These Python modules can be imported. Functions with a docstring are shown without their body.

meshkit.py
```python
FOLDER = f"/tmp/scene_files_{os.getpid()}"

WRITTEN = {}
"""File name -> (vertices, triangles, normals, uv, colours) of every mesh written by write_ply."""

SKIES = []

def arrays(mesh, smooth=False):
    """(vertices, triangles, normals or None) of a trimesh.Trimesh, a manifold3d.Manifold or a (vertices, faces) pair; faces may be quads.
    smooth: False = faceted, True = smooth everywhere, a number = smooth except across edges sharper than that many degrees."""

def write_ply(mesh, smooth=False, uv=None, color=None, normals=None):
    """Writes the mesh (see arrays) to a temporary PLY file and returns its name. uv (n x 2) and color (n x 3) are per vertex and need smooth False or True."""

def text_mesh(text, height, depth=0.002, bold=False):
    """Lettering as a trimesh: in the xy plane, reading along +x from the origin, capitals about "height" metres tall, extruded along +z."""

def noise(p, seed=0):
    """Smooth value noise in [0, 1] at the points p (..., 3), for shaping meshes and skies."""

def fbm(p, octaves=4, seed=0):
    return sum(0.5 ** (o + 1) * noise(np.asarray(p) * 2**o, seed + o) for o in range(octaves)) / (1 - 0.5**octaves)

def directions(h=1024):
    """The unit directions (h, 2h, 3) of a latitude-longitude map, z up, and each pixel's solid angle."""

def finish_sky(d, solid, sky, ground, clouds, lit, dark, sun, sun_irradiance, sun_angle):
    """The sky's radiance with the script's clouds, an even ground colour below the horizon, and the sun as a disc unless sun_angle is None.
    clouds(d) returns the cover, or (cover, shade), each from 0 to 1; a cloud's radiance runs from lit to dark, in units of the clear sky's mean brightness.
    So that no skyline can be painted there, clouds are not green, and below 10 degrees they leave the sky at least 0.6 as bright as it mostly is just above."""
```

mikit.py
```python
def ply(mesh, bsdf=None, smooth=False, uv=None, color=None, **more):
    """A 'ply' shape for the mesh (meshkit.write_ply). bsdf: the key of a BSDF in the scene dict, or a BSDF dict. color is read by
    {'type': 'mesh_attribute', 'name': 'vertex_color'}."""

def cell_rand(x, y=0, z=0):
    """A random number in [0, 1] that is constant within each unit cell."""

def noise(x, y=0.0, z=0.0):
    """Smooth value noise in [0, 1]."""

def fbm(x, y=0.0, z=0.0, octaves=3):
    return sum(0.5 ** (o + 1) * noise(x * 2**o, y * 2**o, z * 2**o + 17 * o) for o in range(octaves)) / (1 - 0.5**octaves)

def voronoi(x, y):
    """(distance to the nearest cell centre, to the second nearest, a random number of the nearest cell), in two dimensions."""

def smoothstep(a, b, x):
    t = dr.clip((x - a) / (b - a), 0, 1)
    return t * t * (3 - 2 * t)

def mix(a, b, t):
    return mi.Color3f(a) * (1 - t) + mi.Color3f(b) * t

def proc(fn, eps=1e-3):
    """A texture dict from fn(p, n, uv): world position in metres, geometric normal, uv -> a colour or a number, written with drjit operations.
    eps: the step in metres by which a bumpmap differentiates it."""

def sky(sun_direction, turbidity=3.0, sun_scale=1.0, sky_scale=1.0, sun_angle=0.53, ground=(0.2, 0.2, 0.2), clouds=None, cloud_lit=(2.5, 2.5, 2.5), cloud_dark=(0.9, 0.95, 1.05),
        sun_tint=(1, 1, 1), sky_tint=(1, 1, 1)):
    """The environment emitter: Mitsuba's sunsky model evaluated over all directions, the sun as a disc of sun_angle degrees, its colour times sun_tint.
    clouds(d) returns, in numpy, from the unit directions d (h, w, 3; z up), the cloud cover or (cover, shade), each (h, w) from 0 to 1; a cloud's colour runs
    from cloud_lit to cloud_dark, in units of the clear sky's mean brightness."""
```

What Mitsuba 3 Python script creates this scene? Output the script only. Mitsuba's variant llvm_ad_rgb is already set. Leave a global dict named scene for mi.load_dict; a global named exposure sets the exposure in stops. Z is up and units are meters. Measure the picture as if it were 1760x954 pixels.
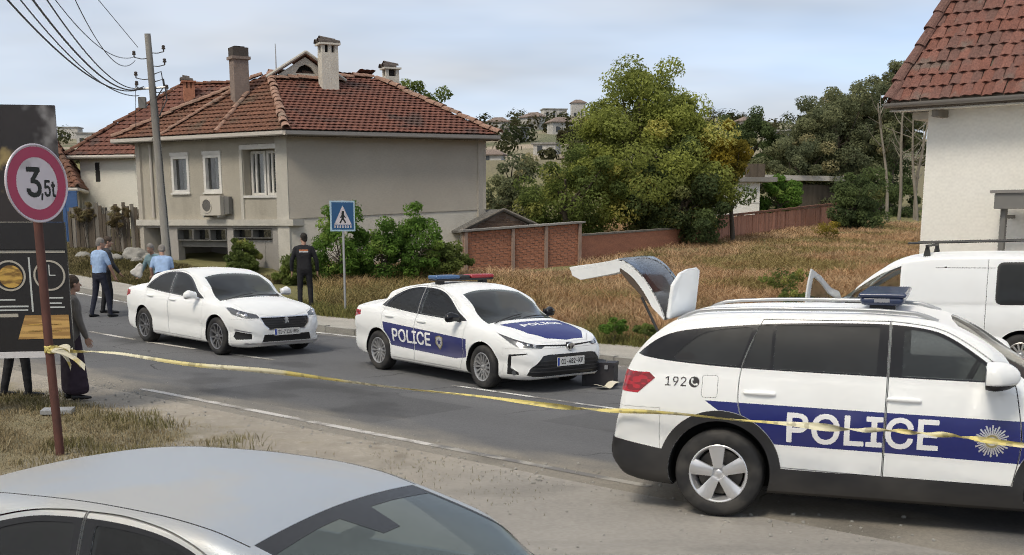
import math, random
import numpy as np, trimesh, manifold3d as m3, mitsuba as mi, drjit as dr, mikit, meshkit
from scipy.interpolate import PchipInterpolator
from shapely.geometry import Polygon, LineString, Point, box as sbox
from shapely.ops import unary_union
from mikit import noise, fbm, voronoi, cell_rand, smoothstep, mix, proc
T = mi.ScalarTransform4f
scene, labels = {'type': 'scene'}, {}

# ------------------------------------------------------------------ camera, sky, exposure
CAM_H, PITCH = 2.43, math.atan(0.208)
scene['camera'] = {'type': 'perspective', 'fov': 45.86, 'fov_axis': 'x', 'near_clip': 0.1, 'far_clip': 4000.0,
    'to_world': T().look_at(origin=[0, 0, CAM_H], target=[0, math.cos(PITCH), CAM_H - math.sin(PITCH)], up=[0, 0, 1]),
    'principal_point_offset_y': -(815.6 - 477.0) / 954.0}

def cloud_fn(d):
    q = d / np.maximum(d[..., 2:3] + 0.16, 0.05)
    q = q * np.array([1, 1, 0])
    a = meshkit.fbm(q * np.array([0.8, 1.5, 1]) + 3.1, 5, 4)
    b = meshkit.fbm(q * np.array([2.4, 4.0, 1]) + 7.7, 4, 9)
    right = d[..., 0] - 0.25 * d[..., 2]
    cover = np.clip(0.80 + 0.9 * (a - 0.5) - 0.22 * right, 0.52, 1)
    shade = np.clip(0.40 + 1.5 * (b - 0.5) + 0.8 * (a - 0.5) + 0.25 * right, 0, 1)
    return cover, shade

SUN = np.array([-0.45, -0.62, 0.95])
scene['sky'] = mikit.sky(SUN, turbidity=3.5, sun_scale=0.21, sun_angle=18, sky_scale=0.78, sky_tint=(0.97, 1.0, 1.03), clouds=cloud_fn,
    cloud_lit=(1.20, 1.21, 1.22), cloud_dark=(0.74, 0.79, 0.86), ground=(0.22, 0.21, 0.19), sun_tint=(0.91, 1.0, 1.12))
exposure = 2.98

# ------------------------------------------------------------------ scene helpers
_count = {}
def numbered(key):
    n = _count.get(key, 0); _count[key] = n + 1
    return key if n == 0 else '%s_%03d' % (key, n)
def thing(name, label, cat, group=None, kind=None):
    k = numbered(name); labels[k] = {'label': label, 'category': cat}
    if group: labels[k]['group'] = group
    if kind: labels[k]['kind'] = kind
    return k
def put(parent, part, mesh, mat, smooth=False, tw=None, label=None, kind=None, **kw):
    k = numbered(parent + '__' + part)
    d = mikit.ply(mesh, mat, smooth, **kw) if not isinstance(mesh, dict) else {**mesh, 'bsdf': {'type': 'ref', 'id': mat}}
    if tw is not None: d['to_world'] = tw
    scene[k] = d
    if label or kind:
        labels[k] = {}
        if label: labels[k]['label'] = label
        if kind: labels[k]['kind'] = kind
    return k
def single(name, mesh, mat, label, cat, smooth=False, tw=None, group=None, kind=None, **kw):
    k = thing(name, label, cat, group, kind)
    d = mikit.ply(mesh, mat, smooth, **kw)
    if tw is not None: d['to_world'] = tw
    scene[k] = d
    return k
def struct(name, mesh, mat, label, smooth=False, **kw):
    k = numbered(name); labels[k] = {'label': label, 'kind': 'structure'}
    scene[k] = mikit.ply(mesh, mat, smooth, **kw)
    return k
def piece(mesh, smooth=False, **kw):           # a ply dict to be shared by many entries
    return mikit.ply(mesh, None, smooth, **kw)
def cat(ms): return trimesh.util.concatenate(list(ms))

# ------------------------------------------------------------------ mesh helpers
def M3(mesh):
    m = trimesh.Trimesh(np.asarray(mesh.vertices), np.asarray(mesh.faces), process=True)
    m.merge_vertices()
    return m3.Manifold(m3.Mesh(np.asarray(m.vertices, np.float32), np.asarray(m.faces, np.uint32)))
def TM(man):
    q = man.to_mesh()
    return trimesh.Trimesh(np.array(q.vert_properties[:, :3], float), np.array(q.tri_verts, int), process=False)
def bx(sx, sy, sz, c=(0, 0, 0), rz=0.0, rx=0.0, ry=0.0):
    m = trimesh.creation.box((sx, sy, sz))
    for a, ax in ((rx, [1, 0, 0]), (ry, [0, 1, 0]), (rz, [0, 0, 1])):
        if a: m.apply_transform(trimesh.transformations.rotation_matrix(a, ax))
    m.apply_translation(c); return m
def cbox(sx, sy, sz, b=0.01, c=(0, 0, 0), rz=0.0, rx=0.0, ry=0.0):   # chamfered box
    pts = []
    for i in (-1, 1):
        for j in (-1, 1):
            for k in (-1, 1):
                x, y, z = i * sx / 2, j * sy / 2, k * sz / 2
                pts += [(x - i * b, y, z), (x, y - j * b, z), (x, y, z - k * b)]
    m = trimesh.convex.convex_hull(np.array(pts))
    for a, ax in ((rx, [1, 0, 0]), (ry, [0, 1, 0]), (rz, [0, 0, 1])):
        if a: m.apply_transform(trimesh.transformations.rotation_matrix(a, ax))
    m.apply_translation(c); return m
def cyl(r, h, c=(0, 0, 0), ax=(0, 0, 1), n=24, r2=None):
    m = m3.Manifold.cylinder(h, r, r if r2 is None else r2, n, True)
    m = TM(m); m.apply_transform(trimesh.geometry.align_vectors([0, 0, 1], ax)); m.apply_translation(c); return m
def tube(pts, rad, n=8, caps=True):
    p = np.asarray(pts, float); N = len(p); r = np.broadcast_to(np.asarray(rad, float), (N,))
    t = np.gradient(p, axis=0); t /= np.linalg.norm(t, axis=1, keepdims=True) + 1e-12
    a = np.cross(t[0], [0, 0, 1.0] if abs(t[0, 2]) < 0.9 else [1.0, 0, 0]); a /= np.linalg.norm(a)
    V = []; ang = np.arange(n) * 2 * np.pi / n
    for i in range(N):
        a = a - t[i] * np.dot(a, t[i]); a /= np.linalg.norm(a) + 1e-12
        b = np.cross(t[i], a)
        V.append(p[i] + r[i] * (np.cos(ang)[:, None] * a + np.sin(ang)[:, None] * b))
    V = np.concatenate(V); F = []
    for i in range(N - 1):
        for j in range(n):
            q = [i * n + j, i * n + (j + 1) % n, (i + 1) * n + (j + 1) % n, (i + 1) * n + j]
            F += [[q[0], q[1], q[2]], [q[0], q[2], q[3]]]
    if caps:
        V = np.vstack([V, p[0], p[-1]])
        for j in range(n):
            F += [[N * n, (j + 1) % n, j], [N * n + 1, (N - 1) * n + j, (N - 1) * n + (j + 1) % n]]
    return trimesh.Trimesh(V, F, process=False)
def lathe(prof, n=40, ax=None):        # prof: (r, z); closed if it starts and ends on the axis or forms a loop
    prof = np.asarray(prof, float); ang = np.arange(n) * 2 * np.pi / n
    V = np.stack([np.outer(prof[:, 0], np.cos(ang)), np.outer(prof[:, 0], np.sin(ang)), np.repeat(prof[:, 1:2], n, 1)], -1).reshape(-1, 3)
    F = []
    for i in range(len(prof) - 1):
        for j in range(n):
            a, b, c, d = i * n + j, i * n + (j + 1) % n, (i + 1) * n + (j + 1) % n, (i + 1) * n + j
            F += [[a, b, c], [a, c, d]]
    m = trimesh.Trimesh(V, F, process=False)
    if ax is not None: m.apply_transform(trimesh.geometry.align_vectors([0, 0, 1], ax))
    return m
def rbox(sx, sy, sz, r, c=(0, 0, 0), seg=12, ry=0.0, rz=0.0):      # rounded box
    s = m3.Manifold.sphere(r, seg)
    h = m3.Manifold.batch_hull([s.translate((i * (sx / 2 - r), j * (sy / 2 - r), k * (sz / 2 - r))) for i in (-1, 1) for j in (-1, 1) for k in (-1, 1)])
    m = TM(h)
    if ry: m.apply_transform(trimesh.transformations.rotation_matrix(ry, [0, 1, 0]))
    if rz: m.apply_transform(trimesh.transformations.rotation_matrix(rz, [0, 0, 1]))
    m.apply_translation(c); return m
def extr(poly, h):           # shapely polygon -> trimesh from z=0 to h
    gs = getattr(poly, 'geoms', [poly])
    return cat([trimesh.creation.extrude_polygon(g, h, engine='earcut') for g in gs if g.area > 1e-8])
def cs(poly):                # shapely polygon -> manifold cross section
    rings = []
    for g in getattr(poly, 'geoms', [poly]):
        rings.append(np.array(g.exterior.coords)[:-1]); rings += [np.array(i.coords)[:-1] for i in g.interiors]
    return m3.CrossSection(rings, m3.FillRule.EvenOdd)
def frame_prism(poly, origin, e1, e2, e3, d0, d1):     # polygon in the (e1, e2) plane swept along e3 from d0 to d1
    man = m3.Manifold.extrude(cs(poly), d1 - d0)
    A = np.zeros((3, 4)); e1, e2, e3 = (np.asarray(v, float) for v in (e1, e2, e3))
    A[:, 0], A[:, 1], A[:, 2] = e1, e2, e3; A[:, 3] = np.asarray(origin, float) + e3 * d0
    flip = np.dot(np.cross(e1, e2), e3) < 0
    r = man.transform(A)
    return r
def rotz(a): c, s = math.cos(a), math.sin(a); return np.array([[c, -s, 0], [s, c, 0], [0, 0, 1]])
def smooth_poly(pts, k=3):   # chaikin corner cutting
    p = np.asarray(pts, float)
    for _ in range(k):
        q = np.roll(p, -1, 0); p = np.stack([0.75 * p + 0.25 * q, 0.25 * p + 0.75 * q], 1).reshape(-1, p.shape[1])
    return p
def rgb(*c): return {'type': 'rgb', 'value': list(c)}
def pbr(key, color, rough=0.6, metallic=0.0, **kw):
    col = rgb(*color) if isinstance(color, (tuple, list)) else color
    scene[key] = {'type': 'twosided', 'bsdf': {'type': 'principled', 'base_color': col, 'roughness': rough, 'metallic': metallic, **kw}}
    return key
def bumped(key, color, rough, bump, scale, **kw):
    col = rgb(*color) if isinstance(color, (tuple, list)) else color
    scene[key] = {'type': 'twosided', 'bsdf': {'type': 'bumpmap', 'arbitrary': bump, 'scale': scale, 'bsdf': {'type': 'principled', 'base_color': col, 'roughness': rough, **kw}}}
    return key
# ------------------------------------------------------------------ cars: a lofted body, cut into panels, panes and lights
def catmull(P, n):           # P (K, N, 2): control points per station -> (n, N, 2)
    K = len(P); P = np.concatenate([2 * P[:1] - P[1:2], P, 2 * P[-1:] - P[-2:-1]])
    out = []
    for t in np.linspace(0, K - 1, n):
        i = min(int(t), K - 2); u = t - i; a, b, c, d = P[i], P[i + 1], P[i + 2], P[i + 3]
        out.append(0.5 * (2 * b + (c - a) * u + (2 * a - 5 * b + 4 * c - d) * u * u + (3 * b - 3 * c + d - a) * u ** 3))
    return np.array(out)

class Body:
    def __init__(s, L, zt, zs, zb, W, tumble=0.4, crown=0.05, sh=0.075, n=110, boxy=0.0):
        s.L, s.tumble, s.crown, s.sh, s.boxy = L, tumble, crown, sh, boxy
        F = lambda pts: PchipInterpolator(*np.array(pts, float).T)
        s.zt, s.zs, s.zb, s.W = F(zt), F(zs), F(zb), F(W)
        u = np.linspace(0, 1, n)
        s.x = L * (0.55 * (0.5 - 0.5 * np.cos(np.pi * u)) + 0.45 * u)
        s.half = s.section(s.x); K = len(s.half)
        ring = np.concatenate([s.half, s.half[-2:0:-1] * np.array([-1, 1])])       # bottom centre -> left side -> top centre -> right side
        M = len(ring); V = np.zeros((n, M, 3)); V[:, :, 0] = s.x[:, None]; V[:, :, 1:] = ring.transpose(1, 0, 2)
        i, j = np.meshgrid(np.arange(n - 1), np.arange(M), indexing='ij')
        q = np.stack([i * M + j, i * M + (j + 1) % M, (i + 1) * M + (j + 1) % M, (i + 1) * M + j], -1).reshape(-1, 4)
        Fc = [q[:, [0, 2, 1]], q[:, [0, 3, 2]]]
        V = V.reshape(-1, 3); c0, c1 = V[:M].mean(0), V[-M:].mean(0)
        V = np.vstack([V, c0, c1]); a, b = np.arange(M), (np.arange(M) + 1) % M
        Fc += [np.stack([np.full(M, len(V) - 2), a, b], 1), np.stack([np.full(M, len(V) - 1), (n - 1) * M + b, (n - 1) * M + a], 1)]
        s.mesh = trimesh.Trimesh(V, np.vstack(Fc), process=False)
        if s.mesh.volume < 0: s.mesh.invert()
        s.N = np.array(s.mesh.vertex_normals); s._c = {}
    def section(s, x):
        zt, zs, zb, W = s.zt(x), s.zs(x), s.zb(x), s.W(x); zs = np.minimum(zs, zt - 0.012)
        k = np.clip((zs - zb) / 0.45, 0.25, 1); P = lambda y, z: np.stack([y, z], -1)
        hz = zs - zb
        side = np.array([P(W - 0.10 * k, zb), P(W - 0.03 * k, zb + 0.045 * k), P(W - 0.012 * k, zb + 0.22 * hz), P(W - 0.022 * k, zb + 0.40 * hz), P(W - 0.004 * k, zb + 0.54 * hz), P(W, zb + 0.66 * hz), P(W - 0.012 * k, zb + 0.82 * hz), P(W - 0.035 * k, zs - 0.05 * k), P(W - s.sh * k, zs)])
        bottom = np.array([P((W - 0.10 * k) * t, zb) for t in (0, 0.33, 0.66)])
        ys = W - s.sh * k; h = zt - zs
        zr = zt - s.crown - 0.055; yr = ys - s.tumble * np.maximum(zr - zs, 0)
        yc = yr - 0.085 + 0.03 * s.boxy; zc = zt - s.crown * 0.75
        w = np.clip((h - 0.14) / 0.22, 0, 1); w = (w * w * (3 - 2 * w))[:, None]
        top = []
        for t in np.linspace(0, 1, 27)[1:]:
            hood = P(ys * (1 - t), zs + h * (1 - (1 - t) ** 2.3))
            if t < 0.5:
                q = t / 0.5; cab = P(ys + (yr - ys) * q + 0.018 * np.sin(np.pi * q), zs + (zr - zs) * q)
            elif t < 0.66:
                q = (t - 0.5) / 0.16; bx_, bz_ = yr - 0.016, zt - s.crown - 0.004
                cab = P((1 - q) ** 2 * yr + 2 * q * (1 - q) * bx_ + q * q * yc, (1 - q) ** 2 * zr + 2 * q * (1 - q) * bz_ + q * q * zc)
            else:
                q = (t - 0.66) / 0.34; cab = P(yc * (1 - q), zt - s.crown * 0.75 * (1 - q) ** 2)
            top.append(hood * (1 - w) + cab * w)
        return np.concatenate([bottom, catmull(side, 19), np.array(top)])
    def solid(s, d=0.0):
        d = round(d, 5)
        if d not in s._c:
            m = trimesh.Trimesh(s.mesh.vertices + s.N * d, s.mesh.faces, process=False)
            s._c[d] = m3.Manifold(m3.Mesh(np.asarray(m.vertices, np.float32), np.asarray(m.faces, np.uint32)))
        return s._c[d]
    def skin(s, a, b): return s.solid(a) - s.solid(b)
    def y(s, x, z):          # half width of the side at (x, z)
        sec = s.section(np.array([float(x)]))[3:36, 0]
        o = np.argsort(sec[:, 1]); return float(np.interp(z, sec[o, 1], sec[o, 0]))
    def z(s, x, y=0.0):      # height of the top at (x, y)
        sec = s.section(np.array([float(x)]))[24:, 0]
        o = np.argsort(sec[:, 0]); return float(np.interp(abs(y), sec[o, 0], sec[o, 1]))

def side_prism(poly, sg, y0=0.28, y1=1.4): return frame_prism(poly, (0, 0, 0), (1, 0, 0), (0, 0, 1), (0, sg, 0), y0, y1)
def top_prism(poly, z0=0.5, z1=2.4): return frame_prism(poly, (0, 0, 0), (1, 0, 0), (0, 1, 0), (0, 0, 1), z0, z1)
def front_prism(poly, x0, x1): return frame_prism(poly, (0, 0, 0), (0, 1, 0), (0, 0, 1), (1, 0, 0), x0, x1)
def dir_prism(pts, d, depth=0.35, rnd=0.0):     # the outline through 3-D points, seen along d, as a prism
    d = np.asarray(d, float) / np.linalg.norm(d); e1 = np.cross([0, 0, 1.0], d); e1 /= np.linalg.norm(e1); e2 = np.cross(d, e1)
    p = np.asarray(pts, float); poly = Polygon(np.stack([p @ e1, p @ e2], 1))
    if rnd: poly = poly.buffer(-rnd).buffer(rnd, 4)
    return frame_prism(poly, (0, 0, 0), e1, e2, d, float((p @ d).mean()) - depth, float((p @ d).mean()) + depth)
def soften(poly, lim=48, k=3):        # rounds the shallow corners of an outline and keeps the sharp ones
    out = []
    for g in getattr(poly, 'geoms', [poly]):
        p = np.array(g.exterior.coords)[:-1]; keep = np.zeros(len(p), bool)
        a, b = p - np.roll(p, 1, 0), np.roll(p, -1, 0) - p; t = np.degrees(np.abs((np.arctan2(b[:, 1], b[:, 0]) - np.arctan2(a[:, 1], a[:, 0]) + np.pi) % (2 * np.pi) - np.pi)); keep = t > lim
        for _ in range(k):
            q, kk = [], []; n = len(p)
            for i in range(n):
                if keep[i]: q.append(p[i]); kk.append(True)
                else:
                    q += [p[i] * 0.75 + p[i - 1] * 0.25, p[i] * 0.75 + p[(i + 1) % n] * 0.25]; kk += [False, False]
            p, keep = np.array(q), np.array(kk)
        out.append(Polygon(p).buffer(0))
    return unary_union(out)
def mir(m): return m.mirror((0, 1, 0))
def text_on(body, txt, h, x0, z0, sg, lift=0.003, bold=True, sx=1.0, sink=0.004):
    m = meshkit.text_mesh(txt, h, 1.2, bold); m.apply_scale([sx, 1, 1])
    wid = m.bounds[1][0]
    man = M3(m)
    A = np.zeros((3, 4)); A[:, 0], A[:, 1], A[:, 2] = (1 if sg < 0 else -1, 0, 0), (0, 0, 1), (0, sg, 0)
    A[:, 3] = (x0 if sg < 0 else x0 + wid, sg * 0.3, z0)
    return man.transform(A) ^ body.skin(lift, -sink)

def outer_sheet(man, c):     # only the outward faces of a thin pane
    m = TM(man); n = m.face_normals; d = m.triangles_center - np.asarray(c)
    m.update_faces((n * d).sum(1) > 0); m.remove_unreferenced_vertices(); return m

# wheels stand along +y (outer face at y = 0)
def make_wheel(R, rim, width, style):
    w = width
    tyre = lathe([(rim - 0.008, -0.012), (rim + 0.006, -0.002), (rim + 0.35 * (R - rim), 0.008), (rim + 0.7 * (R - rim), 0.005), (R - 0.018, -0.008), (R - 0.006, -0.02), (R, -0.045),
                  (R, -0.30 * w), (R - 0.007, -0.305 * w), (R - 0.007, -0.345 * w), (R, -0.35 * w), (R, -0.48 * w), (R - 0.007, -0.485 * w), (R - 0.007, -0.525 * w), (R, -0.53 * w), (R, -0.66 * w), (R - 0.007, -0.665 * w), (R - 0.007, -0.70 * w), (R, -0.705 * w),
                  (R, -w + 0.045), (R - 0.02, -w + 0.012), (rim + 0.5 * (R - rim), -w), (rim, -w + 0.012), (rim - 0.008, -w + 0.02)], 56)
    barrel = lathe([(rim + 0.004, -0.004), (rim - 0.003, 0.0), (rim - 0.014, -0.004), (rim - 0.02, -0.02), (rim - 0.03, -0.06), (rim - 0.035, -w + 0.02), (rim - 0.005, -w + 0.01)], 56)
    shapes = []
    hub = Point(0, 0).buffer(0.075, 12)
    if style == 'wedge':       # five broad blades
        for k in range(5):
            a = 2 * np.pi * k / 5 + 0.22
            p = Polygon([(0.05, -0.035), (rim - 0.006, -0.072), (rim - 0.002, 0.0), (rim - 0.006, 0.072), (0.05, 0.035)])
            shapes.append((p, a))
    elif style == 'multi':     # fifteen thin blades
        for k in range(14):
            a = 2 * np.pi * k / 14
            p = Polygon([(0.06, -0.011), (rim - 0.004, -0.021), (rim - 0.004, 0.012), (0.06, 0.011)])
            shapes.append((p, a))
    else:                      # five twin spokes
        for k in range(5):
            for o in (-1, 1):
                a = 2 * np.pi * k / 5 + 0.2
                p = Polygon([(0.055, o * 0.03 - 0.014), (rim - 0.004, o * 0.075 - 0.017), (rim - 0.004, o * 0.075 + 0.017), (0.055, o * 0.03 + 0.014)])
                shapes.append((p, a))
    sp = []
    for p, a in shapes:
        m = M3(extr(p, 0.03)); m = m.refine_to_length(0.05); m = TM(m)
        r = np.linalg.norm(m.vertices[:, :2], axis=1)
        m.vertices[:, 2] += -0.042 - 0.02 * np.clip(1 - r / rim, 0, 1) + (0.022 * (1 - (np.abs(m.vertices[:, 1]) / 0.07) ** 2).clip(0, 1) if style == 'wedge' else 0)
        m.apply_transform(trimesh.transformations.rotation_matrix(a, [0, 0, 1])); sp.append(m)
    capm = lathe([(0.0, -0.016), (0.024, -0.017), (0.032, -0.022), (0.036, -0.034), (0.07, -0.036), (0.078, -0.046), (0.075, -0.085), (0, -0.085)], 28)
    nuts = []
    for k in range(5):
        a = 2 * np.pi * k / 5
        nuts.append(cyl(0.011, 0.022, (0.055 * math.cos(a), 0.055 * math.sin(a), -0.03), n=6))
    disc = lathe([(0.0, -0.10), (0.085, -0.10), (0.085, -0.105), (rim * 0.78, -0.105), (rim * 0.78, -0.125), (0.0, -0.125)], 40)
    back = lathe([(0, -0.15), (rim - 0.03, -0.15), (rim - 0.03, -0.155), (0, -0.155)], 32)
    out = {'tyre': (tyre, 'tyre_rubber', 40), 'rim': (cat([barrel, capm] + nuts + sp), 'alloy_' + style, 30), 'brake_disc': (cat([disc]), 'brake_steel', 30), 'dust_shield': (back, 'dark_void', 30)}
    for k, (m, _, _) in out.items(): m.apply_transform(np.array([[1, 0, 0, 0], [0, 0, 1, 0], [0, -1, 0, 0], [0, 0, 0, 1.0]])) ; m.apply_transform(np.diag([1, 1, -1, 1.0])); m.invert()
    res = {}
    for k, (m, mat, sm) in out.items():
        if m.volume < 0: m.invert()
        res[k] = (piece(m, sm), mat)
    return res

def car_pose(x, y, z, yaw, pitch=0.0):
    return T().translate([x, y, z]).rotate([0, 0, 1], yaw).rotate([0, 1, 0], pitch)

class Car:
    def __init__(s, name, label, cat_, body, pose, paint):
        s.k = thing(name, label, cat_); s.b, s.pose, s.paint = body, pose, paint
        s.shell = body.skin(0.0, -0.028); s.c = (body.L * 0.5, 0, 0.75); s.cuts = []
    def put(s, part, mesh, mat, smooth=28, parent=None, label=None):
        if isinstance(mesh, m3.Manifold):
            if mesh.is_empty(): return None
            mesh = TM(mesh)
        if len(mesh.faces) == 0: return None
        return put(parent or s.k, part, mesh, mat, smooth, s.pose, label)
    def arches(s, xs, r, zc, wx=0.0):
        for x in xs:
            for sg in (-1, 1):
                c = TM(m3.Manifold.cylinder(1.0, r, r, 48)); c.apply_transform(trimesh.transformations.rotation_matrix(-np.pi / 2 * sg, [1, 0, 0])); c.apply_translation((x, sg * (s.b.W(x) - 0.33), zc))
                s.shell = s.shell - M3(c)
                yo = float(s.b.W(x)) - 0.012
                lin = M3(cyl(r + 0.012, 0.30, (x, sg * (yo - 0.15), zc), (0, 1, 0), 48)) - M3(cyl(r - 0.004, 0.285, (x, sg * (yo - 0.1425 + 0.004), zc), (0, 1, 0), 48))
                lin = lin ^ s.b.solid(-0.004)
                s.put('arch_liner', lin, 'dark_void', 30)
    def pane(s, prism, part, mat, parent=None, cut=True):
        m = outer_sheet(s.b.skin(-0.004, -0.008) ^ prism, s.c)
        if cut: s.shell = s.shell - prism
        return s.put(part, m, mat, 40, parent)
    def wheels(s, xs, kit, R, half, steer=0.0):
        for x in xs:
            for sg in (-1, 1):
                w = numbered(s.k + '__wheel')
                tw = s.pose.translate([x, sg * half, R])
                if x == xs[-1] and steer: tw = tw.rotate([0, 0, 1], steer)
                if sg < 0: tw = tw.rotate([0, 0, 1], 180)
                for p, (d, mat) in kit.items():
                    scene[w + '__' + p] = {**d, 'bsdf': {'type': 'ref', 'id': mat}, 'to_world': tw}
    def interior(s, xd, xs_, xb, floor, belt, half, wheel_side=1):
        for sg in (-1, 1):
            st = s.put('seat', cat([rbox(0.50, 0.50, 0.16, 0.05, (xs_, sg * 0.36, floor + 0.27)), rbox(0.15, 0.50, 0.62, 0.055, (xs_ - 0.31, sg * 0.36, floor + 0.57), ry=-0.28)]), 'seat_cloth', 40)
            s.put('headrest', rbox(0.10, 0.26, 0.20, 0.045, (xs_ - 0.45, sg * 0.36, floor + 0.97), ry=-0.2), 'seat_cloth', 40, st)
        s.put('rear_seat', cat([rbox(0.5, 1.2, 0.16, 0.05, (xb, 0, floor + 0.28)), rbox(0.16, 1.2, 0.62, 0.055, (xb - 0.3, 0, floor + 0.58), ry=-0.3)]), 'seat_cloth', 40)
        s.put('dashboard', rbox(0.5, 2 * half - 0.12, 0.26, 0.08, (xd, 0, belt - 0.10)), 'trim_dark', 40)
        st = trimesh.creation.torus(0.18, 0.016, 32, 10); st = cat([st, cyl(0.05, 0.03), bx(0.34, 0.03, 0.012)]); st.apply_transform(trimesh.transformations.rotation_matrix(-1.15, [0, 1, 0])); st.apply_translation((xd - 0.38, wheel_side * 0.36, belt - 0.04))
        s.put('steering_wheel', st, 'trim_dark', 40)
    def mirrors(s, x, z, mat_top, mat_low, size=1.0, sides=(-1, 1), lx=1.0):
        for sg in sides:
            y0 = s.b.y(x, z - 0.06); q = size
            sp = m3.Manifold.sphere(1.0, 20)
            shape = m3.Manifold.batch_hull([sp.scale((0.055 * q * lx, 0.03, 0.05 * q)).translate((0.03 * lx, sg * 0.07, 0.01)), sp.scale((0.075 * q * lx, 0.05, 0.075 * q)).translate((0.0, sg * 0.16 * q, 0.015)), sp.scale((0.05 * q, 0.04, 0.06 * q)).translate((-0.005, sg * 0.215 * q, 0.0))])
            shape = shape.trim_by_plane((1, 0, 0), -0.045 * q).translate((x, sg * y0, z))
            low = shape.trim_by_plane((0, 0, -1), -(z - 0.03 * q)); up = shape.trim_by_plane((0, 0, 1), z - 0.03 * q)
            k = s.put('mirror', up, mat_top, 35)
            s.put('base', cat([TM(low), TM(m3.Manifold.batch_hull([m3.Manifold.sphere(0.022, 10).translate((x + 0.02, sg * (y0 - 0.03), z - 0.06)), m3.Manifold.sphere(0.02, 10).translate((x + 0.02, sg * (y0 + 0.08), z - 0.03))]))]), mat_low, 35, k)
            s.put('mirror_glass', bx(0.004, 0.15 * q, 0.095 * q, (x - 0.047 * q, sg * (y0 + 0.135 * q), z + 0.005)), 'mirror_glass', False, k)
    def handle(s, x, z, sg, parent, mat, ln=0.22, rake=0.0):
        y = s.b.y(x, z)
        sp = m3.Manifold.sphere(0.017, 12)
        h = m3.Manifold.batch_hull([sp.scale((1, 1, 0.9)).translate((x - ln / 2, sg * (y + 0.012), z)), sp.scale((1.2, 1, 1)).translate((x + ln / 2, sg * (y + 0.012), z - rake)), sp.scale((1, 1, 1.15)).translate((x + 0.02, sg * (y + 0.02), z))])
        s.put('handle', h, mat, 40, parent)
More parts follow.
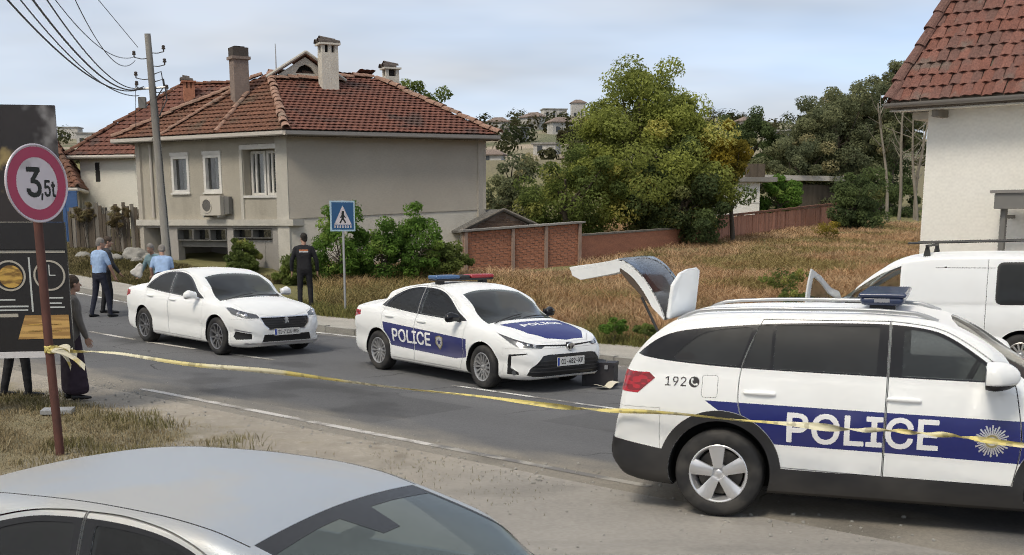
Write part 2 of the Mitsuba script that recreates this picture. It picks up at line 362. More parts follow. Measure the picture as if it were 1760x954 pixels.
    def wipers(s, x0, x1, n=2):
        for k in range(n):
            pts = [(x0 - 0.02 - 0.0 * t, -0.62 + 0.55 * k + 0.62 * t, 0) for t in np.linspace(0, 1, 9)]
            pts = [(x0 - 0.02 - (x0 - x1) * 0.16 * t, y, s.b.z(x0 - 0.02 - (x0 - x1) * 0.16 * t, y) + 0.018) for (_, y, _), t in zip(pts, np.linspace(0, 1, 9))]
            s.put('wiper', tube(pts, 0.008, 6), 'black_plastic', 40)
    def plate(s, c, d, txt, w=0.52, h=0.11):        # number plate facing along d (+1 front, -1 rear)
        m = cbox(0.012, w, h, 0.004, c); k = s.put('number_plate', m, 'plate_white', False)
        if txt:
            t = meshkit.text_mesh(txt, h * 0.55, 0.002, True); t.apply_scale([(w - 0.10) / t.bounds[1][0], 1, 1]); t.apply_translation([-(w - 0.10) / 2 + 0.02, -h * 0.27, 0])
            A = np.eye(4); A[:3, 0], A[:3, 1], A[:3, 2] = (0, d, 0), (0, 0, 1), (d, 0, 0); A[:3, 3] = np.array(c) + [d * 0.0065, 0, 0]
            t.apply_transform(A); s.put('lettering', t, 'letter_black', False, k)
            b = bx(0.003, 0.035, h * 0.9, (c[0] + d * 0.0065, c[1] - d * (w / 2 - 0.022), c[2])); s.put('band', b, 'plate_blue', False, k)
# ------------------------------------------------------------------ materials of the vehicles
def dusty(base, top=0.55, amt=0.5):
    def fn(p, n, uv):
        g = fbm(p.x * 5, p.y * 5, p.z * 7, 3); low = 1 - smoothstep(0.12, top, p.z + 0.3 * (g - 0.5))
        film = 0.05 * smoothstep(0.45, 0.75, fbm(p.x * 2.3, p.y * 2.3, p.z * 2, 3))
        return mix(base, (0.34, 0.31, 0.26), dr.clip(low * amt * (0.35 + 0.65 * g) + film, 0, 1))
    return proc(fn)
def coat(key, tex, rough=0.28, cc=0.9, **kw): return pbr(key, tex, rough, 0.0, clearcoat=cc, clearcoat_gloss=0.92, specular=0.5, **kw)
coat('paint_white', dusty((0.80, 0.81, 0.80)))
coat('paint_van', dusty((0.77, 0.79, 0.80), 0.8, 0.4), 0.35, 0.6)
coat('livery_blue', dusty((0.009, 0.015, 0.14), 0.5, 0.2), 0.3, 0.7)
coat('livery_navy', dusty((0.022, 0.028, 0.14), 0.75, 0.55), 0.35, 0.5)
pbr('paint_silver', proc(lambda p, n, uv: mix((0.50, 0.54, 0.58), (0.55, 0.54, 0.51), dr.clip(smoothstep(0.40, 0.68, fbm(p.x * 2.2, p.y * 2.2, p.z * 3, 4)) * 0.85 + 0.25 * noise(p.x * 260, p.y * 260, p.z * 260), 0, 1))), 0.42, 0.6, clearcoat=0.6, clearcoat_gloss=0.85)
pbr('letter_white', (0.82, 0.82, 0.82), 0.4)
pbr('letter_black', (0.02, 0.02, 0.022), 0.5)
pbr('plate_white', proc(lambda p, n, uv: mix((0.72, 0.72, 0.70), (0.5, 0.48, 0.44), 0.5 * fbm(p.x * 9, p.y * 9, p.z * 9))), 0.4)
pbr('plate_blue', (0.02, 0.06, 0.35), 0.4)
pbr('black_plastic', dusty((0.017, 0.017, 0.019), 0.5, 0.14), 0.5)
pbr('black_gloss', (0.008, 0.008, 0.010), 0.12, specular=0.5)
pbr('grille_black', (0.012, 0.012, 0.013), 0.35)
pbr('dark_void', (0.008, 0.008, 0.008), 0.9)
pbr('trim_dark', (0.03, 0.03, 0.032), 0.6)
pbr('seat_cloth', (0.045, 0.045, 0.05), 0.85)
pbr('headliner', (0.3, 0.3, 0.29), 0.9)
bumped('tyre_rubber', proc(lambda p, n, uv: mix((0.018, 0.018, 0.019), (0.09, 0.083, 0.073), 0.5 * smoothstep(0.35, 0.8, fbm(p.x * 7, p.y * 7, p.z * 7, 3)))), 0.75, proc(lambda p, n, uv: fbm(p.x * 90, p.y * 90, p.z * 90, 2)), 0.002)
pbr('alloy_wedge', (0.74, 0.74, 0.75), 0.30, 0.7)
pbr('alloy_multi', (0.50, 0.50, 0.50), 0.35, 0.75)
pbr('alloy_twin', (0.30, 0.30, 0.31), 0.3, 0.8)
pbr('brake_steel', (0.12, 0.11, 0.10), 0.5, 0.7)
pbr('chrome', (0.78, 0.78, 0.80), 0.12, 1.0)
pbr('satin_metal', (0.45, 0.45, 0.46), 0.35, 0.8)
pbr('mirror_glass', (0.7, 0.72, 0.75), 0.03, 1.0)
pbr('lamp_reflector', (0.13, 0.135, 0.14), 0.3, 0.6)
pbr('lamp_red', proc(lambda p, n, uv: mix((0.40, 0.006, 0.018), (0.20, 0.004, 0.010), smoothstep(0.45, 0.55, noise(p.x * 18, p.y * 18, p.z * 40)))), 0.15, clearcoat=1.0)
pbr('lamp_amber', (0.6, 0.2, 0.02), 0.2, clearcoat=1.0)
pbr('bar_blue', (0.05, 0.12, 0.26), 0.15, clearcoat=1.0)
pbr('bar_red', (0.32, 0.02, 0.03), 0.18, clearcoat=1.0)
pbr('bar_navy', (0.018, 0.032, 0.085), 0.15, clearcoat=1.0)
pbr('badge_gold', (0.42, 0.36, 0.16), 0.4, 0.6)
pbr('badge_silver', (0.72, 0.72, 0.72), 0.35, 0.6)
def thin_glass(key, t): scene[key] = {'type': 'thindielectric', 'int_ior': 1.5, 'specular_transmittance': rgb(*t)}
thin_glass('glass_clear', (0.62, 0.68, 0.66))
thin_glass('glass_tint', (0.46, 0.49, 0.50))
thin_glass('glass_dark', (0.10, 0.115, 0.125))
def painted_sheen(key, w, c): scene[key] = {'type': 'blendbsdf', 'weight': proc(lambda p, n, uv, w=w: w * (0.55 + 0.9 * fbm(p.x * 2.2, p.y * 2.2, p.z * 3.0, 3))), 'a': dict(scene[key]), 'b': {'type': 'twosided', 'bsdf': {'type': 'principled', 'base_color': rgb(*c), 'roughness': 0.35, 'specular': 0.6}}}  # diffuse grey blended in paints the sky reflection, along with some dust
painted_sheen('glass_dark', 0.26, (0.085, 0.09, 0.095)); painted_sheen('glass_tint', 0.14, (0.10, 0.105, 0.11)); painted_sheen('glass_clear', 0.16, (0.15, 0.16, 0.16))
thin_glass('lens_clear', (0.9, 0.9, 0.9))

thin_glass('glass_gate', (0.08, 0.09, 0.095)); painted_sheen('glass_gate', 0.6, (0.045, 0.048, 0.052)); thin_glass('glass_screen', (0.66, 0.74, 0.71)); painted_sheen('glass_screen', 0.22, (0.26, 0.32, 0.305))  # screen: grey green painted as reflected sky; gate: dark grey to mute it
def mirror_pair(f):          # f(sg) for the right (-1) and the left (+1) side
    for sg in (-1, 1): f(sg)
P2 = lambda pts: Polygon(pts)
def grow(p, d): return p.buffer(d, 4, join_style=2)

# ------------------------------------------------------------------ the sport utility police car with the open tailgate
def police_suv(pose):
    b = Body(4.70,
        zt=[(0, 0.62), (0.03, 0.80), (0.045, 1.02), (0.065, 1.16), (0.12, 1.305), (0.22, 1.43), (0.34, 1.54), (0.46, 1.625), (0.6, 1.68), (0.8, 1.71), (1.4, 1.735), (2.0, 1.74), (2.4, 1.72), (2.62, 1.69), (2.85, 1.60), (3.2, 1.38), (3.55, 1.155), (3.72, 1.09), (4.0, 1.06), (4.3, 1.02), (4.5, 0.97), (4.6, 0.88), (4.66, 0.78), (4.70, 0.62)],
        zs=[(0, 0.55), (0.05, 0.8), (0.12, 1.02), (0.25, 1.14), (0.5, 1.20), (1.1, 1.20), (2.2, 1.19), (3.0, 1.17), (3.5, 1.08), (3.9, 1.02), (4.3, 0.96), (4.52, 0.87), (4.62, 0.75), (4.70, 0.5)],
        zb=[(0, 0.46), (0.04, 0.38), (0.14, 0.30), (0.35, 0.26), (0.7, 0.24), (1.4, 0.23), (3.6, 0.23), (4.2, 0.24), (4.5, 0.28), (4.63, 0.34), (4.70, 0.42)],
        W=[(0, 0.76), (0.04, 0.835), (0.12, 0.885), (0.3, 0.912), (0.6, 0.92), (1.0, 0.93), (3.7, 0.93), (4.1, 0.91), (4.4, 0.86), (4.55, 0.78), (4.65, 0.66), (4.70, 0.52)],
        tumble=0.30, crown=0.045, sh=0.05, n=120)
    c = Car('police_suv', 'white police SUV with blue side stripe and its tailgate swung open', 'police car', b, pose, 'paint_white')
    # tailgate: everything of the rear between the hinge and the bumper
    gate_side = P2([(-0.3, 0.66), (0.14, 0.66), (0.17, 1.12), (0.33, 1.36), (0.49, 1.60), (0.47, 1.9), (-0.3, 1.9)])
    gate_pr = side_prism(gate_side, 1, -0.62, 0.62) ^ top_prism(P2([(-0.5, -0.60), (0.25, -0.56), (0.5, -0.56), (0.5, 0.56), (0.25, 0.56), (-0.5, 0.60)]), 0.5, 2.0)
    gate = c.shell ^ gate_pr
    c.shell = c.shell - gate_pr
    rw = front_prism(smooth_poly_poly([(-0.47, 1.15), (0.47, 1.15), (0.43, 1.53), (-0.43, 1.53)]), -0.2, 0.5)
    gate_glass = outer_sheet(b.skin(-0.004, -0.008) ^ rw, c.c); gate = gate - rw
    trimg = (b.skin(0.002, -0.012) ^ gate_pr ^ front_prism(P2([(-0.7, 1.10), (0.7, 1.10), (0.7, 1.62), (-0.7, 1.62)]), -0.2, 0.49)) - rw
    hx, hz = 0.475, 1.61
    sp_ = m3.Manifold.sphere(0.02, 12)
    spoiler = m3.Manifold.batch_hull([sp_.translate((0.46, y, 1.63)) for y in (-0.53, 0.53)] + [sp_.translate((0.46, 0, 1.645))] + [m3.Manifold.sphere(0.012, 10).translate((0.07, y, 1.635)) for y in (-0.20, 0.20)] + [sp_.translate((0.105, y, 1.62)) for y in (-0.38, 0.38)] + [sp_.translate((0.20, y, 1.605)) for y in (-0.50, 0.50)])
    recess = cbox(0.03, 0.62, 0.17, 0.01, (0.062, 0, 0.92))
    GT = pose.translate([hx - 0.09, 0, hz + 0.015]).rotate([0, 1, 0], 101).translate([-hx, 0, -hz])
    tg = numbered(c.k + '__tailgate')
    def gput(part, m, mat, sm=28, label=None):
        m = TM(m.refine_to_length(0.06)) if isinstance(m, m3.Manifold) else m.copy()
        v = np.array(m.vertices); t = np.clip((1.17 - v[:, 2]) / 0.12, 0, 1); t = t * t * (3 - 2 * t) * math.radians(26); dx, dz = v[:, 0] - 0.06, v[:, 2] - 1.13   # the lower half folds in under the glass
        v[:, 0], v[:, 2] = 0.06 + dx * np.cos(t) - dz * np.sin(t), 1.13 + dx * np.sin(t) + dz * np.cos(t); m.vertices = v
        scene[tg + '__' + part] = {**mikit.ply(m, mat, sm), 'to_world': GT}
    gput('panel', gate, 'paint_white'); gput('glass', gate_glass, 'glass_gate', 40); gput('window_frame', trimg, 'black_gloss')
    gput('spoiler', spoiler, 'paint_white', 40); gput('plate_recess', recess, 'trim_dark', False)
    rim = ((b.skin(-0.0285, -0.075) ^ gate_pr) - front_prism(sbox(-0.43, 1.17, 0.43, 1.52), -0.5, 0.8)) ^ front_prism(sbox(-1, 1.115, 1, 2), -1, 1); gput('rim', rim, 'paint_white')
    lining = TM(((b.skin(-0.076, -0.13) ^ gate_pr) - front_prism(sbox(-0.43, 1.17, 0.43, 1.52), -0.5, 0.8)) ^ front_prism(sbox(-1, 1.12, 1, 2), -1, 1)); gput('lining', lining, 'trim_beige')
    inner = (b.skin(-0.0285, -0.15) ^ gate_pr) ^ side_prism(P2([(-1, 0.665), (0.09, 0.665), (0.19, 0.78), (0.26, 1.115), (-1, 1.115)]), 1, -0.61, 0.61); gput('inner_panel', inner, 'paint_white')
    gput('latch', cbox(0.05, 0.10, 0.05, 0.01, (0.12, 0, 0.83)), 'trim_dark', False)
    labels[tg + '__panel'] = {'label': 'white tailgate panel raised level with the roof'}
    for sg in (-1, 1):
        c.put('gas_strut', tube([(0.36, sg * 0.55, 1.44), (0.17, sg * 0.54, 1.80)], 0.012, 8), 'trim_dark', 40)
    # wheels and their arches
    xr, xf, R = 0.95, 3.74, 0.37
    c.arches((xr, xf), 0.43, 0.39)
    # windows of the sides
    w_front = soften(P2([(2.36, 1.245), (3.02, 1.235), (3.10, 1.25), (2.98, 1.345), (2.72, 1.515), (2.55, 1.585), (2.36, 1.605)])).buffer(-0.02).buffer(0.02)
    w_rear = soften(P2([(1.36, 1.262), (2.17, 1.247), (2.17, 1.618), (1.36, 1.612)])).buffer(-0.02).buffer(0.02)
    w_vent = soften(P2([(1.12, 1.268), (1.335, 1.264), (1.335, 1.612), (1.22, 1.60)])).buffer(-0.015).buffer(0.015)
    w_quart = soften(P2([(0.50, 1.305), (1.085, 1.275), (1.175, 1.59), (0.90, 1.565), (0.72, 1.515)])).buffer(-0.03).buffer(0.03)
    dlo = soften(P2([(0.20, 1.335), (0.52, 1.29), (1.1, 1.255), (2.2, 1.235), (3.0, 1.222), (3.17, 1.225), (3.0, 1.36), (2.74, 1.535), (2.56, 1.61), (2.2, 1.645), (1.5, 1.63), (1.1, 1.603), (0.72, 1.565), (0.53, 1.535), (0.38, 1.475), (0.25, 1.375)]))
    arch = Point(xr, 0.39).buffer(0.45, 24)
    d_rear = soften(P2([(1.10, 1.30), (1.085, 1.0), (1.13, 0.84), (1.33, 0.62), (1.42, 0.46), (2.255, 0.44), (2.255, 1.2), (2.245, 1.66), (1.25, 1.65)]), 40)
    d_front = soften(P2([(2.265, 1.2), (2.265, 0.44), (3.22, 0.43), (3.28, 0.75), (3.22, 1.10), (3.19, 1.235), (3.03, 1.375), (2.76, 1.555), (2.57, 1.63), (2.255, 1.66)]), 40)
    arch_f = Point(xf, 0.39).buffer(0.45, 24)
    d_rear = d_rear.difference(arch); d_front = d_front.difference(arch_f)
    gaps = unary_union([d_rear.exterior.buffer(0.0045), d_front.exterior.buffer(0.0045)])
    # black cladding round the arches and along the sill, and the lower bumpers
    clad = unary_union([Point(xr, 0.39).buffer(0.515, 32).intersection(sbox(0, 0.05, 9, 2)), Point(xf, 0.39).buffer(0.515, 32), P2([(1.2, 0.05), (3.5, 0.05), (3.5, 0.425), (1.4, 0.45), (1.2, 0.45)]), P2([(-0.2, 0.05), (0.6, 0.05), (0.6, 0.53), (0.47, 0.55), (-0.2, 0.655)]), P2([(4.1, 0.05), (4.9, 0.05), (4.9, 0.5), (4.1, 0.5)])]).difference(unary_union([Point(xr, 0.39).buffer(0.43, 32), Point(xf, 0.39).buffer(0.43, 32)]))
    door_parts = {}
    # subtractive work on the shell first
    lights = []
    for sg in (-1, 1):
        for w in (w_front, w_rear, w_vent, w_quart): c.shell = c.shell - side_prism(w, sg)
    ws = top_prism(P2([(3.56, -0.74), (3.62, -0.3), (3.63, 0), (3.62, 0.3), (3.56, 0.74), (2.75, 0.56), (2.70, 0.3), (2.69, 0), (2.70, -0.3), (2.75, -0.56)]), 1.10)
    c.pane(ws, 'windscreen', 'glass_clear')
    tl = [(0.02, 1.19), (0.33, 1.195), (0.385, 1.15), (0.24, 1.02), (0.02, 1.025), (-0.1, 1.03), (-0.1, 1.19)]
    hl = [np.array([(4.15, -0.86, 0.93), (4.30, -0.84, 0.82), (4.60, -0.50, 0.76), (4.62, -0.46, 0.86)])]
    for sg in (-1, 1):
        pr = side_prism(P2(tl), sg, 0.5); c.put('tail_light', b.skin(0.004, -0.02) ^ pr, 'lamp_red', 30); c.shell = c.shell - (pr ^ b.skin(0.02, -0.05))
        pr = dir_prism(hl[0] * np.array([1, -sg, 1]), (0.75, sg * 0.66, 0)); h = c.put('headlight', b.skin(-0.015, -0.03) ^ pr, 'lamp_reflector', 30); c.put('lens', outer_sheet(b.skin(0.001, -0.002) ^ pr, c.c), 'lens_clear', 40, h); c.shell = c.shell - (pr ^ b.skin(0.02, -0.06))
    gr = front_prism(P2([(-0.5, 0.64), (0.5, 0.64), (0.5, 0.82), (-0.5, 0.82)]), 4.4, 4.9); c.put('grille', b.skin(-0.01, -0.025) ^ gr, 'grille_black'); c.shell = c.shell - (gr ^ b.skin(0.02, -0.05))
    for sg in (-1, 1):
        nm = []
        for poly, wins, hx_ in ((d_front, [w_front], 2.39), (d_rear, [w_rear, w_vent], 1.265)):
            pr = side_prism(poly.buffer(-0.0035), sg)
            d = c.put('door', c.shell ^ pr, 'paint_white')
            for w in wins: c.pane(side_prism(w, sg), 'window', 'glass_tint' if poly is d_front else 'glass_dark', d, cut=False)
            c.handle(hx_, 1.065, sg, d, 'paint_white', 0.23, 0.004)
        c.shell = c.shell - side_prism(unary_union([d_front, d_rear]).buffer(0.0035), sg)
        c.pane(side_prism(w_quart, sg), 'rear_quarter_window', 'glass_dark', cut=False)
        dl = dlo.difference(unary_union([w_front, w_rear, w_vent, w_quart])).difference(gaps)
        c.put('window_surround', b.skin(0.002, -0.01) ^ side_prism(dl, sg), 'black_gloss')
        c.put('cladding', b.skin(0.012, -0.02) ^ side_prism(clad, sg, 0.45), 'black_plastic')
        # stripe and lettering
        st = P2([(0.82, 0.985), (2.25, 0.957), (3.40, 0.938), (4.2, 0.92), (4.45, 0.60), (3.3, 0.608), (2.26, 0.633), (1.40, 0.648), (1.30, 0.66)]).difference(gaps).difference(unary_union([Point(xr, 0.39).buffer(0.518, 32), Point(xf, 0.39).buffer(0.518, 32)]))
        k = c.put('stripe', b.skin(0.0018, -0.006) ^ side_prism(st, sg, 0.5), 'livery_blue')
        c.put('lettering', text_on(b, 'POLICE', 0.232, 1.47, 0.682, sg, 0.0045, True, 0.985 * 1.215 / max(meshkit.text_mesh('POLICE', 0.232, 0.01, True).bounds[1][0], 1e-3)), 'letter_white', False, k)
        star = []
        for i in range(32):
            a = 2 * np.pi * i / 32; rr = 0.126 if i % 2 == 0 else 0.108
            star.append(Polygon([(0.04 * math.cos(a - 0.1), 0.04 * math.sin(a - 0.1)), (rr * math.cos(a - 0.05), rr * math.sin(a - 0.05)), (rr * math.cos(a + 0.05), rr * math.sin(a + 0.05)), (0.04 * math.cos(a + 0.1), 0.04 * math.sin(a + 0.1))]))
        star = unary_union(star + [Point(0, 0).buffer(0.055)])
        from shapely import affinity
        em = affinity.translate(star, 3.055, 0.778); em2 = affinity.translate(Point(0, 0).buffer(0.05).difference(Point(0, 0).buffer(0.036)), 3.055, 0.778)
        e = c.put('emblem', b.skin(0.005, -0.004) ^ side_prism(em, sg, 0.5), 'badge_silver', False, None, 'silver star badge on the front door')
        c.put('wreath', b.skin(0.009, 0.003) ^ side_prism(em2, sg, 0.5), 'badge_gold', False, e)
        c.put('phone_number', text_on(b, '192', 0.075, 0.465, 1.092, sg, 0.003, False, 1.0), 'letter_black', False)
        ring = Point(0.722, 1.13).buffer(0.044, 16).difference(unary_union([LineString([(0.722 + 0.032 * math.cos(t) + 0.010, 1.13 + 0.032 * math.sin(t) + 0.010) for t in np.linspace(2.6, 5.2, 12)]).buffer(0.0055), Point(0.722 - 0.016, 1.13 + 0.022).buffer(0.0105), Point(0.722 + 0.022, 1.13 - 0.017).buffer(0.0105)]))
        c.put('phone_symbol', b.skin(0.003, -0.004) ^ side_prism(ring, sg, 0.5), 'letter_black', False)
        # roof rail
        pts = [(x, sg * (0.665 - 0.03 * abs(x - 1.6) / 1.2), 0) for x in np.linspace(0.52, 2.60, 26)]
        rl = [(x, y, b.z(x, abs(y)) + (0.034 if 0.62 < x < 2.48 else (0.02 if 0.54 < x < 2.57 else 0.0))) for x, y, _ in pts]
        r = c.put('roof_rail', tube(rl, [0.017] * 26, 10), 'paint_silver_rail', 40)
        c.put('lamp_reflector_strip', cbox(0.02, 0.18, 0.04, 0.008, (0.055, sg * 0.66, 0.56)), 'lamp_red', False)
    hood = top_prism(P2([(3.66, -0.70), (4.52, -0.56), (4.56, 0), (4.52, 0.56), (3.66, 0.70), (3.72, 0.3), (3.73, 0), (3.72, -0.3)]), 0.85)
    c.put('bonnet', c.shell ^ hood, 'paint_white'); c.shell = c.shell - top_prism(P2([(3.655, -0.705), (4.525, -0.565), (4.567, 0), (4.525, 0.565), (3.655, 0.705), (3.715, 0.3), (3.725, 0), (3.715, -0.3)]), 0.85)
    fb = front_prism(sbox(-1.2, 0, 1.2, 0.70), 4.2, 5); rb = front_prism(sbox(-1.2, 0, 1.2, 0.90), -0.3, 0.44)
    c.put('front_bumper', c.shell ^ fb, 'paint_white'); c.shell = c.shell - fb
    c.put('rear_bumper', c.shell ^ rb, 'paint_white', 28); c.shell = c.shell - front_prism(sbox(-1.2, 0, 1.2, 0.904), -0.3, 0.444)
    c.put('fuel_flap', (b.skin(0.0012, -0.004)) ^ side_prism(P2([(0.81, 1.03), (0.90, 1.03), (0.90, 1.17), (0.81, 1.17)]).buffer(0.02).exterior.buffer(0.0016), -1, 0.5), 'trim_dark')
    c.put('body', c.shell, 'paint_white')
    kit = make_wheel(R, 0.243, 0.235, 'wedge')
    c.wheels((xr, xf), kit, R, 0.915)
    c.interior(3.28, 2.28, 1.35, 0.34, 1.2, 0.8)
    c.put('load_floor', bx(0.9, 1.2, 0.04, (0.75, 0, 0.78)), 'trim_dark')
    c.mirrors(3.04, 1.285, 'paint_white', 'black_plastic', 1.5, (-1, 1), 1.55)
    c.wipers(3.58, 2.7)
    # light bar
    lb = numbered(c.k + '__light_bar'); zl = b.z(2.15) + 0.055
    c.put('housing', rbox(0.34, 1.16, 0.075, 0.035, (2.16, 0, zl + 0.02)), 'bar_navy', 40, lb)
    c.put('cover', rbox(0.37, 1.19, 0.034, 0.016, (2.16, 0, zl + 0.062)), 'bar_navy', 40, lb)
    for y in (-0.4, 0.4): c.put('foot', bx(0.2, 0.12, 0.08, (2.16, y, zl - 0.04)), 'black_plastic', False, lb)
    c.put('lamp', cat([bx(0.12, 0.004, 0.03, (2.16, -0.580, zl + 0.022))]), 'satin_metal', False, lb)
    return c
def smooth_poly_poly(pts, k=2): return Polygon(smooth_poly(pts, k))
pbr('trim_beige', (0.085, 0.062, 0.045), 0.7)
pbr('paint_silver_rail', (0.42, 0.43, 0.44), 0.35, 0.6)
# ------------------------------------------------------------------ the two white saloons in the far lane and the silver car
def lamp_lens(c, pr, sg_name='headlight', balls=()):
    b = c.b; h = c.put(sg_name, b.skin(-0.02, -0.035) ^ pr, 'lamp_reflector', 30)
    for p, r in balls: c.put('projector', trimesh.creation.icosphere(2, r).apply_translation(p), 'chrome', 40, h)
    c.put('lens', outer_sheet(b.skin(0.0, -0.003) ^ pr, c.c), 'lens_clear', 40, h)
    c.shell = c.shell - (pr ^ b.skin(0.02, -0.07))

def sedan_core(c, wins, doors, dlo, ws, rw, kit, R, xr, xf, ra, half, door_mat, glass_f, glass_r, handle, trim='black_gloss', steer=0.0, screen='glass_clear'):
    b = c.b; c.arches((xr, xf), ra, R + 0.005); wins = [soften(w.buffer(0.02, join_style=2)).buffer(-0.02) if False else w for w in wins]; dlo = soften(dlo); doors = [soften(d, 40) for d in doors]; ws, rw = soften(ws, 40), soften(rw, 40)
    for sg in (-1, 1):
        for w in wins: c.shell = c.shell - side_prism(w, sg)
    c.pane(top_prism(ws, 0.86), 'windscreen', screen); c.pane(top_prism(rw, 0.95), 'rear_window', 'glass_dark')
    arch = unary_union([Point(x, R + 0.005).buffer(ra + 0.022, 24) for x in (xr, xf)])
    doors = [d.difference(arch) for d in doors]
    c.gaps = unary_union([d.exterior.buffer(0.0045) for d in doors])
    for sg in (-1, 1):
        for i, d in enumerate(doors):
            k = c.put('door', c.shell ^ side_prism(d.buffer(-0.0035), sg), door_mat)
            for w in wins:
                if d.buffer(0.03).contains(w.centroid): c.pane(side_prism(w, sg), 'window', glass_f if i == 0 else glass_r, k, cut=False)
            c.handle(*handle[i], sg, k, door_mat, 0.20)
        c.shell = c.shell - side_prism(unary_union(doors).buffer(0.0035), sg)
        dl = dlo.difference(unary_union(wins)).difference(c.gaps)
        c.put('window_surround', b.skin(0.0018, -0.01) ^ side_prism(dl, sg), trim)
    c.wheels((xr, xf), kit, R, half, steer)

def panels(c, hood, boot, mat, zf, xf_, zr, xr_):
    cut = top_prism(hood, 0.56); c.put('bonnet', c.shell ^ cut, mat); c.shell = c.shell - top_prism(grow(hood, 0.006), 0.56)
    cut = top_prism(boot, 0.70); c.put('boot_lid', c.shell ^ cut, mat); c.shell = c.shell - top_prism(grow(boot, 0.006), 0.70)
    f = front_prism(sbox(-1.2, 0, 1.2, zf), xf_, 6); c.put('front_bumper', c.shell ^ f, mat); c.shell = c.shell - front_prism(sbox(-1.2, 0, 1.2, zf + 0.004), xf_ - 0.004, 6)
    f = front_prism(sbox(-1.2, 0, 1.2, zr), -1, xr_); c.put('rear_bumper', c.shell ^ f, mat); c.shell = c.shell - front_prism(sbox(-1.2, 0, 1.2, zr + 0.004), -1, xr_ + 0.004)
    c.put('body', c.shell, mat)

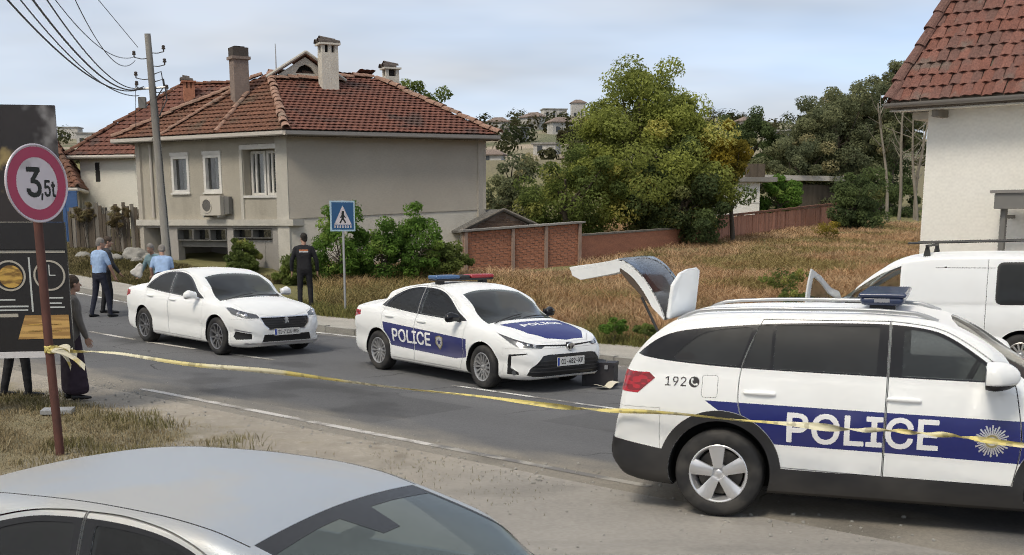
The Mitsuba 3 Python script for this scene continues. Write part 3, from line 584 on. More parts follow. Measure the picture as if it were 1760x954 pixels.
def police_saloon(pose):
    b = Body(4.63,
        zt=[(0, 0.78), (0.03, 0.95), (0.08, 1.035), (0.16, 1.07), (0.35, 1.085), (0.55, 1.105), (0.8, 1.19), (1.15, 1.32), (1.5, 1.40), (1.9, 1.435), (2.25, 1.43), (2.55, 1.395), (2.75, 1.345), (3.2, 1.15), (3.55, 1.005), (3.75, 0.955), (4.05, 0.905), (4.3, 0.835), (4.46, 0.765), (4.55, 0.71), (4.60, 0.64), (4.63, 0.54)],
        zs=[(0, 0.66), (0.06, 0.9), (0.2, 0.985), (0.6, 1.0), (1.0, 0.975), (2, 0.935), (3, 0.905), (3.5, 0.875), (3.9, 0.835), (4.25, 0.765), (4.45, 0.69), (4.56, 0.60), (4.63, 0.46)],
        zb=[(0, 0.45), (0.05, 0.34), (0.2, 0.26), (0.6, 0.21), (1.2, 0.19), (3.5, 0.18), (4.2, 0.18), (4.45, 0.19), (4.57, 0.215), (4.63, 0.29)],
        W=[(0, 0.58), (0.05, 0.69), (0.15, 0.775), (0.35, 0.84), (0.7, 0.88), (1.2, 0.89), (3.4, 0.89), (3.9, 0.875), (4.2, 0.835), (4.4, 0.765), (4.53, 0.665), (4.60, 0.56), (4.63, 0.45)],
        tumble=0.42, crown=0.045, sh=0.07)
    c = Car('police_saloon', 'white police saloon with blue bonnet, blue door stripe and a roof light bar', 'police car', b, pose, 'paint_white')
    R, xr, xf = 0.317, 0.97, 3.67
    w_r = soften(P2([(1.12, 1.035), (1.95, 0.985), (1.95, 1.345), (1.72, 1.335), (1.45, 1.265)])).buffer(-0.02).buffer(0.02)
    w_f = soften(P2([(2.06, 0.98), (2.98, 0.955), (3.10, 0.955), (2.92, 1.06), (2.66, 1.225), (2.45, 1.315), (2.25, 1.345), (2.06, 1.348)])).buffer(-0.02).buffer(0.02)
    dlo = P2([(0.97, 1.045), (1.5, 1.0), (2.0, 0.967), (3.0, 0.937), (3.2, 0.94), (2.95, 1.085), (2.68, 1.25), (2.46, 1.338), (2.2, 1.37), (1.9, 1.37), (1.68, 1.352), (1.40, 1.28)])
    d_f = P2([(2.0, 0.25), (3.16, 0.24), (3.25, 0.5), (3.24, 0.9), (3.215, 0.952), (2.96, 1.105), (2.69, 1.268), (2.46, 1.358), (2.2, 1.388), (2.0, 1.388)])
    d_r = P2([(1.99, 0.25), (1.99, 1.388), (1.88, 1.388), (1.66, 1.37), (1.38, 1.295), (1.12, 1.10), (1.06, 0.9), (1.12, 0.6), (1.34, 0.26)])
    # fascia: lower grille, headlights, fog lamps, tail lights
    gr = front_prism(P2([(-0.70, 0.265), (-0.62, 0.24), (0.62, 0.24), (0.70, 0.265), (0.66, 0.36), (0.50, 0.535), (0.40, 0.55), (-0.40, 0.55), (-0.50, 0.535), (-0.66, 0.36)]), 4.2, 4.9)
    c.put('grille', b.skin(-0.012, -0.03) ^ gr, 'grille_black'); c.shell = c.shell - (gr ^ b.skin(0.02, -0.06))
    for z in (0.31, 0.36, 0.41, 0.46):
        c.put('grille_slat', (b.skin(0.0, -0.02) ^ gr) ^ front_prism(sbox(-0.8, z - 0.006, 0.8, z + 0.006), 4.2, 4.9), 'trim_dark')
    slit = front_prism(P2([(-0.62, 0.672), (0, 0.645), (0.62, 0.672), (0.62, 0.688), (0, 0.672), (-0.62, 0.688)]), 4.35, 4.9)
    c.put('upper_grille', b.skin(-0.006, -0.02) ^ slit, 'grille_black'); c.shell = c.shell - (slit ^ b.skin(0.02, -0.04))
    for sg in (-1, 1):
        o = np.array([1, -sg, 1])
        pr = dir_prism(np.array([(3.98, -0.86, 0.835), (4.2, -0.82, 0.725), (4.33, -0.76, 0.655), (4.53, -0.47, 0.632), (4.56, -0.44, 0.66), (4.40, -0.62, 0.715), (4.25, -0.76, 0.765)]) * o, (0.7, sg * 0.71, 0.0), 0.35)
        lamp_lens(c, pr, balls=[((4.42, sg * 0.63, 0.672), 0.032), ((4.475, sg * 0.56, 0.668), 0.03), ((4.36, sg * 0.69, 0.69), 0.03)])
        pr = dir_prism(np.array([(4.22, -0.82, 0.55), (4.45, -0.66, 0.575), (4.45, -0.66, 0.56), (4.26, -0.80, 0.525), (4.25, -0.80, 0.36), (4.36, -0.74, 0.30), (4.36, -0.74, 0.265), (4.20, -0.83, 0.265), (4.21, -0.83, 0.42)]) * o, (0.7, sg * 0.71, 0), 0.35)
        c.put('fog_lamp_recess', b.skin(-0.004, -0.03) ^ pr, 'grille_black'); c.shell = c.shell - (pr ^ b.skin(0.02, -0.05))
        c.put('fog_lamp', cyl(0.036, 0.05, (4.30, sg * 0.775, 0.295), (0.7, sg * 0.71, 0), 16), 'lamp_reflector', 30)
        pr = dir_prism(np.array([(-0.02, -0.42, 0.93), (0.02, -0.42, 0.80), (0.12, -0.74, 0.80), (0.42, -0.84, 0.86), (0.40, -0.84, 0.93)]) * o, (-0.6, sg * 0.8, 0), 0.4)
        c.put('tail_light', b.skin(0.002, -0.02) ^ pr, 'lamp_red'); c.shell = c.shell - (pr ^ b.skin(0.02, -0.05))
    ws = P2([(3.57, -0.66), (3.66, -0.3), (3.68, 0), (3.66, 0.3), (3.57, 0.66), (2.80, 0.545), (2.73, 0.3), (2.72, 0), (2.73, -0.3), (2.80, -0.545)])
    rw = P2([(0.58, -0.56), (1.22, -0.47), (1.27, 0), (1.22, 0.47), (0.58, 0.56), (0.54, 0)])
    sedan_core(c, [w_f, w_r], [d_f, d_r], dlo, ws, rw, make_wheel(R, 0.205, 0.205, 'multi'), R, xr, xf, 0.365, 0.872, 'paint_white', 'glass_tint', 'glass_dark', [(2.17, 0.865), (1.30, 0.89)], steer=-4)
    for sg in (-1, 1):
        st = P2([(1.12, 0.795), (2.0, 0.755), (3.32, 0.69), (3.3, 0.42), (3.05, 0.385), (2.0, 0.415), (1.32, 0.44), (1.25, 0.46)]).difference(c.gaps).difference(unary_union([Point(x, R).buffer(0.385) for x in (xr, xf)]))
        k = c.put('stripe', b.skin(0.0018, -0.006) ^ side_prism(st, sg, 0.5), 'livery_navy')
        wt = meshkit.text_mesh('POLICE', 0.19, 0.01, True).bounds[1][0]
        c.put('lettering', text_on(b, 'POLICE', 0.19, 1.38 if sg < 0 else 1.62, 0.515, sg, 0.004, True, 1.05 / wt), 'letter_white', False, k)
        shield = P2([(2.575, 0.665), (2.66, 0.69), (2.745, 0.665), (2.745, 0.56), (2.66, 0.475), (2.575, 0.56)])
        e = c.put('emblem', b.skin(0.003, -0.004) ^ side_prism(shield, sg, 0.5), 'badge_silver', False, None, 'shield emblem on the door stripe')
        star = Polygon([(2.66 + (0.052 if i % 2 == 0 else 0.022) * math.sin(np.pi * i / 5), 0.595 + (0.052 if i % 2 == 0 else 0.022) * math.cos(np.pi * i / 5)) for i in range(10)])
        c.put('star', b.skin(0.0055, 0.001) ^ side_prism(star, sg, 0.5), 'livery_navy', False, e)
        c.put('emblem_rim', b.skin(0.006, -0.002) ^ side_prism(shield.difference(shield.buffer(-0.014)), sg, 0.5), 'badge_gold', False, e)
    hoodp = P2([(3.70, -0.60), (4.30, -0.60), (4.50, -0.42), (4.56, 0), (4.50, 0.42), (4.30, 0.60), (3.70, 0.60), (3.775, 0.3), (3.785, 0), (3.775, -0.3)])
    stripe = P2([(3.72, -0.58), (4.24, -0.48), (4.45, -0.30), (4.525, 0.0), (4.48, 0.36), (4.26, 0.54), (3.72, 0.58), (3.785, 0.3), (3.795, 0), (3.785, -0.3)])
    k = c.put('bonnet_wrap', b.skin(0.0018, -0.006) ^ top_prism(stripe, 0.6), 'livery_blue')
    t = meshkit.text_mesh('POLICE', 0.11, 1.0, True); t.apply_scale([1.35, 1, 1]); t.apply_translation([-t.bounds[1][0] / 2, 0, 0])
    A = np.zeros((3, 4)); A[:, 0], A[:, 1], A[:, 2], A[:, 3] = (0, 1, 0), (-1, 0, 0), (0, 0, 1), (4.02, 0, 0.4)
    c.put('bonnet_lettering', M3(t).transform(A) ^ b.skin(0.004, -0.003), 'letter_white', False, k)
    bootp = P2([(-0.2, -0.52), (0.5, -0.58), (0.5, 0.58), (-0.2, 0.52)])
    c.plate((4.632, 0, 0.44), 1, '01-482-KP', 0.52, 0.125)
    em = trimesh.creation.torus(0.048, 0.008, 28, 8); em.apply_transform(np.array([[0, 0, 1, 4.625], [1.35, 0, 0, 0], [0, 1, 0, 0.645], [0, 0, 0, 1.0]])); 
    e = c.put('front_badge', em, 'chrome', 40); c.put('badge_bar', cat([bx(0.01, 0.016, 0.085, (4.625, 0, 0.645)), bx(0.01, 0.09, 0.012, (4.625, 0, 0.665))]), 'chrome', False, e)
    c.put('badge_backing', front_prism(Point(0, 0.645).buffer(0.062), 4.5, 4.62), 'black_gloss', False, e)
    panels(c, hoodp, bootp, 'paint_white', 0.63, 4.12, 0.70, 0.42)
    c.interior(3.15, 2.15, 1.35, 0.2, 0.93, 0.75)
    c.mirrors(3.06, 0.985, 'black_gloss', 'black_plastic', 1.0)
    c.wipers(3.68, 2.8)
    lb = numbered(c.k + '__light_bar'); z0 = b.z(2.05) + 0.045
    c.put('base', rbox(0.26, 1.10, 0.03, 0.012, (2.05, 0, z0)), 'black_plastic', 40, lb)
    c.put('blue_lens', rbox(0.25, 0.46, 0.06, 0.026, (2.05, -0.34, z0 + 0.04)), 'bar_blue', 40, lb, 'blue end of the roof light bar')
    c.put('red_lens', rbox(0.25, 0.46, 0.06, 0.026, (2.05, 0.34, z0 + 0.04)), 'bar_red', 40, lb, 'red end of the roof light bar')
    c.put('speaker', rbox(0.22, 0.2, 0.055, 0.02, (2.05, 0, z0 + 0.036)), 'trim_dark', 40, lb)
    for y in (-0.42, 0.42): c.put('foot', bx(0.14, 0.08, 0.09, (2.05, y, z0 - 0.05)), 'black_plastic', False, lb)
    return c

def white_saloon(pose):
    b = Body(4.79,
        zt=[(0, 0.80), (0.03, 0.98), (0.09, 1.07), (0.2, 1.10), (0.45, 1.115), (0.65, 1.145), (0.95, 1.25), (1.3, 1.365), (1.65, 1.43), (2.05, 1.456), (2.4, 1.452), (2.7, 1.415), (2.88, 1.365), (3.3, 1.18), (3.68, 1.015), (3.85, 0.985), (4.2, 0.945), (4.45, 0.885), (4.62, 0.815), (4.71, 0.75), (4.76, 0.68), (4.79, 0.56)],
        zs=[(0, 0.68), (0.06, 0.92), (0.2, 1.01), (0.6, 1.03), (1.1, 1.0), (2, 0.96), (3, 0.925), (3.6, 0.895), (4.0, 0.86), (4.4, 0.805), (4.6, 0.73), (4.72, 0.63), (4.79, 0.46)],
        zb=[(0, 0.45), (0.05, 0.34), (0.2, 0.26), (0.6, 0.21), (1.2, 0.19), (3.6, 0.18), (4.3, 0.17), (4.6, 0.18), (4.72, 0.205), (4.79, 0.28)],
        W=[(0, 0.62), (0.05, 0.72), (0.15, 0.80), (0.35, 0.86), (0.7, 0.905), (1.2, 0.915), (3.5, 0.915), (4.0, 0.90), (4.35, 0.86), (4.55, 0.79), (4.68, 0.69), (4.75, 0.58), (4.79, 0.47)],
        tumble=0.42, crown=0.045, sh=0.065)
    c = Car('white_saloon', 'plain white saloon without markings parked ahead of the police saloon', 'car', b, pose, 'paint_white')
    R, xr, xf = 0.334, 1.05, 3.867
    w_r = soften(P2([(1.18, 1.06), (2.05, 1.01), (2.05, 1.365), (1.85, 1.36), (1.5, 1.28)])).buffer(-0.02).buffer(0.02)
    w_f = soften(P2([(2.15, 1.005), (3.1, 0.975), (3.2, 0.975), (3.05, 1.075), (2.78, 1.245), (2.55, 1.34), (2.35, 1.37), (2.15, 1.37)])).buffer(-0.02).buffer(0.02)
    dlo = P2([(1.08, 1.06), (1.6, 1.02), (2.1, 0.99), (3.1, 0.957), (3.32, 0.96), (3.08, 1.10), (2.80, 1.272), (2.56, 1.362), (2.3, 1.392), (2.0, 1.392), (1.80, 1.378), (1.46, 1.30)])
    d_f = P2([(2.1, 0.26), (3.3, 0.25), (3.40, 0.5), (3.38, 0.92), (3.335, 0.975), (3.09, 1.12), (2.81, 1.292), (2.57, 1.382), (2.3, 1.412), (2.1, 1.412)])
    d_r = P2([(2.09, 0.26), (2.09, 1.412), (1.98, 1.41), (1.78, 1.395), (1.44, 1.32), (1.20, 1.14), (1.13, 0.92), (1.2, 0.6), (1.42, 0.27)])
    g = P2([(-0.47, 0.71), (0.47, 0.71), (0.50, 0.69), (0.45, 0.56), (0.36, 0.48), (-0.36, 0.48), (-0.45, 0.56), (-0.50, 0.69)])
    gr = front_prism(g, 4.3, 5.1)
    c.put('grille', b.skin(-0.015, -0.03) ^ gr, 'grille_black'); c.shell = c.shell - (gr ^ b.skin(0.02, -0.06))
    c.put('grille_frame', b.skin(0.006, -0.012) ^ front_prism(g.difference(grow(g, -0.018)), 4.3, 5.1), 'chrome')
    for z in (0.53, 0.57, 0.61, 0.65): c.put('grille_slat', (b.skin(-0.003, -0.02) ^ gr) ^ front_prism(sbox(-0.6, z - 0.005, 0.6, z + 0.005), 4.3, 5.1), 'trim_dark')
    low = front_prism(P2([(-0.50, 0.275), (0.50, 0.275), (0.46, 0.40), (-0.46, 0.40)]), 4.3, 5.1)
    c.put('lower_grille', b.skin(-0.015, -0.03) ^ low, 'grille_black'); c.shell = c.shell - (low ^ b.skin(0.02, -0.06))
    c.put('lip', b.skin(0.004, -0.01) ^ front_prism(P2([(-0.75, 0.232), (0.75, 0.232), (0.75, 0.262), (-0.75, 0.262)]), 4.3, 5.1), 'chrome')
    for sg in (-1, 1):
        o = np.array([1, -sg, 1])
        pr = dir_prism(np.array([(4.16, -0.88, 0.86), (4.36, -0.85, 0.745), (4.58, -0.72, 0.685), (4.72, -0.50, 0.68), (4.68, -0.55, 0.745), (4.45, -0.76, 0.815), (4.3, -0.84, 0.85)]) * o, (0.7, sg * 0.71, 0.0), 0.35, 0.01)
        lamp_lens(c, pr, balls=[((4.56, sg * 0.69, 0.725), 0.04), ((4.44, sg * 0.76, 0.755), 0.038)])
        pr = dir_prism(np.array([(4.42, -0.81, 0.46), (4.66, -0.62, 0.42), (4.66, -0.62, 0.33), (4.43, -0.81, 0.31), (4.38, -0.84, 0.36)]) * o, (0.7, sg * 0.71, 0.0), 0.35)
        c.put('air_intake', b.skin(-0.012, -0.03) ^ pr, 'grille_black'); c.shell = c.shell - (pr ^ b.skin(0.02, -0.06))
        c.put('intake_trim', b.skin(0.004, -0.008) ^ dir_prism(np.array([(4.40, -0.83, 0.50), (4.66, -0.62, 0.455), (4.66, -0.62, 0.435), (4.40, -0.83, 0.475)]) * o, (0.7, sg * 0.71, 0.0), 0.35), 'chrome')
        pr = dir_prism(np.array([(-0.02, -0.42, 0.98), (0.02, -0.42, 0.84), (0.12, -0.74, 0.82), (0.46, -0.86, 0.90), (0.44, -0.86, 0.98)]) * o, (-0.6, sg * 0.8, 0), 0.4)
        c.put('tail_light', b.skin(0.002, -0.02) ^ pr, 'lamp_red'); c.shell = c.shell - (pr ^ b.skin(0.02, -0.05))
    ws = P2([(3.70, -0.69), (3.79, -0.3), (3.81, 0), (3.79, 0.3), (3.70, 0.69), (2.93, 0.565), (2.86, 0.3), (2.85, 0), (2.86, -0.3), (2.93, -0.565)])
    rw = P2([(0.70, -0.58), (1.36, -0.49), (1.41, 0), (1.36, 0.49), (0.70, 0.58), (0.66, 0)])
    sedan_core(c, [w_f, w_r], [d_f, d_r], dlo, ws, rw, make_wheel(R, 0.225, 0.225, 'twin'), R, xr, xf, 0.382, 0.897, 'paint_white', 'glass_tint', 'glass_dark', [(2.27, 0.89), (1.38, 0.915)], 'chrome_trim')
    hoodp = P2([(3.83, -0.62), (4.5, -0.66), (4.66, -0.46), (4.735, -0.2), (4.745, 0), (4.735, 0.2), (4.66, 0.46), (4.5, 0.66), (3.83, 0.62), (3.90, 0.3), (3.91, 0), (3.90, -0.3)])
    c.plate((4.795, 0, 0.44), 1, '01-7 116-RKS', 0.52, 0.115)
    lion = P2([(-0.03, -0.05), (-0.005, -0.045), (0.01, -0.01), (0.035, -0.045), (0.045, -0.03), (0.025, 0.005), (0.03, 0.03), (0.015, 0.055), (-0.012, 0.05), (-0.02, 0.03), (-0.045, 0.03), (-0.04, 0.015), (-0.015, 0.01)])
    c.put('front_badge', front_prism(lion.buffer(0.004), 4.70, 4.782).translate((0, 0, 0.635)), 'chrome', False)
    panels(c, hoodp, P2([(-0.2, -0.54), (0.6, -0.6), (0.6, 0.6), (-0.2, 0.54)]), 'paint_white', 0.66, 4.30, 0.72, 0.46)
    c.interior(3.25, 2.22, 1.4, 0.2, 0.95, 0.77)
    c.mirrors(3.16, 1.015, 'paint_white', 'chrome', 1.1)
    c.wipers(3.80, 2.95)
    return c
pbr('chrome_trim', (0.05, 0.05, 0.055), 0.15, 0.3)

def silver_car(pose):
    b = Body(4.60,
        zt=[(0, 0.78), (0.03, 0.96), (0.09, 1.05), (0.25, 1.09), (0.42, 1.13), (0.62, 1.26), (0.85, 1.36), (1.15, 1.425), (1.5, 1.458), (1.9, 1.468), (2.3, 1.455), (2.6, 1.42), (2.78, 1.375), (3.2, 1.245), (3.6, 1.105), (3.88, 1.005), (4.05, 0.96), (4.3, 0.87), (4.45, 0.79), (4.54, 0.71), (4.60, 0.54)],
        zs=[(0, 0.66), (0.06, 0.9), (0.2, 0.98), (0.6, 1.0), (1.0, 0.985), (2, 0.95), (3, 0.93), (3.5, 0.905), (3.9, 0.87), (4.25, 0.76), (4.45, 0.68), (4.60, 0.46)],
        zb=[(0, 0.45), (0.05, 0.34), (0.2, 0.26), (0.6, 0.21), (1.2, 0.19), (3.5, 0.18), (4.2, 0.18), (4.5, 0.22), (4.60, 0.30)],
        W=[(0, 0.58), (0.05, 0.69), (0.15, 0.78), (0.35, 0.84), (0.7, 0.875), (1.2, 0.885), (3.4, 0.885), (3.9, 0.87), (4.2, 0.83), (4.4, 0.75), (4.53, 0.64), (4.60, 0.48)],
        tumble=0.25, crown=0.042, sh=0.05, n=150)
    c = Car('silver_car', 'silver saloon cut off by the bottom edge, its dusty roof and windscreen showing', 'car', b, pose, 'paint_silver')
    R, xr, xf = 0.317, 0.97, 3.65
    w_r = soften(P2([(1.12, 1.05), (1.95, 1.0), (1.95, 1.365), (1.72, 1.355), (1.45, 1.285)])).buffer(-0.02).buffer(0.02)
    w_f = soften(P2([(2.06, 0.995), (2.98, 0.965), (3.10, 0.965), (2.95, 1.065), (2.70, 1.235), (2.48, 1.33), (2.27, 1.362), (2.06, 1.366)])).buffer(-0.02).buffer(0.02)
    dlo = P2([(0.97, 1.06), (1.5, 1.015), (2.0, 0.98), (3.0, 0.947), (3.2, 0.95), (2.98, 1.09), (2.71, 1.26), (2.48, 1.353), (2.2, 1.388), (1.9, 1.388), (1.68, 1.372), (1.40, 1.30)])
    d_f = P2([(2.0, 0.25), (3.16, 0.24), (3.25, 0.5), (3.24, 0.9), (3.215, 0.957), (2.99, 1.11), (2.72, 1.28), (2.48, 1.375), (2.2, 1.41), (2.0, 1.41)])
    d_r = P2([(1.99, 0.25), (1.99, 1.41), (1.88, 1.41), (1.66, 1.392), (1.38, 1.318), (1.12, 1.12), (1.06, 0.9), (1.12, 0.6), (1.34, 0.26)])
    for sg in (-1, 1):
        o = np.array([1, -sg, 1])
        pr = dir_prism(np.array([(4.0, -0.86, 0.84), (4.3, -0.78, 0.66), (4.52, -0.46, 0.64), (4.48, -0.5, 0.72), (4.25, -0.76, 0.79)]) * o, (0.7, sg * 0.71, 0.0)); lamp_lens(c, pr)
        pr = dir_prism(np.array([(-0.02, -0.42, 0.95), (0.02, -0.42, 0.80), (0.12, -0.74, 0.80), (0.42, -0.84, 0.86), (0.40, -0.84, 0.95)]) * o, (-0.6, sg * 0.8, 0), 0.4)
        c.put('tail_light', b.skin(0.002, -0.02) ^ pr, 'lamp_red'); c.shell = c.shell - (pr ^ b.skin(0.02, -0.05))
    gr = front_prism(P2([(-0.45, 0.3), (0.45, 0.3), (0.45, 0.6), (-0.45, 0.6)]), 4.3, 4.9); c.put('grille', b.skin(-0.012, -0.03) ^ gr, 'grille_black'); c.shell = c.shell - (gr ^ b.skin(0.02, -0.06))
    ws = P2([(3.78, -0.70), (3.88, -0.3), (3.90, 0), (3.88, 0.3), (3.78, 0.70), (2.80, 0.635), (2.79, 0.3), (2.785, 0), (2.79, -0.3), (2.80, -0.635)])
    rw = P2([(0.44, -0.56), (0.95, -0.50), (1.0, 0), (0.95, 0.50), (0.44, 0.56), (0.41, 0)])
    sedan_core(c, [w_f, w_r], [d_f, d_r], dlo, ws, rw, make_wheel(R, 0.205, 0.205, 'twin'), R, xr, xf, 0.365, 0.867, 'paint_silver', 'glass_tint', 'glass_dark', [(2.17, 0.875), (1.30, 0.90)], 'black_gloss', 0.0, 'glass_screen')
    # shade band and the mirror mount inside the windscreen
    band = P2([(2.80, -0.635), (2.79, -0.3), (2.785, 0), (2.79, 0.3), (2.80, 0.635), (2.90, 0.65), (2.875, 0.3), (2.87, 0), (2.875, -0.3), (2.90, -0.65)])
    c.put('shade_band', b.skin(-0.0022, -0.0036) ^ top_prism(band, 0.9), 'grille_black')
    c.put('mirror_mount', b.skin(-0.0022, -0.0036) ^ top_prism(P2([(2.83, -0.14), (2.83, 0.14), (3.06, 0.07), (3.06, -0.07)]), 0.9), 'grille_black')
    c.put('rear_view_mirror', rbox(0.05, 0.24, 0.07, 0.03, (2.88, 0, 1.245)), 'trim_dark', 40)
    c.put('inner_screen_trim', b.skin(-0.0022, -0.0036) ^ top_prism(ws.difference(grow(ws, -0.022)), 0.9), 'grille_black')
    for sg in (-1, 1):
        c.put('roof_seam', b.skin(0.001, -0.004) ^ top_prism(P2([(0.70, sg * 0.60), (1.6, sg * 0.635), (2.80, sg * 0.655), (2.80, sg * 0.662), (1.6, sg * 0.642), (0.70, sg * 0.607)]), 1.2), 'trim_dark')
    panels(c, P2([(3.92, -0.60), (4.30, -0.60), (4.50, -0.42), (4.55, 0), (4.50, 0.42), (4.30, 0.60), (3.92, 0.60), (3.975, 0.3), (3.985, 0), (3.975, -0.3)]), P2([(-0.2, -0.52), (0.38, -0.58), (0.38, 0.58), (-0.2, 0.52)]), 'paint_silver', 0.63, 4.12, 0.70, 0.42)
    c.interior(3.12, 2.15, 1.35, 0.2, 0.94, 0.75)
    c.mirrors(3.10, 0.99, 'paint_silver', 'black_plastic', 1.0, (-1,))
    c.wipers(3.88, 2.9)
    return c

def white_van(pose):
    b = Body(4.45,
        zt=[(0, 0.7), (0.02, 1.1), (0.05, 1.5), (0.10, 1.74), (0.2, 1.83), (0.6, 1.86), (1.4, 1.87), (2.1, 1.86), (2.5, 1.82), (2.72, 1.755), (3.0, 1.59), (3.35, 1.32), (3.62, 1.13), (3.8, 1.06), (4.05, 1.0), (4.25, 0.93), (4.38, 0.83), (4.45, 0.6)],
        zs=[(0, 0.6), (0.03, 0.9), (0.1, 1.08), (0.4, 1.12), (2.0, 1.10), (3.0, 1.08), (3.5, 1.03), (3.9, 0.96), (4.2, 0.86), (4.38, 0.72), (4.45, 0.5)],
        zb=[(0, 0.42), (0.05, 0.32), (0.2, 0.26), (0.6, 0.22), (3.5, 0.21), (4.2, 0.22), (4.4, 0.27), (4.45, 0.34)],
        W=[(0, 0.76), (0.04, 0.83), (0.12, 0.88), (0.4, 0.905), (3.4, 0.905), (3.9, 0.88), (4.2, 0.82), (4.38, 0.68), (4.45, 0.5)],
        tumble=0.16, crown=0.05, sh=0.03, n=110)
    c = Car('white_van', 'white panel van with roof bars and an open front door beyond the police SUV', 'van', b, pose, 'paint_van')
    R, xr, xf = 0.317, 0.80, 3.55
    c.arches((xr, xf), 0.37, 0.325)
    w_f = soften(P2([(2.72, 1.14), (3.42, 1.10), (3.34, 1.17), (3.06, 1.36), (2.90, 1.455), (2.72, 1.53)])).buffer(-0.03).buffer(0.03)
    w_s = soften(P2([(0.45, 1.13), (1.15, 1.13), (1.15, 1.66), (0.45, 1.66)])).buffer(-0.04).buffer(0.06)
    d_f = P2([(2.62, 0.28), (3.2, 0.27), (3.42, 0.55), (3.55, 1.08), (3.44, 1.19), (3.10, 1.42), (2.92, 1.53), (2.62, 1.655)]).difference(Point(xf, 0.325).buffer(0.40))
    c.shell = c.shell - side_prism(w_f, -1) - side_prism(w_f, 1)
    ws = top_prism(P2([(3.56, -0.72), (3.64, 0), (3.56, 0.72), (2.88, 0.66), (2.80, 0), (2.88, -0.66)]), 1.0)
    c.pane(ws, 'windscreen', 'glass_clear')
    hl = dir_prism([(3.95, 0.86, 0.93), (4.2, 0.80, 0.72), (4.36, 0.58, 0.70), (4.30, 0.62, 0.86)], (0.7, 0.71, 0))
    for pr in (hl, mir(hl)): lamp_lens(c, pr)
    for sg in (-1, 1):
        pr = dir_prism(np.array([(-0.05, 0.70, 0.75), (0.20, 0.90, 0.75), (0.20, 0.90, 1.15), (-0.05, 0.70, 1.15)]) * np.array([1, sg, 1]), (-0.7, sg * 0.71, 0))
        c.put('tail_light', b.skin(0.002, -0.02) ^ pr, 'lamp_red'); c.shell = c.shell - (pr ^ b.skin(0.02, -0.04))
    base = c.pose
    for sg in (-1, 1):
        d = c.shell ^ side_prism(d_f.buffer(-0.004), sg)
        hinge = (3.56, sg * 0.87)
        if sg > 0: c.pose = base.translate([hinge[0], hinge[1], 0]).rotate([0, 0, 1], -112).translate([-hinge[0], -hinge[1], 0])
        k = c.put('door', d, 'paint_van')
        m = outer_sheet(b.skin(-0.004, -0.008) ^ side_prism(w_f, sg), c.c); c.put('window', m, 'glass_clear', 40, k)
        c.handle(2.76, 0.98, sg, k, 'black_plastic', 0.2)
        c.put('lining', (b.skin(-0.03, -0.06) ^ side_prism(d_f.buffer(-0.03).intersection(sbox(0, 0, 9, 1.08)), sg)), 'trim_dark', 30, k)
        c.pose = base
    for sg in (-1, 1): c.shell = c.shell - side_prism(d_f.buffer(0.004), sg)
    for sg in (-1, 1):
        c.put('window_rubber', b.skin(0.004, -0.012) ^ side_prism(w_s.buffer(0.035), sg), 'black_plastic')
        c.put('window', outer_sheet(b.skin(0.006, 0.002) ^ side_prism(w_s, sg), c.c), 'glass_tint', 40)
        c.put('roof_gutter', b.skin(0.003, -0.003) ^ side_prism(P2([(0.3, 1.62), (2.1, 1.63), (2.1, 1.637), (0.3, 1.627)]).difference(w_s.buffer(0.06)), sg), 'trim_dark')
        c.put('panel_gap', b.skin(0.001, -0.004) ^ side_prism(P2([(1.33, 0.3), (1.338, 0.3), (1.338, 1.76), (1.33, 1.76)]), sg), 'trim_dark')
    c.put('bonnet', c.shell ^ top_prism(P2([(3.72, -0.68), (4.3, -0.6), (4.36, 0), (4.3, 0.6), (3.72, 0.68), (3.78, 0)]), 0.75), 'paint_van')
    c.shell = c.shell - top_prism(P2([(3.714, -0.686), (4.306, -0.606), (4.367, 0), (4.306, 0.606), (3.714, 0.686), (3.774, 0)]), 0.75)
    c.put('body', c.shell, 'paint_van')
    c.wheels((xr, xf), make_wheel(R, 0.19, 0.195, 'multi'), R, 0.88)
    c.interior(3.25, 2.35, 1.6, 0.3, 1.08, 0.8)
    c.put('bulkhead', bx(0.03, 1.6, 1.2, (1.95, 0, 1.05)), 'trim_dark', False)
    for x in (0.75, 2.25):
        zc = b.z(x, 0.66)
        for y in (-0.68, 0.68): c.put('bar_foot', m3.Manifold.batch_hull([M3(bx(0.10, 0.07, 0.02, (x, y, zc - 0.0))), M3(bx(0.05, 0.05, 0.02, (x, y, zc + 0.13)))]), 'black_plastic', False)
        c.put('roof_bar', cbox(0.045, 1.50, 0.03, 0.008, (x, 0, zc + 0.15)), 'black_plastic', False)
    for y in (-0.62, 0.62): c.put('long_bar', tube([(0.35, y, b.z(1.5, 0.62) + 0.20), (2.55, y, b.z(1.5, 0.62) + 0.17)], 0.016, 8), 'black_plastic', 40)
    c.mirrors(3.30, 1.17, 'black_plastic', 'black_plastic', 1.3, (-1,))
    return c
_zr = PchipInterpolator([-400, -120, -60, -48, -42, -36, -30, -25.4, -21, -15, -10, -6, 60], [10.5, 6.0, 2.6, 1.85, 1.38, 0.88, 0.52, 0.27, 0.14, 0.085, 0.03, 0.0, 0.0])
_sn = PchipInterpolator([-60, 2.5, 6.8, 17.95, 18.6, 23, 28, 39, 50, 70, 110, 170, 400], [-0.2, -0.15, 0, 0, 0.05, 0.38, 0.62, 1.35, 1.9, 2.6, 4.2, 6.5, 9])
DU, DN = np.array([0.731, -0.682]), np.array([0.682, 0.731])      # along the road (towards the camera), across it (away)
N0, N1 = 8.84, 16.24                                              # road edges
def un(x, y): return DU[0] * np.asarray(x) + DU[1] * np.asarray(y), DN[0] * np.asarray(x) + DN[1] * np.asarray(y)
def xy(u, n): return u * DU[0] + n * DN[0], u * DU[1] + n * DN[1]
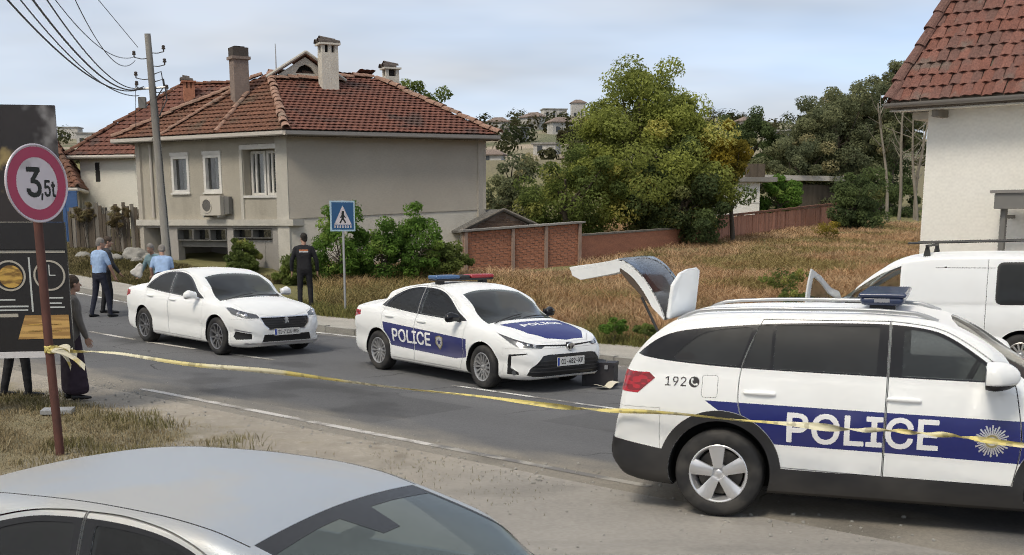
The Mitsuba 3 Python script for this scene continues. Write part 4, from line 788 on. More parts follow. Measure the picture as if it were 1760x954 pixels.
def terrain(x, y):
    u, n = un(x, y); return _zr(np.clip(u, -400, 60)) + _sn(np.clip(n, -60, 400))
# ------------------------------------------------------------------ ground, road, kerb, pavement
def tz(x, y): return float(terrain(np.array([x]), np.array([y]))[0])
def P_un(p): return p.x * 0.731 - p.y * 0.682, p.x * 0.682 + p.y * 0.731
def ground_tex(p, n, uv):
    u, nn = P_un(p)
    a = fbm(p.x * 0.45, p.y * 0.45, 0.0, 4); b = fbm(p.x * 3.1, p.y * 3.1, 5.0, 4); c = noise(p.x * 38, p.y * 38, 2.0); f = fbm(p.x * 11, p.y * 11, 9.0, 3)
    dirt = mix((0.30, 0.27, 0.225), (0.215, 0.19, 0.155), b); dirt = mix(dirt, (0.36, 0.33, 0.28), 0.3 * smoothstep(0.60, 0.78, f))
    dirt = mix(dirt, (0.115, 0.095, 0.07), 0.6 * smoothstep(0.66, 0.85, fbm(p.x * 1.7, p.y * 1.7, 31.0, 3)))
    apron = mix((0.275, 0.258, 0.232), (0.225, 0.21, 0.19), fbm(p.x * 1.2, p.y * 1.2, 3.0, 4)); apron = mix(apron, (0.17, 0.16, 0.145), 0.5 * smoothstep(0.52, 0.75, fbm(p.x * 0.6, p.y * 2.2, 8.0, 4)))
    near = mix(dirt, apron, smoothstep(-10.5, -6.5, u + 2.5 * (a - 0.5)))
    grass = mix((0.19, 0.155, 0.095), (0.12, 0.11, 0.06), b)
    near = mix(near, grass, smoothstep(-10.5, -12.5, u + 3.0 * (b - 0.5)) * (1 - smoothstep(7.3, 8.3, nn + 1.2 * (b - 0.5))))
    field = mix((0.30, 0.19, 0.085), (0.20, 0.13, 0.06), b); field = mix(field, (0.10, 0.11, 0.045), smoothstep(-17, -26, u + 6 * (a - 0.5)) * 0.8)
    far = mix(field, (0.13, 0.115, 0.07), smoothstep(60, 90, nn))
    out = mix(near, far, smoothstep(17.5, 18.6, nn))
    return out * (0.93 + 0.14 * c)
bumped('ground_soil', proc(ground_tex), 0.95, proc(lambda p, n, uv: fbm(p.x * 14, p.y * 14, 0.0, 4) + 0.35 * noise(p.x * 70, p.y * 70, 3.0)), 0.009)
def road_tex(p, n, uv):
    u, nn = P_un(p)
    g = noise(p.x * 55, p.y * 55, 1.0); g2 = noise(p.x * 150, p.y * 150, 4.0)
    a = fbm(u * 0.35, nn * 1.3, 2.0, 4); col = mix((0.084, 0.085, 0.089), (0.112, 0.112, 0.114), a)
    w = dr.exp(-dr.square((nn - 10.0) / 0.5)) + dr.exp(-dr.square((nn - 11.6) / 0.5)) + dr.exp(-dr.square((nn - 13.6) / 0.5)) + dr.exp(-dr.square((nn - 15.2) / 0.5))
    col = col * (1.0 + 0.12 * w)
    dust = smoothstep(9.9, 8.9, nn + 1.1 * (fbm(u * 0.9, nn * 2, 6.0, 4) - 0.5)) * 0.75 + smoothstep(15.6, 16.3, nn + 0.5 * (a - 0.5)) * 0.6
    col = mix(col, (0.25, 0.225, 0.185), dust)
    d1, d2, _ = voronoi(u * 0.42 + 0.35 * fbm(u, nn, 3.0, 3), nn * 0.42 + 0.35 * fbm(u + 9, nn, 5.0, 3)); crack = (1 - smoothstep(0.004, 0.016, d2 - d1)) * smoothstep(0.42, 0.60, fbm(u * 0.3, nn * 0.4, 21.0, 3)); col = col * (1 - 0.5 * crack)
    patch = smoothstep(0.0, 0.02, 0.9 - dr.abs(nn - 10.3)) * smoothstep(0.0, 0.02, 1.9 - dr.abs(u + 13.0)) + smoothstep(0.0, 0.02, 0.5 - dr.abs(nn - 11.5)) * smoothstep(0.0, 0.02, 2.6 - dr.abs(u + 7.2)); col = col * (1 - 0.16 * patch)
    stain = smoothstep(0.62, 0.80, fbm(u * 0.7 + 3, nn * 0.9, 14.0, 4)); col = col * (1 - 0.30 * stain)
    return col * (0.84 + 0.2 * g + 0.12 * g2)
bumped('asphalt', proc(road_tex), 0.9, proc(lambda p, n, uv: noise(p.x * 90, p.y * 90, 0.0) + 0.5 * noise(p.x * 220, p.y * 220, 5.0)), 0.004)
bumped('pavement_slabs', proc(lambda p, n, uv: mix((0.33, 0.31, 0.275), (0.24, 0.225, 0.195), fbm(p.x * 2.5, p.y * 2.5, 0.0, 4)) * (0.88 + 0.24 * noise(p.x * 45, p.y * 45, 0.0))), 0.9, proc(lambda p, n, uv: fbm(p.x * 25, p.y * 25, 0.0, 3)), 0.006)
bumped('kerb_stone', proc(lambda p, n, uv: mix((0.34, 0.33, 0.30), (0.22, 0.21, 0.19), fbm(p.x * 4, p.y * 4, p.z * 4, 4)) * (0.85 + 0.3 * noise(p.x * 50, p.y * 50, p.z * 50))), 0.9, proc(lambda p, n, uv: fbm(p.x * 30, p.y * 30, p.z * 30, 3)), 0.006)
pbr('road_paint', proc(lambda p, n, uv: mix((0.62, 0.62, 0.60), (0.16, 0.15, 0.14), smoothstep(0.40, 0.72, fbm(p.x * 5, p.y * 5, 0.0, 4)))), 0.7)
pbr('road_paint_worn', proc(lambda p, n, uv: mix((0.46, 0.44, 0.41), (0.21, 0.195, 0.17), smoothstep(0.40, 0.68, fbm(p.x * 3, p.y * 3, 0.0, 4)))), 0.8)

def sheet(us, ns, dz=0.0, extra=None):
    U, Nn = np.meshgrid(us, ns, indexing='ij'); x, y = xy(U, Nn); z = terrain(x, y) + dz
    if extra is not None: z = z + extra(U, Nn)
    V = np.stack([x, y, z], -1).reshape(-1, 3); a, b = len(us), len(ns)
    i, j = np.meshgrid(np.arange(a - 1), np.arange(b - 1), indexing='ij'); k = i * b + j
    F = np.stack([k, k + b, k + b + 1, k + 1], -1).reshape(-1, 4)
    return trimesh.Trimesh(V, np.vstack([F[:, [0, 1, 2]], F[:, [0, 2, 3]]]), process=False)
us = np.concatenate([np.linspace(-400, -70, 40)[:-1], np.linspace(-70, -1, 140)[:-1], np.linspace(-1, 60, 40)])
def relief(U, Nn):
    p = np.stack([U * 0.8, Nn * 0.8, np.zeros_like(U)], -1); a = meshkit.fbm(p, 4, 3) - 0.5
    q = np.where((Nn > 8.6) & (Nn < 18.0), 0.0, 1.0)
    hard = ((U > -10) & (Nn < 9) & (Nn > 2)).astype(float)
    amp = np.where(Nn > 18, 0.22, 0.06) * q * (1 - hard)
    sink = np.where((Nn > 8.75) & (Nn < 18.05), -0.08, 0.0)
    return a * amp + sink
ns = np.concatenate([np.linspace(-60, 0, 30)[:-1], np.linspace(0, 8.7, 44), [8.84, 8.9, 12, 16.2, 17.9, 18.0, 18.1], np.linspace(18.4, 60, 110), np.linspace(61, 400, 60)])
struct('ground', sheet(us, ns, 0, relief), 'ground_soil', 'bare dusty earth and dry field around the road', True)
ur = np.concatenate([np.linspace(-300, -60, 40)[:-1], np.linspace(-60, 60, 140)])
rd = sheet(ur, np.concatenate([[8.62], np.linspace(8.84, 16.24, 12)]), 0.0, lambda U, Nn: 0.012 - 0.03 * (Nn < 8.7))
struct('road', rd, 'asphalt', 'grey asphalt two lane road running across to the left', True)
def line_strip(u0, u1, n, w, key='road_paint', name='road_marking', dz=0.017, label='faded white line painted on the asphalt'):
    m = sheet(np.linspace(u0, u1, max(3, int(abs(u1 - u0) * 3))), np.array([n - w / 2, n + w / 2]), dz); struct(name, m, key, label, True)
line_strip(-15.6, -9.6, 8.97, 0.12, 'road_paint_worn', label='worn white edge line beside the dirt shoulder')
pbr('road_paint_faint', proc(lambda p, n, uv: mix((0.30, 0.285, 0.255), (0.155, 0.148, 0.14), smoothstep(0.35, 0.62, fbm(p.x * 3, p.y * 3, 0.0, 4)))), 0.85)
line_strip(-9.6, -6.6, 8.97, 0.12, 'road_paint_faint', label='almost worn away white edge line near the police SUV')
line_strip(-12.8, 3.0, 12.42, 0.075, label='thin white centre line in front of the police saloon')
for k in range(5): line_strip(-24.2 - 4.6 * k + 0.6, -22.4 - 4.6 * k + 0.6, 12.45, 0.11, 'road_paint_worn', label='white dash of the centre line on the left')
line_strip(-21.3, -19.6, 12.42, 0.11, 'road_paint_worn', label='white dash of the centre line beside the white saloon'); line_strip(-18.6, -17.2, 12.42, 0.10, 'road_paint_worn', label='white dash of the centre line between the two saloons')
line_strip(-40, -9.0, 16.02, 0.11, label='white edge line along the far kerb')
# kerb stones and pavement on the far side
kv = []
for i in range(26):
    u = -27 + i * 0.98
    m = cbox(0.96, 0.15, 0.26, 0.015); m.apply_transform(trimesh.transformations.rotation_matrix(math.atan2(DU[1], DU[0]), [0, 0, 1])); x, y = xy(u, 16.33)
    m.apply_translation((x, y, tz(x, y) + 0.005 + 0.008 * math.sin(i * 2.3))); kv.append(m)
pv = struct('pavement', sheet(np.linspace(-60, 12, 120), np.array([16.40, 16.7, 17.3, 17.9, 18.3]), 0.0, lambda U, Nn: 0.125 - 0.12 * (Nn > 18.1) + 0.01 * np.sin(U * 3.1)), 'pavement_slabs', 'narrow broken concrete pavement beyond the far kerb', True)
for m in kv: put(pv, 'kerb_stone', m, 'kerb_stone')
struct('kerb', cat([sheet(np.linspace(-60, -27.5, 50), np.array([16.25, 16.4]), 0.13), sheet(np.linspace(-60, -27.5, 50), np.array([16.245, 16.25]), 0.0, lambda U, Nn: 0.13 * (Nn > 16.247))]), 'kerb_stone', 'stone kerb of the far left pavement', False)
# ------------------------------------------------------------------ hills beyond
def hill_h(x, y):
    az = np.degrees(np.arctan2(x, y)); r = np.hypot(x, y)
    crest = 7 + 27 * np.clip((r - 150) / 280, 0, 1) + 4 * np.clip((r - 430) / 200, 0, 1)
    w = np.clip((r - 95) / 120, 0, 1); w = w * w * (3 - 2 * w)
    b = meshkit.fbm(np.stack([x * 0.006, y * 0.006, 0 * x], -1), 4, 5) - 0.5
    side = 1.0 + 0.15 * np.cos(np.radians(az * 6 - 60)) - 0.30 * np.clip((az - 6) / 18, 0, 1)
    return w * (crest * side + 9 * b) + (1 - w) * 2.0
def hill_sheet():
    az = np.radians(np.linspace(-50, 50, 150)); r = np.concatenate([np.linspace(95, 600, 70), [700, 900]])
    A, R_ = np.meshgrid(az, r, indexing='ij'); x, y = R_ * np.sin(A), R_ * np.cos(A); z = hill_h(x, y)
    V = np.stack([x, y, z], -1).reshape(-1, 3); a, b = A.shape
    i, j = np.meshgrid(np.arange(a - 1), np.arange(b - 1), indexing='ij'); k = i * b + j; F = np.stack([k, k + b, k + b + 1, k + 1], -1).reshape(-1, 4)
    return trimesh.Trimesh(V, np.vstack([F[:, [0, 2, 1]], F[:, [0, 3, 2]]]), process=False)
pbr('hill_scrub', proc(lambda p, n, uv: mix(mix((0.17, 0.15, 0.10), (0.09, 0.095, 0.055), smoothstep(0.40, 0.6, fbm(p.x * 0.05, p.y * 0.05, 0.0, 4))), (0.24, 0.20, 0.15), smoothstep(0.55, 0.7, fbm(p.x * 0.03 + 5, p.y * 0.09, 0.0, 4)))), 0.95)
struct('hill', hill_sheet(), 'hill_scrub', 'distant hillside with scrub and scattered houses', True)
# ------------------------------------------------------------------ building materials
def stucco(key, a, b, grime=0.25, sc=1.0):
    bumped(key, proc(lambda p, n, uv: mix(mix(a, b, smoothstep(0.3, 0.7, fbm(p.x * 0.9 * sc, p.y * 0.9 * sc, p.z * 0.5 * sc, 4))), (a[0] * 0.55, a[1] * 0.53, a[2] * 0.5), grime * smoothstep(0.52, 0.8, fbm(p.x * 3, p.y * 3, p.z * 0.7, 4))) * (0.94 + 0.12 * noise(p.x * 30, p.y * 30, p.z * 30))), 0.92, proc(lambda p, n, uv: fbm(p.x * 45, p.y * 45, p.z * 45, 3)), 0.0018)
stucco('stucco_taupe', (0.41, 0.375, 0.32), (0.385, 0.352, 0.30), 0.08)
stucco('stucco_tan', (0.43, 0.395, 0.325), (0.375, 0.345, 0.285), 0.3)
stucco('stucco_pale', (0.54, 0.51, 0.45), (0.47, 0.445, 0.39), 0.3)
stucco('stucco_cream', (0.80, 0.775, 0.69), (0.77, 0.745, 0.66), 0.08)
stucco('stucco_white', (0.80, 0.785, 0.725), (0.77, 0.752, 0.69), 0.06)
stucco('concrete_grey', (0.30, 0.29, 0.27), (0.22, 0.21, 0.195), 0.4)
stucco('pole_concrete', (0.31, 0.295, 0.265), (0.235, 0.22, 0.20), 0.4)
stucco('garage_grey', (0.36, 0.335, 0.305), (0.30, 0.28, 0.26), 0.4)
def tile_tex(a, b, c):
    return proc(lambda p, n, uv: mix(mix(a, b, cell_rand(p.x * 4.1 + 0.13, p.y * 4.1, p.z * 6.3)), c, smoothstep(0.52, 0.76, fbm(p.x * 1.6, p.y * 1.6, p.z * 1.6, 4))) * (0.82 + 0.36 * noise(p.x * 26, p.y * 26, p.z * 26)))
bumped('tile_red', tile_tex((0.17, 0.068, 0.045), (0.125, 0.052, 0.037), (0.085, 0.050, 0.040)), 0.85, proc(lambda p, n, uv: fbm(p.x * 20, p.y * 20, p.z * 20, 3)), 0.006)
bumped('tile_brown', tile_tex((0.175, 0.078, 0.046), (0.125, 0.058, 0.036), (0.105, 0.068, 0.045)), 0.85, proc(lambda p, n, uv: fbm(p.x * 20, p.y * 20, p.z * 20, 3)), 0.006)
bumped('tile_pale', tile_tex((0.33, 0.20, 0.145), (0.24, 0.14, 0.10), (0.20, 0.155, 0.12)), 0.85, proc(lambda p, n, uv: fbm(p.x * 25, p.y * 25, p.z * 25, 3)), 0.008)
for i, (a, b) in enumerate([((0.227, 0.094, 0.068), (0.15, 0.068, 0.052)), ((0.26, 0.117, 0.088), (0.176, 0.083, 0.065)), ((0.189, 0.096, 0.078), (0.13, 0.075, 0.062)), ((0.215, 0.088, 0.065), (0.156, 0.088, 0.074))]):
    bumped('roof_tile_%d' % i, proc(lambda p, n, uv, a=a, b=b: mix(mix(a, b, fbm(p.x * 6, p.y * 6, p.z * 6, 3)), (0.16, 0.13, 0.11), 0.8 * smoothstep(0.56, 0.78, fbm(p.x * 3.3 + 9, p.y * 3.3, p.z * 3.3, 4))) * (0.8 + 0.4 * noise(p.x * 40, p.y * 40, p.z * 40))), 0.88, proc(lambda p, n, uv: fbm(p.x * 22, p.y * 22, p.z * 22, 3)), 0.01)
bumped('brick_red', proc(lambda p, n, uv: mix((0.42, 0.185, 0.11), (0.30, 0.13, 0.08), fbm(p.x * 3, p.y * 3, p.z * 9, 4)) * (0.8 + 0.4 * noise(p.x * 30, p.y * 30, p.z * 30))), 0.92, proc(lambda p, n, uv: fbm(p.x * 20, p.y * 20, p.z * 40, 3)), 0.008)
bumped('brick_brown', proc(lambda p, n, uv: mix((0.20, 0.13, 0.09), (0.11, 0.075, 0.055), fbm(p.x * 3, p.y * 3, p.z * 9, 4)) * (0.8 + 0.4 * noise(p.x * 30, p.y * 30, p.z * 30))), 0.92, proc(lambda p, n, uv: fbm(p.x * 20, p.y * 20, p.z * 40, 3)), 0.008)
pbr('mortar', (0.26, 0.20, 0.16), 0.95)
def wood(key, a, b):
    bumped(key, proc(lambda p, n, uv: mix(a, b, fbm(p.x * 9, p.y * 9, p.z * 1.3, 4)) * (0.8 + 0.4 * cell_rand(p.x * 7, p.y * 7, 0))), 0.9, proc(lambda p, n, uv: fbm(p.x * 40, p.y * 40, p.z * 5, 3)), 0.006)
wood('wood_red', (0.42, 0.20, 0.13), (0.30, 0.14, 0.092)); wood('wood_dark', (0.12, 0.095, 0.07), (0.065, 0.052, 0.04)); wood('wood_grey', (0.21, 0.19, 0.16), (0.13, 0.115, 0.10))
wood('soffit_wood', (0.20, 0.17, 0.135), (0.14, 0.115, 0.09))
pbr('gutter_grey', (0.25, 0.235, 0.22), 0.5, 0.3); pbr('gutter_pale', (0.50, 0.46, 0.41), 0.6)
pbr('frame_white', proc(lambda p, n, uv: mix((0.70, 0.68, 0.64), (0.55, 0.53, 0.49), fbm(p.x * 6, p.y * 6, p.z * 6, 3))), 0.5)
scene['window_pane'] = {'type': 'thindielectric', 'int_ior': 1.5, 'specular_transmittance': rgb(0.8, 0.82, 0.82)}
pbr('curtain', proc(lambda p, n, uv: mix((0.30, 0.29, 0.275), (0.17, 0.165, 0.16), 0.5 + 0.5 * dr.sin((p.x + p.y) * 55))), 0.9)
pbr('room_dark', (0.03, 0.028, 0.026), 0.95)
pbr('blue_sheet', proc(lambda p, n, uv: mix((0.045, 0.105, 0.25), (0.03, 0.075, 0.19), fbm(p.x * 2, p.y * 2, p.z * 2, 3))), 0.6)
pbr('ac_white', (0.52, 0.48, 0.41), 0.6); pbr('ac_grille', (0.14, 0.13, 0.115), 0.6)
pbr('rust_brown', proc(lambda p, n, uv: mix((0.15, 0.058, 0.045), (0.07, 0.036, 0.03), fbm(p.x * 14, p.y * 14, p.z * 5, 4))), 0.75, 0.2)
pbr('galvanised', (0.50, 0.50, 0.49), 0.45, 0.7)
pbr('wire_dark', (0.07, 0.07, 0.072), 0.6); pbr('insulator', (0.07, 0.055, 0.045), 0.3)
pbr('plastic_grey', (0.16, 0.155, 0.145), 0.6)

def V3(*a): return np.array(a, float)
class Frame:          # a wall: s along it, h up, d outward
    def __init__(s, a, b):
        s.a = np.array(a, float); s.L = float(np.linalg.norm(np.array(b) - s.a)); s.e = (np.array(b, float) - s.a) / s.L; s.n = np.array([s.e[1], -s.e[0]])
    def tm(s):
        A = np.eye(4); A[:2, 0] = s.e; A[:2, 1] = s.n; A[:2, 3] = s.a
        return A
    def box(s, s0, s1, h0, h1, d0, d1, ch=0.0):
        m = cbox(abs(s1 - s0), abs(d1 - d0), abs(h1 - h0), ch) if ch else bx(abs(s1 - s0), abs(d1 - d0), abs(h1 - h0))
        m.apply_translation(((s0 + s1) / 2, (d0 + d1) / 2, (h0 + h1) / 2)); return s.put(m)
    def put(s, m):
        m = m.copy(); m.apply_transform(s.tm())
        if np.linalg.det(s.tm()[:3, :3]) < 0: m.invert()
        return m
    def wall(s, poly, d0, d1):       # polygon in (s, h) extruded over d
        m = extr(poly, abs(d1 - d0)); A = np.array([[1, 0, 0, 0], [0, 0, -1, max(d0, d1)], [0, 1, 0, 0], [0, 0, 0, 1.0]]); m.apply_transform(A)
        return s.put(m)
    def pt(s, u, h, d): q = s.a + s.e * u + s.n * d; return V3(q[0], q[1], h)

def wall_window(fr, holder, s0, s1, h0, h1, depth=0.10, fw=0.07, sash=1, curtain=True, sill=True, fmat='frame_white'):
    w = numbered(holder + '__window')
    P = lambda part, m, mat, **k: put(w, part, m, mat, **k)
    P('frame', cat([fr.box(s0, s0 + fw, h0, h1, -depth, 0.03, 0.008), fr.box(s1 - fw, s1, h0, h1, -depth, 0.03, 0.008), fr.box(s0 + fw, s1 - fw, h1 - fw, h1, -depth, 0.03, 0.008), fr.box(s0 + fw, s1 - fw, h0, h0 + fw, -depth, 0.03, 0.008)] + [fr.box(s0 + (s1 - s0) * (i + 1) / (sash + 1) - 0.035, s0 + (s1 - s0) * (i + 1) / (sash + 1) + 0.035, h0 + fw, h1 - fw, -depth, 0.02) for i in range(sash - 1 if sash > 1 else 0)]), fmat)
    P('pane', fr.wall(sbox(s0 + fw, h0 + fw, s1 - fw, h1 - fw), -depth + 0.02, -depth + 0.024), 'window_pane')
    if curtain: 
        m = fr.box(s0 + fw + (s1 - s0) * 0.28, s1 - fw, h0 + fw, h1 - fw, -depth - 0.10, -depth - 0.09); P('curtain', m, 'curtain')
    P('dark_room_sheet', fr.box(s0 + 0.01, s1 - 0.01, h0 + 0.01, h1 - 0.01, -depth - 0.42, -depth - 0.40), 'room_dark')  # dark sheet behind the pane, coloured to stand for the unlit room
    if sill: P('sill', fr.box(s0 - 0.04, s1 + 0.04, h0 - 0.045, h0 - 0.002, -0.05, 0.07, 0.006), 'frame_white')
    return w

def tile_field(poly3, eave, expo, wid, th=0.028, jitter=0.006, seed=0, lip=0.0, ripple=0.012):
    """Tiles laid over a planar roof face. poly3: its corners; eave: two corners of the lower edge. Yields one mesh per tile."""
    rs = np.random.RandomState(seed); P = np.asarray(poly3, float); a, b = np.asarray(eave[0], float), np.asarray(eave[1], float)
    e = (b - a) / np.linalg.norm(b - a); n = np.zeros(3)
    for i in range(len(P)): n += np.cross(P[i], P[(i + 1) % len(P)])
    n /= np.linalg.norm(n); n = n if n[2] > 0 else -n
    up = np.cross(n, e); up = up if up[2] > 0 else -up
    q = np.stack([(P - a) @ e, (P - a) @ up], 1); pg = Polygon(q).buffer(0)
    x0, y0, x1, y1 = pg.bounds; rows = int(math.ceil((y1 - lip) / expo))
    for r in range(-1 if lip else 0, rows):
        yy = r * expo
        for k in range(int(x0 / wid) - 2, int(x1 / wid) + 3):
            xx = (k + 0.5 * (r % 2)) * wid
            cell = sbox(xx, yy, xx + wid, yy + expo * 1.0)
            inter = pg.intersection(cell).area / cell.area if pg.intersects(cell) else 0
            if inter < 0.45: continue
            L, W = expo * 1.28, wid * 0.97
            jx, jy, jr, jz = rs.normal(0, jitter, 4)
            # a shallow barrel: two facets each side
            nx = 4; X = np.linspace(-W / 2, W / 2, nx + 1); prof = ripple * np.cos(np.pi * X / W * 2.0)
            top = np.array([[x, y, (th if y == 0 else 0.006) + p] for y in (0.0, L) for x, p in zip(X, prof)]); bot = top - [0, 0, 0.018]
            V = np.vstack([top, bot]); m = nx + 1; F = []
            for i in range(nx):
                F += [[i, i + 1, m + i + 1], [i, m + i + 1, m + i], [i + 2 * m, i + 1, i], [i + 2 * m, i + 1 + 2 * m, i + 1]]
            F += [[2 * m, 0, m], [2 * m, m, 3 * m], [nx, nx + 2 * m, 3 * m + nx], [nx, 3 * m + nx, m + nx]]
            ca, sa = math.cos(jr * 3), math.sin(jr * 3)
            loc = np.stack([V[:, 0] * ca - V[:, 1] * sa + xx + wid / 2 + jx, V[:, 0] * sa + V[:, 1] * ca + yy + jy, V[:, 2] + 0.02 + abs(jz)], 1)
            yield trimesh.Trimesh(a + loc[:, :1] * e + loc[:, 1:2] * up + loc[:, 2:3] * n, np.array(F), process=False)

def roof_slab(polys, th=0.12):          # closed slab under a set of planar faces that share corners
    vs = []; F = []
    for p in polys:
        p = np.asarray(p, float); i0 = len(vs); k = len(p); vs += list(p) + list(p - [0, 0, th])
        for i in range(1, k - 1): F += [[i0, i0 + i, i0 + i + 1], [i0 + k, i0 + k + i + 1, i0 + k + i]]
        for i in range(k): j = (i + 1) % k; F += [[i0 + i, i0 + k + i, i0 + k + j], [i0 + i, i0 + k + j, i0 + j]]
    return trimesh.Trimesh(np.array(vs), np.array(F), process=False)
def ridge_tiles(a, b, r=0.11, step=0.33, seed=0, th=0.02):
    rs = np.random.RandomState(seed); a, b = np.asarray(a, float), np.asarray(b, float); L = np.linalg.norm(b - a); d = (b - a) / L
    side = np.cross(d, [0, 0, 1.0]); side /= np.linalg.norm(side); up = np.cross(side, d); out = []
    for i in range(int(L / step)):
        c = a + d * (i + 0.5) * step + rs.normal(0, 0.012, 3); ang = np.linspace(0, np.pi, 7); rr = r * rs.uniform(0.92, 1.08)
        ring = lambda r_, t, lift: c + d * t + side * (r_ * np.cos(ang))[:, None] + up * (r_ * np.sin(ang) * 0.8 + lift)[:, None]
        A, B = ring(rr * 1.08, -step * 0.56, 0.025), ring(rr * 0.95, step * 0.56, 0.0); A2, B2 = ring(rr * 1.08 - th, -step * 0.56, 0.025), ring(rr * 0.95 - th, step * 0.56, 0.0)
        V = np.vstack([A, B, A2, B2]); F = []
        for k in range(6): F += [[k, k + 1, 8 + k], [k, 8 + k, 7 + k], [15 + k, 14 + k, 22 + k], [15 + k, 22 + k, 22 + k + 1 - 1], [k, 14 + k, k + 1], [k + 1, 14 + k, 15 + k]]
        out.append(trimesh.Trimesh(V, F, process=False))
    return out
def chimney(holder, c, w, d, z0, z1, mat, yaw=0.4, cap='brick', part='chimney'):
    k = numbered(holder + '__' + part); R = lambda m: m.apply_transform(trimesh.transformations.rotation_matrix(yaw, [0, 0, 1])).apply_translation((c[0], c[1], 0))
    put(k, 'shaft', R(cbox(w, d, z1 - z0, 0.01, (0, 0, (z0 + z1) / 2))), mat)
    if cap == 'brick':
        put(k, 'band', R(cbox(w + 0.12, d + 0.12, 0.09, 0.01, (0, 0, z1 + 0.045))), mat); put(k, 'crown', R(cbox(w + 0.02, d + 0.02, 0.28, 0.01, (0, 0, z1 + 0.23))), 'brick_sooty')
        put(k, 'flue', R(cbox(w - 0.16, d - 0.16, 0.05, 0.005, (0, 0, z1 + 0.385))), 'room_dark')
    else:
        for x in (-1, 0, 1):
            for y in (-1, 1):
                if cap == 'arch' and x == 0: continue
                put(k, 'pier', R(cbox(0.11, 0.11, 0.24, 0.006, (x * (w / 2 - 0.06), y * (d / 2 - 0.06), z1 + 0.12))), mat)
        put(k, 'flue', R(bx(w - 0.26, d - 0.26, 0.22, (0, 0, z1 + 0.11))), 'room_dark')
        put(k, 'slab', R(cbox(w + 0.14, d + 0.14, 0.06, 0.01, (0, 0, z1 + 0.27))), mat)
        hood = ridge_tiles((-w / 2 - 0.1, -0.12, z1 + 0.30), (w / 2 + 0.12, -0.12, z1 + 0.30), 0.14, 0.25, 3) + ridge_tiles((-w / 2 - 0.1, 0.13, z1 + 0.30), (w / 2 + 0.12, 0.13, z1 + 0.30), 0.14, 0.25, 4) + ridge_tiles((-w / 2, 0.0, z1 + 0.37), (w / 2, 0.0, z1 + 0.37), 0.13, 0.25, 5)
        for m in hood: put(k, 'cap_tile', R(m), 'tile_sooty')
    return k
pbr('brick_sooty', (0.065, 0.055, 0.048), 0.95); pbr('tile_sooty', proc(lambda p, n, uv: mix((0.13, 0.105, 0.09), (0.07, 0.06, 0.052), fbm(p.x * 9, p.y * 9, p.z * 9, 3))), 0.9)
def brick_face(fr, holder, s0, s1, h0, h1, bl, bh, mat, joint=0.012, proud=0.014, limit=300, seed=1, poly=None):
    rs = np.random.RandomState(seed); ms = []
    for r in range(int((h1 - h0) / bh)):
        for c in range(-1, int((s1 - s0) / bl) + 1):
            a = s0 + (c + 0.5 * (r % 2)) * bl; b_ = min(a + bl, s1); a = max(a, s0)
            if b_ - a < 0.06: continue
            if poly is not None and not poly.contains(sbox(a, h0 + r * bh, b_, h0 + (r + 1) * bh)): continue
            ms.append(fr.box(a + joint / 2, b_ - joint / 2, h0 + r * bh + joint / 2, h0 + (r + 1) * bh - joint / 2, -0.01, proud + rs.uniform(-0.005, 0.005)))
    return ms

